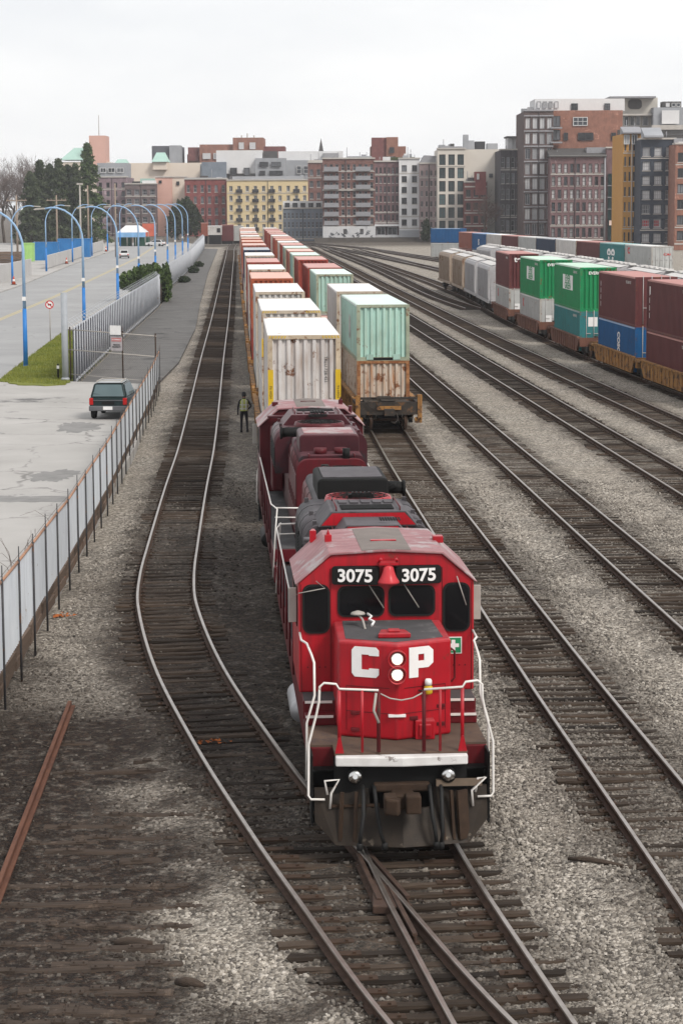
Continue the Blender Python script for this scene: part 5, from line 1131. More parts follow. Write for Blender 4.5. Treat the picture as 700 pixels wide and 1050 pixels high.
# ------------------------------------------------------------------ dark green off-roader seen from behind
def suv():
    car = mat('dark green car paint', (.006, .019, .020), (.004, .014, .015), scale=1, rough=.25, spec=.25)
    gl = mat('reflection-toned car glass', (.12, .165, .175), (.085, .12, .13), scale=.8, rough=.12)  # pale blue grey of the glass is a sky reflection put into its colour
    tyre = mat('tyre rubber', (.015, .015, .015), scale=8, rough=.85); rimm = mat('alloy rim', (.4, .4, .4), scale=3, rough=.3, metal=.8)
    bump = mat('grey bumper', (.13, .135, .14), (.09, .09, .1), scale=2, rough=.5); tail = mat('red tail lamp', (.45, .015, .012), (.35, .01, .01), scale=5, rough=.2)
    c = gp(111.3, 430.5, LOTZ)
    t = thing('parked_car', 'dark green off-roader with pale roof rack parked beside the sheet metal fence', 'car', (c.x, c.y, LOTZ), R(-3))
    m = MB(); prof = [(.05, .45), (0, .62), (.02, .95), (.06, 1.06), (3.0, 1.06), (4.25, 1.0), (4.55, .85), (4.6, .5), (4.5, .38), (.3, .38)]
    m.prism(prof, 'yz', -.88, .88); body = m.build('body', car, t, bevel=.06, seg=3)
    # cabin tapering to the roof
    V = [(-.86, .08, 1.05), (.86, .08, 1.05), (.86, 3.15, 1.05), (-.86, 3.15, 1.05), (-.70, .30, 1.68), (.70, .30, 1.68), (.68, 2.45, 1.70), (-.68, 2.45, 1.70)]
    m = MB(); m.add(V, [(3, 2, 1, 0), (4, 5, 6, 7), (0, 1, 5, 4), (1, 2, 6, 5), (2, 3, 7, 6), (3, 0, 4, 7)]); m.build('cabin', car, t, bevel=.07, seg=3)
    def pane(nm, a, b, c_, d, off):
        A, B, C_, D = map(Vector, (a, b, c_, d)); nn = (B - A).cross(D - A).normalized() * off
        cen = (A + B + C_ + D) / 4; q = [cen + (p - cen) * .86 + nn for p in (A, B, C_, D)]
        MB().add(q, [(0, 1, 2, 3)]).build(nm, gl, t)
    pane('rear_window', V[0], V[1], V[5], V[4], .012); pane('side_window', V[1], V[2], V[6], V[5], .012); pane('side_window', V[3], V[0], V[4], V[7], .012); pane('windscreen', V[2], V[3], V[7], V[6], .012)
    m = MB(); m.tube([(-.72, .13, 1.22), (.05, .12, 1.14)], .012, 5); m.build('rear_wiper', soot, t)
    m = MB(); m.box(-.90, .90, -.10, .18, .42, .66); m.build('rear_bumper', bump, t, bevel=.04)
    MB().box(-.88, .88, -.012, .01, .90, .935).build('tailgate_trim', bump, t)
    for s in (-1, 1): m = MB(); m.box(s * .70, s * .89, -.035, .12, .70, 1.03); m.build('tail_lamp', tail, t, bevel=.03)
    m = MB(); m.box(-.22, .22, -.125, -.10, .48, .64); m.build('licence_plate', white_paint, t)
    MB().box(-.3, .3, -.025, .0, .73, .86).build('plate_recess', soot, t)
    for s in (-1, 1):
        m = MB(); m.tube([(s * .58, .4, 1.70), (s * .58, .45, 1.78), (s * .57, 2.2, 1.79), (s * .57, 2.3, 1.72)], .025, 6); m.build('roof_rail', galv, t)
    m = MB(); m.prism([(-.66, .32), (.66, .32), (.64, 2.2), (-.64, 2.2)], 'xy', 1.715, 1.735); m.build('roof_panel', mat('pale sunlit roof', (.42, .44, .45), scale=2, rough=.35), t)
    for y in (.7, 1.9): m = MB(); m.bar((-.58, y, 1.79), (.58, y, 1.79), .07, .03); m.build('roof_rack_bar', galv, t)
    m = MB(); m.prism([(.88, 2.75), (1.12, 2.72), (1.12, 2.85), (.88, 2.9)], 'xy', 1.05, 1.24); m.build('mirror', galv, t, bevel=.03); m = MB(); m.prism([(-.88, 2.75), (-1.12, 2.72), (-1.12, 2.85), (-.88, 2.9)], 'xy', 1.05, 1.24); m.build('mirror', car, t, bevel=.03)
    for s in (-1, 1):
        for y in (.85, 3.65):
            m = MB(); lathe(m, [(.2, -.11), (.33, -.11), (.36, -.07), (.36, .07), (.33, .11), (.2, .11)], (s * .80, y, .36), 20, 0, 'x'); w = m.build('wheel', tyre, t)
            m = MB(); lathe(m, [(.01, 0), (.2, 0), (.2, .02), (.01, .03)], (s * .9, y, .36), 16, 0, 'x'); m.build('rim', rimm, w)
suv()

# ------------------------------------------------------------------ railway worker
def worker():
    skin = mat('skin', (.38, .22, .16), scale=6, rough=.6); dark = mat('dark work clothes', (.02, .021, .026), (.012, .012, .015), scale=6, rough=.85); vestm = mat('yellow green safety vest', (.42, .46, .14), (.30, .33, .10), scale=5, rough=.7)
    refl = mat('silver reflective tape', (.6, .6, .58), scale=5, rough=.4); helm = mat('dark cap', (.015, .015, .018), scale=5, rough=.6); boots = mat('black boots', (.012, .011, .011), scale=5, rough=.7)
    c = gp(250.5, 443, GZ); t = thing('person', 'railway worker in dark clothes and a yellow safety vest walking beside the left train', 'person', (c.x, c.y, GZ), R(6))
    J = {'pel': (0, 0, .96, .135, .10), 'hipL': (-.10, 0, .90, .095, .095), 'kneL': (-.12, .03, .50, .062, .062), 'ankL': (-.13, -.02, .10, .046, .046), 'toeL': (-.14, .14, .05, .045, .035),
         'hipR': (.10, 0, .90, .095, .095), 'kneR': (.13, .12, .51, .062, .062), 'ankR': (.15, .02, .11, .046, .046), 'toeR': (.17, .18, .05, .045, .035),
         'wai': (0, 0, 1.10, .145, .10), 'che': (0, .01, 1.32, .17, .115), 'sho': (0, 0, 1.47, .12, .09), 'nec': (0, .01, 1.55, .055, .055), 'hd1': (0, .03, 1.63, .075, .085), 'hd2': (0, .03, 1.74, .075, .088),
         'shL': (-.19, 0, 1.44, .066, .066), 'elL': (-.27, -.03, 1.17, .047, .047), 'wrL': (-.28, .08, .93, .033, .033), 'haL': (-.28, .11, .85, .036, .025),
         'shR': (.19, 0, 1.44, .066, .066), 'elR': (.32, -.06, 1.20, .047, .047), 'wrR': (.22, .13, 1.06, .033, .033), 'haR': (.16, .17, 1.04, .036, .025)}
    E = ['pel hipL', 'hipL kneL', 'kneL ankL', 'ankL toeL', 'pel hipR', 'hipR kneR', 'kneR ankR', 'ankR toeR', 'pel wai', 'wai che', 'che sho', 'sho nec', 'nec hd1', 'hd1 hd2', 'sho shL', 'shL elL', 'elL wrL', 'wrL haL', 'sho shR', 'shR elR', 'elR wrR', 'wrR haR']
    K = list(J)
    for s, h in (('L', 'haL'), ('R', 'haR')):
        hx, hy, hz = J[h][:3]
        for q in range(4): J[f'f{s}{q}'] = (hx + (q - 1.5) * .017, hy + .02, hz - .06 - (.012 if q in (1, 2) else 0), .0095, .0095); E.append(f'{h} f{s}{q}')
        J[f'th{s}'] = (hx + (.04 if s == 'L' else -.04), hy + .03, hz - .015, .011, .011); E.append(f'{h} th{s}')
    K = list(J); me = bpy.data.meshes.new('body'); me.from_pydata([J[k][:3] for k in K], [tuple(K.index(a) for a in e.split()) for e in E], [])
    o = bpy.data.objects.new('body', me); COL.objects.link(o); o.parent = t
    sk = o.modifiers.new('skin', 'SKIN'); sub = o.modifiers.new('sub', 'SUBSURF'); sub.levels = 2; sub.render_levels = 2
    for i, k in enumerate(K): me.skin_vertices[0].data[i].radius = J[k][3:5]; me.skin_vertices[0].data[i].use_root = (k == 'pel')
    for q in (dark,): me.materials.append(q)
    def shell(nm, m0, rings, n=14, cap=False):
        m = MB(); V = []
        for (cx, cy, z, rx, ry) in rings:
            for k in range(n): a = 2 * math.pi * k / n; V.append((cx + rx * math.cos(a), cy + ry * math.sin(a), z))
        m.add(V, [(i * n + k, i * n + (k + 1) % n, (i + 1) * n + (k + 1) % n, (i + 1) * n + k) for i in range(len(rings) - 1) for k in range(n)], 0, True)
        if cap: m.f.append([(len(rings) - 1) * n + k for k in range(n)]); m.m.append(0); m.sm.append(True)
        return m.build(nm, m0, t)
    v = shell('safety_vest', vestm, [(0, 0, .98, .185, .145), (0, .0, 1.12, .185, .145), (0, .01, 1.30, .205, .155), (0, 0, 1.45, .195, .14), (0, 0, 1.53, .10, .09)])
    for z, rx, ry in ((1.06, .192, .152), (1.24, .206, .159)): shell('reflective_band', refl, [(0, .005, z, rx, ry), (0, .005, z + .05, rx + .002, ry + .001)])
    for s in (-1, 1): MB().bar((s * .09, -.155, 1.02), (s * .09, -.135, 1.5), .05, .012).build('reflective_strap', refl, t)
    h = shell('hair_and_cap', helm, [(0, .02, 1.66, .098, .112), (0, .02, 1.74, .104, .118), (0, .03, 1.82, .085, .10), (0, .03, 1.855, .03, .04)], 14, True)
    m = MB(); m.prism([(-.07, .12), (.07, .12), (.05, .20), (-.05, .20)], 'xy', 1.73, 1.745); m.build('cap_peak', helm, t)
    shell('neck', skin, [(0, .01, 1.52, .06, .06), (0, .02, 1.66, .062, .066)])
    m = MB()
    m.add([(-.075, .09, 1.60), (.075, .09, 1.60), (.08, .10, 1.68), (-.08, .10, 1.68), (-.05, .125, 1.58), (.05, .125, 1.58), (.05, .135, 1.7), (-.05, .135, 1.7), (0, .16, 1.64)], [(0, 1, 5, 4), (1, 2, 6, 5), (0, 4, 7, 3), (4, 5, 8), (5, 6, 8), (6, 7, 8), (7, 4, 8)]); m.build('face', skin, t)
    for s, a in ((-1, 'ankL'), (1, 'ankR')):
        x, y, z = J[a][:3]; m = MB(); m.prism([(-.055, -.07), (.055, -.07), (.055, .17), (.02, .21), (-.02, .21), (-.055, .17)], 'xy', 0, .09); m.build('boot', boots, t, (x, y, 0), bevel=.02)
worker()

# ------------------------------------------------------------------ litter of the yard: loose rail, half buried sleepers, scraps
rr0, rr1 = Vector((-5.72, 47.2, GZ + .06)), Vector((-5.28, 33.5, GZ + .07))
m = MB(); m.bar(rr0, rr1, .075, .12); m.bar(rr0 + Vector((.06, 0, -.05)), rr1 + Vector((.06, 0, -.05)), .1, .03)
o = m.build('loose_rail', mat('bright rust rail', (.15, .068, .042), (.08, .036, .025), scale=4, stretch=(3, .5, 3), rough=.85)); tag(o, 'loose rusty rail lying alone on the dark earth at the left', 'rail')
rotten = mat('rotten timber', (.085, .062, .048), (.035, .027, .022), scale=2, stretch=(.6, 6, 6), rough=.95, bump=.6, rust=(.12, .09, .07), rust_amt=.25)
rt = MB()
for k, (px, py) in enumerate([(40, 965), (55, 990), (70, 1010), (45, 1030), (90, 1042), (150, 835), (140, 856), (165, 880), (60, 925), (110, 925), (150, 925), (120, 870), (100, 760), (110, 792), (170, 783), (35, 905), (80, 945), (100, 968), (120, 985), (30, 1045), (75, 885), (130, 905), (95, 845), (60, 860), (115, 1012), (140, 945), (20, 940), (160, 905), (105, 1035)]):
    p = gp(px, py, GZ); z = gz(p.x, p.y) + rnd.uniform(-.02, .02); a = rnd.uniform(-.08, .08); L = rnd.uniform(.6, 1.25)
    src = rnd.choice(TIES); o = bpy.data.objects.new('half_buried_sleeper', src); COL.objects.link(o); o.location = (p.x, p.y, z + .02); o.rotation_euler = (rnd.uniform(-.03, .03), rnd.uniform(-.015, .015), a); o.scale = (L / 1.3, .9, 1)
    for i in (0, 1): o.material_slots[i].link = 'OBJECT'; o.material_slots[i].material = rotten
    tag(o, 'rotten sleeper sunk into the dark earth in the left foreground', 'sleeper', 'half buried sleepers in the left foreground')
def scrap(name, px, py, L, a, m0, label, cat, w=.09):
    p = gp(px, py, GZ); z = gz(p.x, p.y); mb = MB(); V = []
    mb.tube([(-L / 2, 0, .03), (-L / 6, rnd.uniform(-.04, .04), .055), (L / 6, rnd.uniform(-.05, .05), .04), (L / 2, rnd.uniform(-.05, .05), .02)], [w * .35, w * .6, w * .5, w * .25], 7)
    o = mb.build(name, m0, None, (p.x, p.y, z), a); tag(o, label, cat); return o
scrap('wood_scrap', 137, 963, .55, .05, rotten, 'short dark piece of wood on the gravel between earth and pale stones', 'wood scrap', .12)
scrap('wood_scrap', 195, 1004, .42, -.4, rotten, 'dark curved piece of bark on the pale gravel at the bottom', 'wood scrap', .13)
scrap('wood_scrap', 610, 886, .9, -.35, rotten, 'thin dark stick on the gravel right of the turnout', 'wood scrap', .08)
scrap('wood_scrap', 668, 893, .5, .1, rotten, 'dark splinter beside the rails at the right edge', 'wood scrap', .08)
leafm = mat('orange leaves', (.42, .13, .03), (.3, .08, .02), scale=6, rough=.8)
for px, py, n_, lb in ((64, 631, 26, 'small heap of orange leaves beside the sheet metal fence'), (216, 763, 16, 'scattered orange leaves between the rails of the curving track')):
    p = gp(px, py, GZ); mb = MB()
    for k in range(n_):
        x, y = rnd.gauss(0, .16), rnd.gauss(0, .14); a = rnd.random() * 6.28; s = .05
        mb.add([(x + s * math.cos(a), y + s * math.sin(a), .03 + rnd.random() * .04), (x - s * math.sin(a), y + s * math.cos(a), .05 + rnd.random() * .03), (x - s * math.cos(a), y - s * math.sin(a), .03), (x + s * math.sin(a), y - s * math.cos(a), .04)], [(0, 1, 2, 3)])
    o = mb.build('leaf_heap', leafm, None, (p.x, p.y, gz(p.x, p.y))); tag(o, lb, 'leaves'); o['kind'] = 'stuff'
# dry brambles behind the sheet metal fence at the left edge
bram = mat('dry bramble stem', (.10, .07, .05), scale=6, rough=.9)
for k, (px, py, hh) in enumerate(((8, 575, 1.0), (28, 550, .8), (52, 520, .6))):
    p = gp(px, py, 1.2); mb = MB()
    for q in range(6):
        x, y = rnd.uniform(-.5, .3), rnd.uniform(-1.2, 1.2); dx, dy = rnd.uniform(-.9, .5), rnd.uniform(-.9, .9); h = hh * rnd.uniform(1.0, 1.7)
        mb.tube([(x, y, 0), (x + dx * .3, y + dy * .3, h * .7), (x + dx * .7, y + dy * .7, h), (x + dx * 1.2, y + dy * 1.2, h * .85)], [.008, .006, .004, .003], 4)
    o = mb.build('bramble', bram, None, (-8.2 - .1 * k, p.y, LOTZ)); tag(o, ['bare brambles behind the metal fence, lowest in the photo', 'bare brambles behind the metal fence, between the other two clumps', 'bare brambles behind the metal fence, closest to the parked car'][k], 'shrub', 'brambles behind the metal fence')
# ------------------------------------------------------------------ town behind the yard
def brick(name, c, c2=None, **k): return mat(name, c, c2 or tuple(q * .68 for q in c), scale=.7, rough=.85, contrast=.18, streak=tuple(q * .45 for q in c), streak_amt=.5, rust=tuple(min(.6, q * 1.35 + .03) for q in c), rust_amt=.2, rust_scale=.5, **k)
def pane_material(name, dark, light, bias):
    m = bpy.data.materials.new(name); m.use_nodes = True; nt = m.node_tree; b = nt.nodes['Principled BSDF']; b.inputs['Roughness'].default_value = .12
    oi = N(nt, 'ShaderNodeObjectInfo'); cr = N(nt, 'ShaderNodeValToRGB'); cr.color_ramp.interpolation = 'CONSTANT'; e = cr.color_ramp.elements
    e[0].color = (*dark, 1); e[1].position = bias; e[1].color = (*[(a + b_) / 2 for a, b_ in zip(dark, light)], 1); q = e.new(min(.98, bias + .22)); q.color = (*light, 1)
    nt.links.new(oi.outputs['Random'], cr.inputs['Fac']); nt.links.new(cr.outputs['Color'], b.inputs['Base Color']); return m
PANE = {'dark': pane_material('window glass', (.012, .014, .018), (.16, .17, .19), .72), 'pale': pane_material('window glass with blinds', (.03, .035, .045), (.50, .50, .51), .35), 'green': pane_material('greenish glass', (.012, .030, .033), (.06, .11, .115), .6)}
fr_white = mat('white window frame', (.62, .62, .62), scale=3, rough=.6); fr_dark = mat('dark window frame', (.045, .045, .05), scale=3, rough=.6); fr_grey = mat('grey window frame', (.30, .30, .32), scale=3, rough=.6)
stone = mat('pale stone trim', (.48, .45, .42), (.38, .36, .33), scale=1, rough=.85)
roof_dark = mat('dark roofing', (.085, .08, .08), (.06, .058, .056), scale=1, rough=.9); roof_copper = mat('green copper roof', (.36, .52, .46), (.30, .45, .40), scale=.6, rough=.7)
def win_mesh(w, h, fm, pm, mull=(1, 1), arch=False, sill=True):
    m = MB(); t = min(.16, w * .12); n, r = mull
    m.box(-w / 2, -w / 2 + t, -.10, .0, 0, h); m.box(w / 2 - t, w / 2, -.10, .0, 0, h); m.box(-w / 2 + t, w / 2 - t, -.10, 0, h - t, h); m.box(-w / 2 + t, w / 2 - t, -.10, 0, 0, t)
    for k in range(1, n): x = -w / 2 + w * k / n; m.box(x - .05, x + .05, -.09, -.002, t, h - t)
    for k in range(1, r): z = h * k / r; m.box(-w / 2 + t, w / 2 - t, -.085, -.004, z - .05, z + .05)
    m.quad((-w / 2 + t, -.03, t), (w / 2 - t, -.03, t), (w / 2 - t, -.03, h - t), (-w / 2 + t, -.03, h - t), 1)
    if sill: m.box(-w / 2 - .12, w / 2 + .12, -.48, -.11, -.16, -.02, 2)
    return m.mesh('window', [fm, pm, stone])
def building(label, px0, px1, ytop, Y, D, wall, rows=0, cols=0, ww=.55, wh=.62, fm=None, pm='dark', mull=(2, 2), base=1.0, para=.9, cat='building', trim=None, band=False, ybot=None, group=None, sill=True, rz=0, name='building', cornice=True):
    a, b = at(px0, 230, Y), at(px1, 230, Y); W = b.x - a.x; z1 = at((px0 + px1) / 2, ytop, Y).z; z0 = 0
    t = thing(name, label, cat, (a.x, Y, GZ), rz, group); H = z1 - GZ
    m = MB(); m.box(0, W, .40 if rows else 0, D, 0, H - .02)
    if rows:
        fh = (H - base - para) / rows; cw = W / cols; w = cw * ww; h = fh * wh
        for c in range(cols + 1):
            x0 = 0 if c == 0 else c * cw - (cw - w) / 2; x1 = W if c == cols else c * cw + (cw - w) / 2
            m.box(x0, x1, 0, .398, 0, H)
        for c in range(cols):
            x0, x1 = c * cw + (cw - w) / 2, (c + 1) * cw - (cw - w) / 2; zb = 0
            for r in range(rows + 1):
                zt = base + r * fh + (fh - h) * .4 if r < rows else H
                m.box(x0, x1, .012, .396, zb, zt)
                zb = zt + h
    m.build('wall', wall, t)
    if rows:
        wm = win_mesh(w, h, fm or fr_white, PANE[pm], mull, sill=sill)
        for r in range(rows):
            for c in range(cols):
                link('window', wm, t, ((c + .5) * cw, .395, base + r * fh + (fh - h) * .4))
        if band:
            for r in range(rows + 1): MB().box(-.05, W + .05, -.14, -.003, base + r * fh - .32, base + r * fh).build('floor_band', trim or stone, t)
    if cornice: MB().box(-.15, W + .15, -.3, D * .2, H, H + .35).build('cornice', trim or stone, t)
    rr_ = random.Random(int(px0 * 7 + px1))
    if rows:
        for q in range(rr_.randint(2, 4)):
            x = rr_.uniform(.5, max(.6, W - 3)); w_ = rr_.uniform(.8, 2.6); y_ = rr_.uniform(4, D * .7); MB().box(x, x + w_, y_, y_ + 2, H - .1, H + rr_.uniform(.5, 1.7)).build('roof_unit', rr_.choice([grey_wall, roof_dark, fr_grey, white_wall]), t)
        for q in range(rr_.randint(1, 3)):
            x = rr_.uniform(.5, W - .5); m = MB(); m.tube([(x, 5, H), (x, 5, H + rr_.uniform(1.2, 3.2))], .09, 5); m.build('roof_pipe', fr_grey, t)
        m = MB(); m.box(0.02, W - .02, -.09, -.005, base - .35, base - .05); m.build('plinth_course', trim or stone, t)
        if rows > 4 and not band:
            for r in (1, rows - 1): MB().box(0.02, W - .02, -.10, -.005, base + r * fh - .12, base + r * fh + .10).build('string_course', trim or stone, t)
        if cols > 3:
            m = MB(); m.tube([(cw * rr_.randint(1, cols - 1), -.1, 0), (cw * 0 + cw * rr_.randint(1, 1), -.1, 0)] if False else [(cw * (cols // 2), -.12, .2), (cw * (cols // 2), -.12, H - .2)], .09, 5); m.build('downpipe', fr_dark, t)
    return t, W, H
def lbox(t, nm, m0, px0, px1, y0, y1, Y, D, org):
    """a block of the building, given by its outline at distance Y"""
    a, b = at(px0, y1, Y), at(px1, y0, Y); m = MB(); m.box(a.x - org.location.x, b.x - org.location.x, Y - org.location.y, Y - org.location.y + D, a.z - org.location.z, b.z - org.location.z); return m.build(nm, m0, t)
def wrow(t, org, xs, y0, y1, Y, fm, pm, mull=(2, 2), sill=False):
    for (a, b) in xs:
        p, q = at(a, y1, Y), at(b, y0, Y); link('window', win_mesh(q.x - p.x, q.z - p.z, fm, PANE[pm], mull, sill=sill), t, ((p.x + q.x) / 2 - org.location.x, Y - .02 - org.location.y, p.z - org.location.z))
b_purple = brick('purple brick', (.27, .20, .22)); b_brown = brick('brown brick', (.17, .13, .13)); b_pink = mat('pink render', (.60, .37, .31), (.55, .33, .27), scale=.3, rough=.85)
cream = mat('cream render', (.66, .58, .50), (.60, .52, .44), scale=.2, rough=.85); b_red = brick('deep red brick', (.24, .075, .07)); yellow_wall = mat('pale yellow render', (.62, .50, .30), (.56, .45, .27), scale=.2, rough=.85)
bluegrey = mat('blue grey cladding', (.19, .22, .26), (.13, .155, .19), scale=.4, rough=.7, streak=(.3, .33, .35), streak_amt=.4); white_wall = mat('white render', (.66, .66, .66), (.58, .58, .59), scale=.25, rough=.8, streak=(.42, .42, .43), streak_amt=.35)
grey_wall = mat('grey concrete wall', (.33, .34, .36), (.25, .26, .28), scale=.3, rough=.85); b_orange = brick('orange brick', (.30, .145, .105)); b_dkred = brick('dark red brick', (.20, .075, .07)); b_char = brick('charcoal brick', (.075, .07, .078))
b_pinkish = brick('dusty pink brick', (.34, .26, .26)); cream2 = mat('pale cream stone', (.62, .58, .52), (.54, .5, .45), scale=.3, rough=.8); ochre = mat('ochre render', (.48, .25, .06), (.42, .21, .05), scale=.3, rough=.85); navy_wall = mat('navy painted brick', (.04, .05, .07), (.028, .035, .05), scale=.4, rough=.75)
b_dkbrown = brick('dark brown brick', (.115, .082, .078)); b_plum = brick('plum brick', (.19, .115, .12)); b_rust = brick('rusty brick', (.215, .115, .10)); dkgrey = mat('dark grey tower', (.10, .105, .12), (.08, .083, .1), scale=.3, rough=.6)
# far skyline
t, W, H = building('far orange brick complex with a square tower and dark left wing on the skyline', 193, 291, 158, 900, 40, b_orange, 0, cornice=False)
lbox(t, 'wing', b_dkred, 193, 206, 151, 165, 898, 20, t); lbox(t, 'wing', b_orange, 205, 241, 148, 170, 896, 20, t); lbox(t, 'tower', b_orange, 239, 270, 141, 170, 894, 25, t); lbox(t, 'wing', b_dkred, 269, 292, 150, 170, 897, 20, t)
wrow(t, t, [(208, 216), (219, 228), (230, 238)], 157, 163, 895.5, fr_white, 'pale', (3, 1)); wrow(t, t, [(245, 250), (256, 262)], 146, 153, 893.5, fr_white, 'pale', (1, 2))
for px, y in ((246, 137), (252, 135), (259, 137)): p = at(px, y, 905); MB().cyl((p.x - t.location.x, 20, H - 1), (p.x - t.location.x, 20, p.z), .25, 6).build('rooftop_mast', galv, t)
t, W, H = building('dark grey office block on the skyline, left of the orange brick complex', 157, 185, 149.5, 880, 30, dkgrey, 0, cornice=False); lbox(t, 'lift_shaft', grey_wall, 174, 185, 149, 175, 878, 10, t)
t, W, H = building('pale building with green copper hip roof and pink tower behind the tall conifer', 62, 112, 166, 860, 30, cream, 0, cornice=False)
a, b, c = at(62, 164, 860), at(96, 164, 860), at(79, 151, 860); o = t.location
MB().add([(a.x - o.x, -1, a.z - o.z), (b.x - o.x, -1, a.z - o.z), (b.x - o.x, 20, a.z - o.z), (a.x - o.x, 20, a.z - o.z), (c.x - o.x - 2, 9, c.z - o.z), (c.x - o.x + 2, 9, c.z - o.z)], [(0, 1, 5, 4), (1, 2, 5), (2, 3, 4, 5), (3, 0, 4), (3, 2, 1, 0)]).build('hip_roof', roof_copper, t)
lbox(t, 'tower', b_pink, 92, 108, 139, 170, 857, 15, t); p = at(101, 118, 862); q = at(101, 140, 862); MB().cyl((p.x - o.x, 3, q.z - o.z), (p.x - o.x, 3, p.z - o.z), .12, 6).build('mast', galv, t)
t, W, H = building('broad cream building with small green roofs in the middle distance', 112, 210, 167, 800, 30, cream, 0, cornice=False)
for x0, x1, y0, y1 in ((117, 131, 163, 169), (156, 172, 156, 166)):
    a, b = at(x0, y1, 799), at(x1, y0, 799); o = t.location; cx = (a.x + b.x) / 2 - o.x
    lbox(t, 'roof_storey', cream, x0 + 1, x1 - 1, y1 - 1, y1 + 8, 798, 12, t)
    MB().add([(a.x - o.x, -3, a.z - o.z), (b.x - o.x, -3, a.z - o.z), (b.x - o.x, 12, a.z - o.z), (a.x - o.x, 12, a.z - o.z), (cx - 1.5, 4, b.z - o.z), (cx + 1.5, 4, b.z - o.z)], [(0, 1, 5, 4), (1, 2, 5), (2, 3, 4, 5), (3, 0, 4), (3, 2, 1, 0)]).build('hip_roof', roof_copper, t)
t, W, H = building('white and grey flat roofed buildings stepped above the yellow apartment block', 206, 292, 168, 780, 30, grey_wall, 0, cornice=False)
lbox(t, 'white_block', white_wall, 222, 269, 154, 178, 777, 12, t); lbox(t, 'grey_block', bluegrey, 207, 232, 166, 182, 775, 10, t); lbox(t, 'grey_block', grey_wall, 262, 293, 162, 184, 774, 10, t)
wrow(t, t, [(236, 243), (250, 256)], 172, 180, 776.5, fr_dark, 'dark', (1, 1)); wrow(t, t, [(266, 275), (278, 288)], 166, 171, 773.5, fr_dark, 'dark', (3, 1)); wrow(t, t, [(266, 272), (276, 290)], 175, 180, 773.5, fr_dark, 'dark', (3, 1))
lbox(t, 'roof_plant', roof_dark, 270, 284, 155, 163, 778, 8, t)
t, W, H = building('long pale flat roofed building right of the orange brick complex', 286, 352, 155, 800, 30, white_wall, 0, cornice=False); lbox(t, 'lower_storey', grey_wall, 286, 352, 164, 200, 797, 4, t); lbox(t, 'roof_light', fr_grey, 331, 347, 157, 164, 796, 8, t)
wrow(t, t, [(304, 309), (311, 316), (318, 321)], 170, 178, 796.5, fr_white, 'pale', (1, 2))
p, q = at(329, 141, 870), at(329, 165, 870); t = thing('church', 'dark thin church spire on the skyline behind the long pale building', 'church', (p.x, 870, GZ)); MB().box(-2.2, 2.2, -2.2, 2.2, 0, q.z - GZ + 1).build('tower', grey_wall, t); MB().add([(-1.6, -1.6, q.z), (1.6, -1.6, q.z), (1.6, 1.6, q.z), (-1.6, 1.6, q.z), (0, 0, p.z)], [(0, 1, 4), (1, 2, 4), (2, 3, 4), (3, 0, 4)]).build('spire', roof_dark, t)
t, W, H = building('orange brick block standing above the roofs in the middle of the skyline', 380, 416, 150, 760, 20, b_orange, 0, cornice=False); lbox(t, 'tower', b_dkred, 381, 396, 141, 165, 757, 8, t); lbox(t, 'tower', b_orange, 396, 408, 140.5, 165, 756, 8, t); wrow(t, t, [(399, 404)], 151, 157, 755.5, fr_dark, 'dark', (1, 1))
# left group
t, W, H = building('purple brick apartment house with grey top storey beside the tall conifer', 100, 131, 182, 720, 25, b_purple, 6, 4, .42, .6, fr_dark, 'dark', (2, 1)); lbox(t, 'top_storey', grey_wall, 100, 130, 167, 182, 724, 15, t); wrow(t, t, [(103, 109), (111, 118), (120, 127)], 172, 177, 723.5, fr_white, 'dark', (2, 1))
t, W, H = building('brown brick warehouse between the purple and the pink houses', 129, 161, 189, 712, 25, b_brown, 5, 4, .62, .62, fr_grey, 'dark', (3, 2)); lbox(t, 'roof_hut', white_wall, 146, 160, 185, 189, 714, 6, t)
t, W, H = building('pink house with one small window behind the dark leafy tree', 160, 177, 182, 716, 20, b_pink, 0); wrow(t, t, [(163, 166)], 185, 188, 715.8, fr_dark, 'dark', (1, 1)); lbox(t, 'shed_roof', roof_copper, 144, 162, 183, 188, 722, 6, t)
t, W, H = building('cream house with one small window left of the red brick building', 176, 192, 182, 718, 20, cream, 0); wrow(t, t, [(181, 184)], 186, 190, 717.8, fr_dark, 'dark', (1, 1))
t, W, H = building('deep red brick building with tall windows left of the yellow one', 190, 233, 184, 705, 25, b_red, 4, 6, .44, .62, fr_grey, 'dark', (2, 2), base=2.5); lbox(t, 'parapet', grey_wall, 189, 233, 182, 186, 706, 1, t)
t, W, H = building('pale yellow apartment block with rows of paired windows', 233, 325, 185, 700, 25, yellow_wall, 5, 11, .42, .58, fr_white, 'dark', (2, 1), base=1.5)
lbox(t, 'roof_storey', grey_wall, 238, 310, 180.5, 185, 703, 12, t)
for c in (1, 3, 5, 8):
    for r in range(5): x = (c + .5) * W / 11; fh = (H - 2.4) / 5; z = 1.5 + r * fh; m = MB(); m.box(x - 1.0, x + 1.0, -.75, -.01, z + .2, z + .34); m.box(x - 1.0, x + 1.0, -.75, -.70, z + .34, z + 1.15); m.build('balcony', fr_dark, t)
t, W, H = building('small blue grey industrial building with white roof storey beside the graffiti wall', 290, 331, 214, 612, 20, bluegrey, 3, 10, .5, .62, fr_grey, 'dark', (2, 2), base=.8, para=.5)
lbox(t, 'roof_storey', white_wall, 290, 331, 206, 214, 613, 12, t); wrow(t, t, [(292, 297), (300, 305), (308, 313), (316, 321), (324, 329)], 208, 213, 612.6, fr_dark, 'dark', (2, 1)); m = MB()
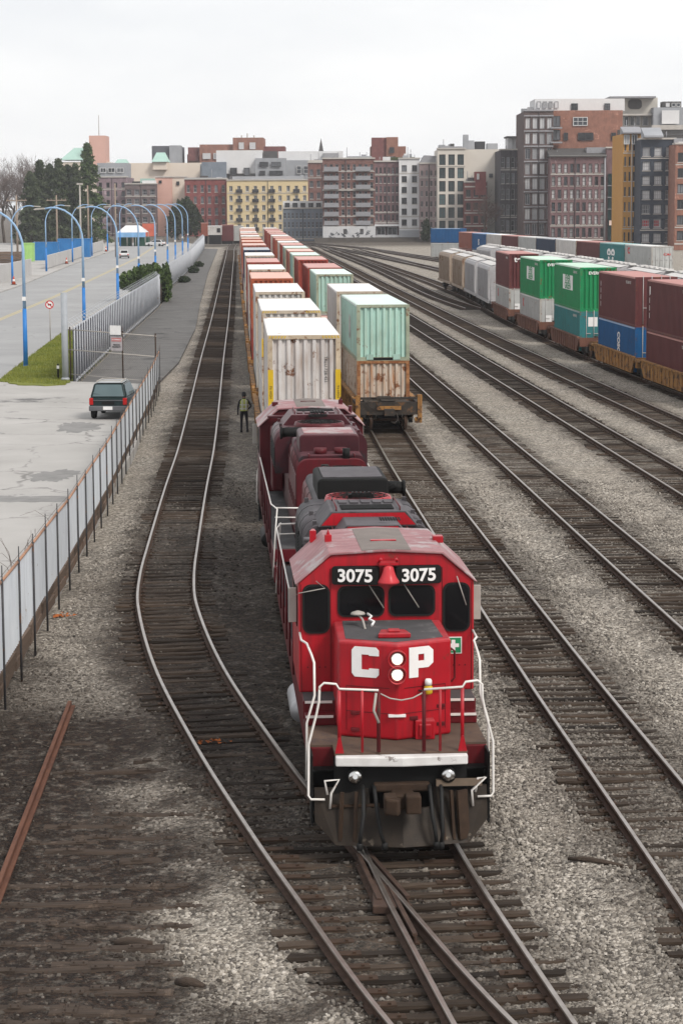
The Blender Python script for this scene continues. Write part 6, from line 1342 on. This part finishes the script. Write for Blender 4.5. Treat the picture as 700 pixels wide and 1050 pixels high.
# centre group
t, W, H = building('older brick building half hidden behind the balconied brick block', 316, 352, 167, 640, 20, b_rust, 6, 5, .5, .55, fr_grey, 'dark', (2, 1)); lbox(t, 'parapet', stone, 316, 352, 164, 168, 641, 3, t)
t, W, H = building('brick block with balconies above a white wall covered in graffiti', 331, 384, 163, 600, 22, b_rust, 7, 9, .52, .66, fr_grey, 'dark', (1, 2), base=4.2, group=None)
fh = (H - 4.2 - .9) / 7
for c in (1.0, 6.5):
    for r in range(7): x = (c + .5) * W / 9; z = 4.2 + r * fh; m = MB(); m.box(x - 1.9, x + 1.9, -1.3, -.01, z + .05, z + .25); m.box(x - 1.9, x + 1.9, -1.3, -1.22, z + .25, z + 1.2); m.build('balcony', fr_grey, t)
for r in (4,): MB().box(-.1, W + .1, -.4, -.005, 4.2 + r * fh - .3, 4.2 + r * fh + .05).build('floor_band', stone, t)
lbox(t, 'roof_storey', grey_wall, 355, 381, 160, 164, 603, 10, t); lbox(t, 'stair_head', fr_grey, 333, 346, 158, 164, 604, 8, t)
gw = mat('white painted wall', (.58, .58, .59), (.46, .46, .47), scale=.6, rough=.8, rust=(.33, .33, .35), rust_amt=.2, rust_scale=.5)
a, b = at(331, 247, 598), at(385, 232, 598); tw = thing('graffiti_wall', 'white wall with grey graffiti at the foot of the balconied brick block', 'wall', (a.x, 598, GZ)); MB().box(0, b.x - a.x, 0, .4, 0, b.z - GZ).build('wall', gw, tw)
gr_m = mat('grey spray paint', (.17, .18, .20), scale=2, rough=.8)
for k in range(15):
    x = rnd.uniform(.6, b.x - a.x - 1.2); z = rnd.uniform(.5, 2.4); mb = MB(); pts = [(x + rnd.uniform(0, 1.3), -.03, z + rnd.uniform(0, 1.0)) for _ in range(5)]; mb.tube(pts, .09, 4); mb.build('graffiti_scrawl', gr_m, tw)
for x0 in (5.3, 9.6): m = MB(); m.box(x0, x0 + .9, -.02, .1, 1.9, 3.3); m.build('opening', roof_dark, tw)
t, W, H = building('plum brick building with five narrow windows per floor over two garage openings', 384, 409, 166, 600, 22, b_plum, 6, 6, .46, .66, fr_dark, 'dark', (1, 2), base=5.0); wrow(t, t, [(386, 395), (397, 407)], 233, 241, 599.5, fr_grey, 'dark', (2, 1)); lbox(t, 'loading_wall', gw, 384, 409, 241, 247.5, 599, .6, t); lbox(t, 'door_canopy', white_wall, 384, 409, 230, 232, 598.5, 2, t); lbox(t, 'roof_hedge', mat('roof garden', (.06, .075, .03), scale=1, rough=.9), 395, 425, 161, 164, 606, 6, t)
t, W, H = building('white building with two columns of dark windows', 409, 430, 163, 598, 22, white_wall, 6, 2, .50, .58, fr_dark, 'dark', (2, 1), base=3.6); lbox(t, 'plinth', grey_wall, 409, 430, 236, 247.5, 597, .6, t)
t, W, H = building('narrow dusty pink building with slanted glass roof lights', 430, 449, 168, 594, 22, b_pinkish, 6, 4, .42, .5, fr_dark, 'dark', (1, 1), base=3.2)
m = MB(); m.prism([(0, H), (W, H), (W - .4, H + 2.0), (1.2, H + 2.2)], 'xz', .5, 9); m.build('mansard', fr_grey, t)
t, W, H = building('cream building with three tall bands of dark glass', 448.5, 476.5, 153, 585, 22, cream2, 6, 3, .70, .80, fr_dark, 'green', (2, 2), base=2.5, sill=False); lbox(t, 'roof_rail', fr_grey, 451, 474, 150, 153, 588, 5, t)
t, W, H = building('tall blank pale wall with one small window behind the red brick building', 476, 513, 153, 586, 22, cream2, 0, cornice=False); wrow(t, t, [(501, 505)], 178, 182, 585.8, fr_dark, 'dark', (1, 1))
for x0, x1, y0, y1 in ((475, 480, 138, 153), (480, 486, 144, 153), (487, 497, 145, 153), (499, 510, 147, 153)): lbox(t, 'roof_plant', grey_wall if x0 != 487 else fr_dark, x0, x1, y0, y1, 592, 4, t)
t, W, H = building('low red brick building behind the bare tree', 476, 499, 187, 578, 12, b_dkred, 4, 3, .6, .55, fr_dark, 'dark', (2, 1), band=True); lbox(t, 'stair_tower', b_red, 487, 498, 176, 200, 577, 6, t); wrow(t, t, [(488.5, 491)], 178, 184, 576.6, fr_white, 'pale', (1, 1))
t, W, H = building('charcoal brick building with pale upper windows left of the large brick one', 512.5, 538, 154, 566, 22, b_char, 5, 5, .64, .66, fr_grey, 'dark', (1, 2), base=2.5); lbox(t, 'roof_storey', white_wall, 520, 536, 141, 154, 572, 8, t); lbox(t, 'roof_canopy', roof_dark, 519, 537, 139.5, 141, 570, 10, t)
# right group
t, W, H = building('large brick building with dark framed corner, orange upper storeys and white penthouse', 536.5, 566, 114, 545, 25, b_dkbrown, 8, 4, .72, .74, fr_grey, 'pale', (2, 1), base=2.0, trim=fr_grey, band=True, sill=False)
lbox(t, 'upper_storeys', b_orange, 566, 638, 113, 200, 548, 22, t); lbox(t, 'penthouse', white_wall, 548, 640, 101, 114, 553, 15, t)
wrow(t, t, [(587, 602)], 120, 129, 547.8, fr_white, 'pale', (3, 2)); wrow(t, t, [(577.5, 582), (592, 608), (626, 631)], 136, 144, 547.8, fr_dark, 'dark', (2, 1)); wrow(t, t, [(585, 592), (619, 625)], 106, 113, 552.8, fr_dark, 'dark', (2, 2)); wrow(t, t, [(550, 554), (556, 560), (562, 566), (568, 572)], 104, 111, 552.8, fr_grey, 'pale', (1, 1))
for y in (131, 146): lbox(t, 'balcony', fr_grey, 564, 576, y - .8, y + .8, 544.5, 3, t)
for y in (125, 139): wrow(t, t, [(565.5, 574)], y - 6, y + 5, 547.8, fr_dark, 'dark', (2, 1))
t, W, H = building('brick warehouse of purple brown brick with six rows of tall windows', 563.5, 620, 161, 538, 8, b_plum, 6, 9, .56, .70, fr_dark, 'pale', (1, 2), base=1.5, para=1.0)
m = MB(); m.prism([(-.6, H), (-.6, H + .25), (9, H + 2.2), (9, H)], 'yz', -.3, W + .2); m.build('sloping_roof', roof_dark, t); m = MB(); m.tube([(W - .2, -.15, 0), (W - .2, -.15, H)], .22, 6); m.build('drain_pipe', fr_grey, t); lbox(t, 'roof_terrace', fr_grey, 601, 621, 151, 157, 541, 4, t)
t, W, H = building('narrow brick infill with a tall wall of greenish glass', 620.5, 638, 152, 539, 8, b_plum, 0); lbox(t, 'glass_wall', PANE['green'], 622.5, 636.5, 178, 246, 538.6, .3, t); wrow(t, t, [(629, 636)], 159, 168, 538.8, fr_white, 'pale', (1, 1)); lbox(t, 'shop_sign', mat('orange white sign', (.55, .35, .28), (.7, .6, .55), scale=1), 624, 635, 226, 231, 538.2, .2, t)
for y in (190, 202, 214): lbox(t, 'transom', fr_grey, 622.5, 636.5, y, y + .8, 538.3, .3, t)
t, W, H = building('narrow ochre yellow building with four slim windows per floor', 637.5, 655.5, 137, 500, 20, ochre, 7, 4, .42, .60, fr_dark, 'dark', (1, 1), base=1.0); m = MB(); m.tube([(W * .5, -.2, 0), (W * .5, -.2, H)], .12, 6); m.build('drain_pipe', stone, t); wrow(t, t, [(639, 645), (647, 653)], 138, 148, 499.6, fr_white, 'pale', (2, 1))
m = MB(); m.prism([(-1.5, H), (-1.5, H + .3), (4, H + 1.6), (4, H)], 'yz', -.2, W + .2); m.build('sloping_roof', fr_grey, t)
t, W, H = building('navy painted building with large many paned windows', 655.5, 691, 143, 490, 20, navy_wall, 7, 3, .66, .62, fr_grey, 'pale', (4, 2), base=1.0); m = MB(); m.prism([(-1.5, H + .4), (-1.5, H + .8), (4, H + 2.6), (4, H + .4)], 'yz', .5, W * .62); m.build('sloping_awning', grey_wall, t); lbox(t, 'roof_deck', roof_dark, 672, 700, 138, 142, 495, 6, t)
redcurt = mat('red curtain', (.40, .03, .04), scale=1)
for a_, b_ in ((658, 665), (669, 675)): p, q = at(a_, 232, 489.9), at(b_, 226, 489.9); m = MB(); m.box(p.x - t.location.x, q.x - t.location.x, .33, .36, p.z - GZ, q.z - GZ); m.build('red_blind', redcurt, t)
t, W, H = building('orange brick building with dark bay windows at the right edge', 691, 715, 148, 480, 20, b_orange, 6, 2, .6, .6, fr_dark, 'dark', (2, 1), base=1.5)
t, W, H = building('pale rooftop house with a round dark opening above the ochre building', 637, 672, 100, 600, 15, mat('pale penthouse render', (.56, .53, .48), scale=.4, rough=.8), 0, cornice=False); p = at(650, 107, 599.7); m = MB(); m.prism([(p.x - t.location.x + a * 1.0, p.z - GZ + z) for a, z in rrect(-1.6, 1.9, -1.2, 1.3, .9)], 'xz', -.3, .05); m.build('round_opening', roof_dark, t)
lbox(t, 'roof_slab', fr_grey, 625, 672, 98.5, 100.5, 596, 12, t); wrow(t, t, [(639, 644), (645, 650), (651, 656), (658, 664)], 119, 129, 599.6, fr_white, 'dark', (1, 1)); lbox(t, 'balcony', stone, 637, 668, 116.5, 118.5, 597, 3, t)
t, W, H = building('grey rooftop blocks with a white panel above the navy building', 668, 708, 110, 595, 12, grey_wall, 0, cornice=False); lbox(t, 'white_panel', white_wall, 678, 696, 113, 127, 594, .5, t); lbox(t, 'roof_cabin', roof_dark, 679, 698, 104, 111, 597, 5, t); lbox(t, 'terrace_wall', stone, 668, 708, 128, 133, 592, 3, t); wrow(t, t, [(682, 686), (688, 692), (693, 697)], 105.5, 109.5, 596.6, fr_white, 'pale', (1, 1))
# low wall, scrub and railway vehicles at the far end
bank = mat('dark earth bank', (.07, .06, .05), (.04, .035, .03), scale=.3, rough=.95)
m = MB(); a = at(322, 247, 590).x; b = at(475, 247, 560).x; m.prism([(588, GZ - .2), (597, GZ + 1.1), (597.5, GZ - .2)], 'yz', a, b); o = m.build('earth_bank', bank); o['kind'] = 'structure'
for i, (x0, x1, y0, y1, Y, col, lb) in enumerate(((213.5, 227, 232, 241, 545, 'white', 'white boxcar with a dark emblem at the far end of the curving track'), (227, 239, 231, 247, 548, 'maroon', 'maroon boxcar at the far end of the curving track'), (206.5, 213, 229, 242, 552, 'brick', 'brick red boxcar left of the white one at the far end of the curving track'), (239, 249, 232, 247, 552, 'grey', 'pale grey boxcar beside the maroon one at the far end'))):
    p, q = at(x0, y1, Y), at(x1, y0, Y); t = thing('boxcar', lb, 'rail car', (p.x, Y, 0), 0, 'railway cars at the far end of the yard'); L = q.x - p.x
    m = MB(); m.box(0, L, 0, 2.6, max(.5, p.z), q.z)
    for k in range(6): m.box(L * k / 5 - .04, L * k / 5 + .04, -.05, 2.65, max(.5, p.z), q.z - .1)
    m.build('car_body', PS[col][0], t); MB().box(-.1, L + .1, -.1, 2.7, q.z, q.z + .12).build('roof', PS[col][2], t)
    if p.z > .8: MB().box(.1, L - .1, .1, 2.5, .3, p.z).build('underframe', black, t)
    if i == 0: m = MB(); m.box(L * .66, L * .92, -.09, -.06, p.z + .6, p.z + 1.6); m.build('emblem', decal_dark, t)

# ------------------------------------------------------------------ trees and shrubs
def leafmat(name, a, b):
    m = bpy.data.materials.new(name); m.use_nodes = True; nt = m.node_tree; bs = nt.nodes['Principled BSDF']; bs.inputs['Roughness'].default_value = .75; bs.inputs['Specular IOR Level'].default_value = .2
    g = N(nt, 'ShaderNodeNewGeometry'); mx_ = N(nt, 'ShaderNodeMix', data_type='RGBA'); mx_.inputs[6].default_value = (*a, 1); mx_.inputs[7].default_value = (*b, 1)
    nz_ = N(nt, 'ShaderNodeTexNoise', Scale=.5, Detail=3); nt.links.new(g.outputs['Position'], nz_.inputs['Vector']); ad = N(nt, 'ShaderNodeMath', operation='MULTIPLY_ADD'); ad.inputs[1].default_value = .5
    nt.links.new(g.outputs['Random Per Island'], ad.inputs[0]); ml = N(nt, 'ShaderNodeMapRange'); ml.inputs[1].default_value = .35; ml.inputs[2].default_value = .7; ml.inputs[4].default_value = .55; nt.links.new(nz_.outputs['Fac'], ml.inputs[0]); nt.links.new(ml.outputs[0], ad.inputs[2])
    nt.links.new(ad.outputs[0], mx_.inputs[0]); nt.links.new(mx_.outputs[2], bs.inputs['Base Color']); return m
lf_conifer = leafmat('conifer needles', (.028, .042, .022), (.08, .098, .05)); lf_bright = leafmat('bright conifer needles', (.032, .06, .022), (.10, .135, .05)); lf_shrub = leafmat('shrub leaves', (.02, .042, .012), (.085, .125, .035)); lf_dark = leafmat('dark evergreen leaves', (.015, .027, .013), (.045, .06, .025))
bark = mat('bark', (.09, .07, .055), (.05, .04, .032), scale=2, rough=.95); twig = mat('bare grey twigs', (.22, .18, .165), (.15, .12, .11), scale=2, rough=.9)
def leafcloud(pts, s, m0, name, parent):
    n = len(pts); a = rs.randn(n, 3); a /= np.linalg.norm(a, axis=1)[:, None]; b = np.cross(a, rs.randn(n, 3)); b /= np.linalg.norm(b, axis=1)[:, None]; sz = s * (.6 + .8 * rs.rand(n))[:, None]
    V = np.stack([pts - a * sz, pts + b * sz * .55, pts + a * sz, pts - b * sz * .55], 1).reshape(-1, 3); F = np.arange(4 * n).reshape(-1, 4)
    me = bpy.data.meshes.new(name); me.from_pydata(V.tolist(), [], F.tolist()); me.materials.append(m0); o = bpy.data.objects.new(name, me); COL.objects.link(o); o.parent = parent; return o
def conifer(px, ytop, Y, r, m0, label, n=5200, group='conifers at the far left'):
    p = at(px, ytop, Y); H = p.z - GZ; t = thing('conifer_tree', label, 'tree', (p.x, Y, GZ), 0, group)
    MB().tube([(0, 0, 0), (.1, 0, H * .5), (0, 0, H * .98)], [.4, .25, .04], 8).build('trunk', bark, t)
    P = []; nb = int(H * 7)
    for k in range(nb):
        f = rs.rand() ** .8; z = H * (.06 + .94 * f); R_ = r * (1 - f) ** .75 * (.55 + .55 * rs.rand()) + .12; a = rs.rand() * 6.28
        for q in range(int(n / nb)):
            u = rs.rand() ** .6; d = R_ * u; P.append((d * math.cos(a) + rs.randn() * .16 * (1 + u), d * math.sin(a) + rs.randn() * .16 * (1 + u), z - .30 * d - .1 * d * d / r + rs.randn() * .22))
    leafcloud(np.array(P), .32, m0, 'crown', t); return t
CON = [(31, 177, 556, 5.0, lf_conifer, 'small dark conifer at the left end of the conifer group'), (41, 166, 560, 6.0, lf_conifer, 'dark conifer with a rounded tip in the left half of the conifer group'), (51, 170, 566, 6.0, lf_conifer, 'dark conifer behind the timber pole with crossarm'), (60, 164, 560, 6.0, lf_conifer, 'dark pointed conifer in the middle of the conifer group'), (69, 171, 568, 5.8, lf_dark, 'dark conifer left of the floodlight mast'), (77, 169, 564, 5.6, lf_conifer, 'dark conifer squeezed against the tallest one'), (90, 148, 570, 6.4, lf_bright, 'tallest and greenest conifer, at the right end of the conifer group')]
for px, y, Y, r, m0, lb in CON: conifer(px, y, Y, r, m0, lb, 15000 if 'tallest' in lb else 11000)
def bare_tree(px, ytop, Y, label, group, spread=.55, seed=1, m0=None, fan=4):
    r_ = random.Random(seed); p = at(px, ytop, Y); H = p.z - GZ; t = thing('bare_tree', label, 'tree', (p.x, Y, GZ), 0, group); tr = MB(); tw = MB()
    def grow(q, d, L, rad, lev):
        e = q + d * L; mid = q + d * L * .5 + Vector((r_.gauss(0, .05), r_.gauss(0, .05), 0)) * L
        (tr if lev < 2 else tw).tube([q, mid, e], [rad, rad * .8, rad * .6], 6 if lev < 2 else 3, cap=False)
        if lev >= 5: return
        for k in range(fan if lev else fan + 1):
            nd = (d + Vector((r_.gauss(0, spread), r_.gauss(0, spread), r_.gauss(.12, .3)))).normalized(); s = r_.uniform(.35, 1)
            grow(q + (e - q) * s, nd, L * r_.uniform(.55, .78), max(.018, rad * .5), lev + 1)
    grow(Vector((0, 0, 0)), Vector((0, 0, 1)), H * .36, H * .016, 0)
    zmax = max(v[2] for v in tw.v); k = H / zmax
    for mbx in (tr, tw): mbx.v = [(x * k * .9, y * k * .9, z * k) for x, y, z in mbx.v]
    tr.build('trunk', bark, t); tw.build('crown', m0 or twig, t); return t
for i, (px, y, Y) in enumerate(((3, 166, 590), (14, 160, 600), (25, 156, 596), (36, 157, 604), (47, 160, 610), (-6, 170, 585))):
    bare_tree(px, y, Y, ['bare grey tree at the left edge of the photo', 'bare grey tree beside the one at the left edge', 'tall bare grey tree left of the conifers', 'tallest bare grey tree rising behind the leftmost conifer', 'bare grey tree almost hidden behind the conifers', 'bare grey tree cut off by the left edge'][i], 'bare trees at the far left', .5, 10 + i)
bare_tree(497, 193, 556, 'bare reddish brown tree before the low red brick building', None, .6, 41, mat('reddish twigs', (.13, .085, .075), scale=2, rough=.9))
def bush(name, cx, cy, cz, ell, n, s, m0, label, group=None, cat='shrub', stem=True):
    t = thing(name, label, cat, (cx, cy, cz), 0, group); P = []
    for (x, y, z, rx, ry, rz_) in ell:
        k = int(n * rx * rz_ / sum(e[3] * e[5] for e in ell)); d = rs.randn(k, 3); d /= np.linalg.norm(d, axis=1)[:, None]; d *= (.55 + .5 * rs.rand(k, 1) ** .6) * (1 + .18 * np.sin(d[:, :1] * 9 + d[:, 2:] * 7)); P.append(d * np.array([rx, ry, rz_]) + np.array([x, y, z]))
    leafcloud(np.concatenate(P), s, m0, 'foliage', t)
    if stem: MB().tube([(0, 0, 0), (.05, 0, max(.3, ell[0][2] * .8))], [.12, .06], 6).build('stem', bark, t)
    return t
p = at(190, 250, 640); bush('leafy_tree', p.x, 640, GZ, [(0, 0, 6.5, 3.4, 3, 4.6), (-2.6, 0, 4.4, 2.6, 2.4, 3.6), (2.6, .5, 5.0, 2.4, 2.4, 3.8), (.5, 0, 9.2, 2.2, 2, 2.2)], 7000, .34, lf_dark, 'dark evergreen tree in front of the pink and cream houses', None, 'tree')
p = at(437, 247, 588); bush('evergreen_shrub', p.x, 588, GZ + .6, [(0, 0, 2.4, 1.1, 1, 2.6), (-.5, 0, 1.2, 1.0, 1, 1.3)], 1600, .26, lf_dark, 'narrow dark evergreen at the foot of the pink building')
f = lambda y: float(np.interp(y, [b for a, b in FENCE], [a for a, b in FENCE]))
bush('hedge', f(238) + .1, 238, -.1, [(-.8, 0, 2.9, 1.1, 4.0, .95), (-2.2, 2, 2.6, 1.2, 3.2, 1.1), (-3.3, 0, 2.3, .9, 2.6, .9), (.3, 4.0, 1.9, .5, 2.0, 1.9), (.1, 6.5, 1.9, .5, 1.6, 1.8), (-1.0, 4, 2.9, 1.0, 3, 1.0)], 12000, .17, lf_shrub, 'green overgrown hedge spilling over the ribbed metal fence', None, 'hedge')
for i, (y, h) in enumerate(((300, .7), (340, .9), (372, .7))): bush('weed_shrub', f(y) + 1.1, y, -.1, [(0, 0, h * .5, .7, 2.2, h * .6)], 700, .16, lf_dark, ['scrubby bush at the foot of the ribbed fence just past the hedge', 'scrubby bush midway along the far half of the ribbed fence', 'scrubby bush at the far end of the ribbed fence'][i], 'scrub along the ribbed fence')

# ------------------------------------------------------------------ works yard beyond the road
conc_wall = mat('pale concrete wall', (.50, .49, .48), (.40, .39, .385), scale=.3, rough=.85, streak=(.3, .29, .28), streak_amt=.4)
WL = [(-48, 268), (-42.9, 284), (-43.2, 322)]; WL2 = [(-44.5, 350), (-46, 390), (-49.8, 485)]
for k, (P, lb) in enumerate(((WL, 'pale concrete wall beyond the road at the left edge'), (WL2, 'pale concrete wall beyond the road, running on towards the white canopy'))):
    t = thing('concrete_wall', lb, 'wall', (0, 0, 0))
    for (x0, y0), (x1, y1) in zip(P, P[1:]):
        n_ = max(1, int(math.hypot(x1 - x0, y1 - y0) / 6))
        for q in range(n_): a, b = (x0 + (x1 - x0) * q / n_, y0 + (y1 - y0) * q / n_), (x0 + (x1 - x0) * (q + 1) / n_, y0 + (y1 - y0) * (q + 1) / n_); m = MB(); m.bar((a[0], a[1] + .03, 1.35), (b[0], b[1] - .03, 1.35), .25, 2.3 if k == 0 else 1.9); m.build('wall_segment', conc_wall, t)
def bin_(px0, px1, y0, y1, Y, m0, lb, nm='container_bin', cat='container'):
    a, b = at(px0, y1, Y), at(px1, y0, Y); w = b.x - a.x; h = b.z - .1; t = thing(nm, lb, cat, (a.x, Y, .1)); m = MB(); m.box(0, w, 0, 2.4, .12, h)
    for k in range(int(w / .6) + 1): m.box(k * .6, k * .6 + .12, -.06, 0, .2, h - .1)
    m.build('body', m0, t); MB().box(-.06, w + .06, -.08, 2.46, h, h + .14).build('lid_rim', m0, t); MB().box(.1, w - .1, .2, 2.2, 0, .12).build('skid', roof_dark, t)
blue_bin = mat('bright blue steel', (.03, .19, .46), (.02, .14, .36), scale=1, rough=.5, rust=(.2, .2, .22), rust_amt=.1); lime = mat('lime green steel', (.36, .60, .20), (.3, .5, .16), scale=1, rough=.5)
bin_(23, 34, 250, 264, 395, lime, 'lime green container with white lid beside the blue ones', cat='container'); bin_(34.5, 59, 249, 262, 402, blue_bin, 'blue steel container next to the lime green one'); bin_(59.5, 92, 245.5, 258, 425, blue_bin, 'long blue steel container behind the concrete wall, near the floodlight mast')
a = at(-4, 262, 385); t = thing('timber_stack', 'stack of dark brown timbers at the left edge beyond the road', 'timber stack', (a.x, 385, .1))
for k in range(5):
    for q in range(3): m = MB(); m.box(rnd.uniform(0, .3), 4.0 + rnd.uniform(0, .3), q * .7, q * .7 + .6, k * .42, k * .42 + .36); m.build('beam', timber, t)
cone_m = mat('orange cone', (.60, .10, .04), scale=5, rough=.5)
for px, py, lb in ((14.5, 292, 'orange traffic cone by the lamp at the left edge'), (68.5, 270.5, 'orange traffic cone by the concrete wall'), (109, 258, 'orange traffic cone near the white car')):
    c = gp(px, py, LOTZ + .12); t = thing('traffic_cone', lb, 'traffic cone', (c.x, c.y, LOTZ + .12), 0, 'traffic cones beside the road'); m = MB(); lathe(m, [(.26, 0), (.05, 1.0), (.03, 1.02)], (0, 0, .04), 12); m.build('cone', cone_m, t); MB().box(-.34, .34, -.34, .34, 0, .05).build('foot', roof_dark, t); m = MB(); lathe(m, [(.19, 0), (.13, .25)], (0, 0, .42), 12); m.build('white_sleeve', white_paint, t)
# canopy with green sheds
c = gp(135, 252.5, LOTZ); t = thing('canopy', 'white canopy with blue edge over dark green sheds at the end of the road', 'canopy', (c.x, c.y, LOTZ)); s_ = c.y / FPX; w = 29 * s_ / 2
m = MB(); h0 = 14 * s_; h1 = 21 * s_
m.add([(-w, 0, h0), (w, 0, h0), (w, 9, h0), (-w, 9, h0), (-w * .5, 4, h1), (w * .5, 4, h1)], [(0, 1, 5, 4), (1, 2, 5), (2, 3, 4, 5), (3, 0, 4), (3, 2, 1, 0)]); m.build('canopy_roof', white_wall, t); MB().box(-w, w, -.05, .05, h0 - 1.1, h0).build('blue_valance', mat('pale blue valance', (.22, .42, .68), scale=1), t)
for x in (-w + .1, -w * .3, w * .3, w - .1):
    for y in (.1, 8.9): MB().cyl((x, y, 0), (x, y, h0), .08, 6).build('post', galv, t)
dg = mat('dark green shed', (.015, .075, .05), scale=1, rough=.6); 
for x0, x1 in ((-w * .92, -.4), (.4, w * 1.15)): m = MB(); m.box(x0, x1, 2, 6, 0, h0 * .62); m.build('shed', dg, t)
p = at(153, 240, 548); t = thing('orange_sign', 'orange red sign panel above the canopy', 'sign', (p.x, 548, 0)); MB().box(-1.6, 1.6, 0, .1, 2.2, 5.2).build('panel', mat('orange red panel', (.55, .13, .08), scale=1), t)
for x in (-1.4, 1.4): MB().cyl((x, .15, 0), (x, .15, 4.8), .07, 6).build('post', galv, t)
def small_car(px, py, m0, label, rz, wpx=None):
    c = gp(px, py, LOTZ); t = thing('car', label, 'car', (c.x, c.y, LOTZ), rz, 'white cars on the road'); m = MB(); m.prism([(0, .35), (0, .85), (.1, .95), (3.2, .95), (4.3, .82), (4.4, .4), (4.2, .28), (.2, .28)], 'yz', -.86, .86); m.build('body', m0, t, bevel=.08)
    V = [(-.80, .15, .94), (.80, .15, .94), (.80, 3.3, .94), (-.80, 3.3, .94), (-.64, .55, 1.45), (.64, .55, 1.45), (.62, 2.3, 1.46), (-.62, 2.3, 1.46)]; F = [(4, 5, 6, 7), (0, 1, 5, 4), (1, 2, 6, 5), (2, 3, 7, 6), (3, 0, 4, 7)]
    m = MB(); m.add(V, F); m.build('cabin', m0, t, bevel=.05)
    for q in F[1:]: A = [Vector(V[i]) for i in q]; cen = sum(A, Vector()) / 4; nn = (A[1] - A[0]).cross(A[3] - A[0]).normalized() * .012; MB().add([cen + (v - cen) * .84 + nn for v in A], [(0, 1, 2, 3)]).build('window', glass, t)
    for s in (-1, 1):
        MB().box(s * .6, s * .84, -.02, .02, .62, .8).build('tail_lamp', decal_red, t)
        for y in (.8, 3.5): m = MB(); lathe(m, [(.18, -.1), (.31, -.1), (.32, 0), (.31, .1), (.18, .1)], (s * .76, y, .32), 14, 0, 'x'); m.build('wheel', soot, t)
    MB().box(-.85, .85, -.04, .1, .35, .55).build('bumper', soot, t)
wc = mat('white car paint', (.70, .70, .70), scale=1, rough=.25); small_car(127.5, 265, wc, 'white car driving away on the road', R(4)); small_car(168.5, 252.5, wc, 'white car parked at the end of the road', R(70))
# ------------------------------------------------------------------ air
hz = bpy.data.materials.new('air'); hz.use_nodes = True; nt = hz.node_tree; nt.nodes.clear()
out = nt.nodes.new('ShaderNodeOutputMaterial'); pv = nt.nodes.new('ShaderNodeVolumePrincipled'); pv.inputs['Color'].default_value = (.93, .95, 1, 1); pv.inputs['Density'].default_value = .00013; pv.inputs['Anisotropy'].default_value = .2
nt.links.new(pv.outputs['Volume'], out.inputs['Volume'])
o = MB().box(-1700, 1700, -80, 3300, -3, 52).build('haze', hz); o['kind'] = 'stuff'
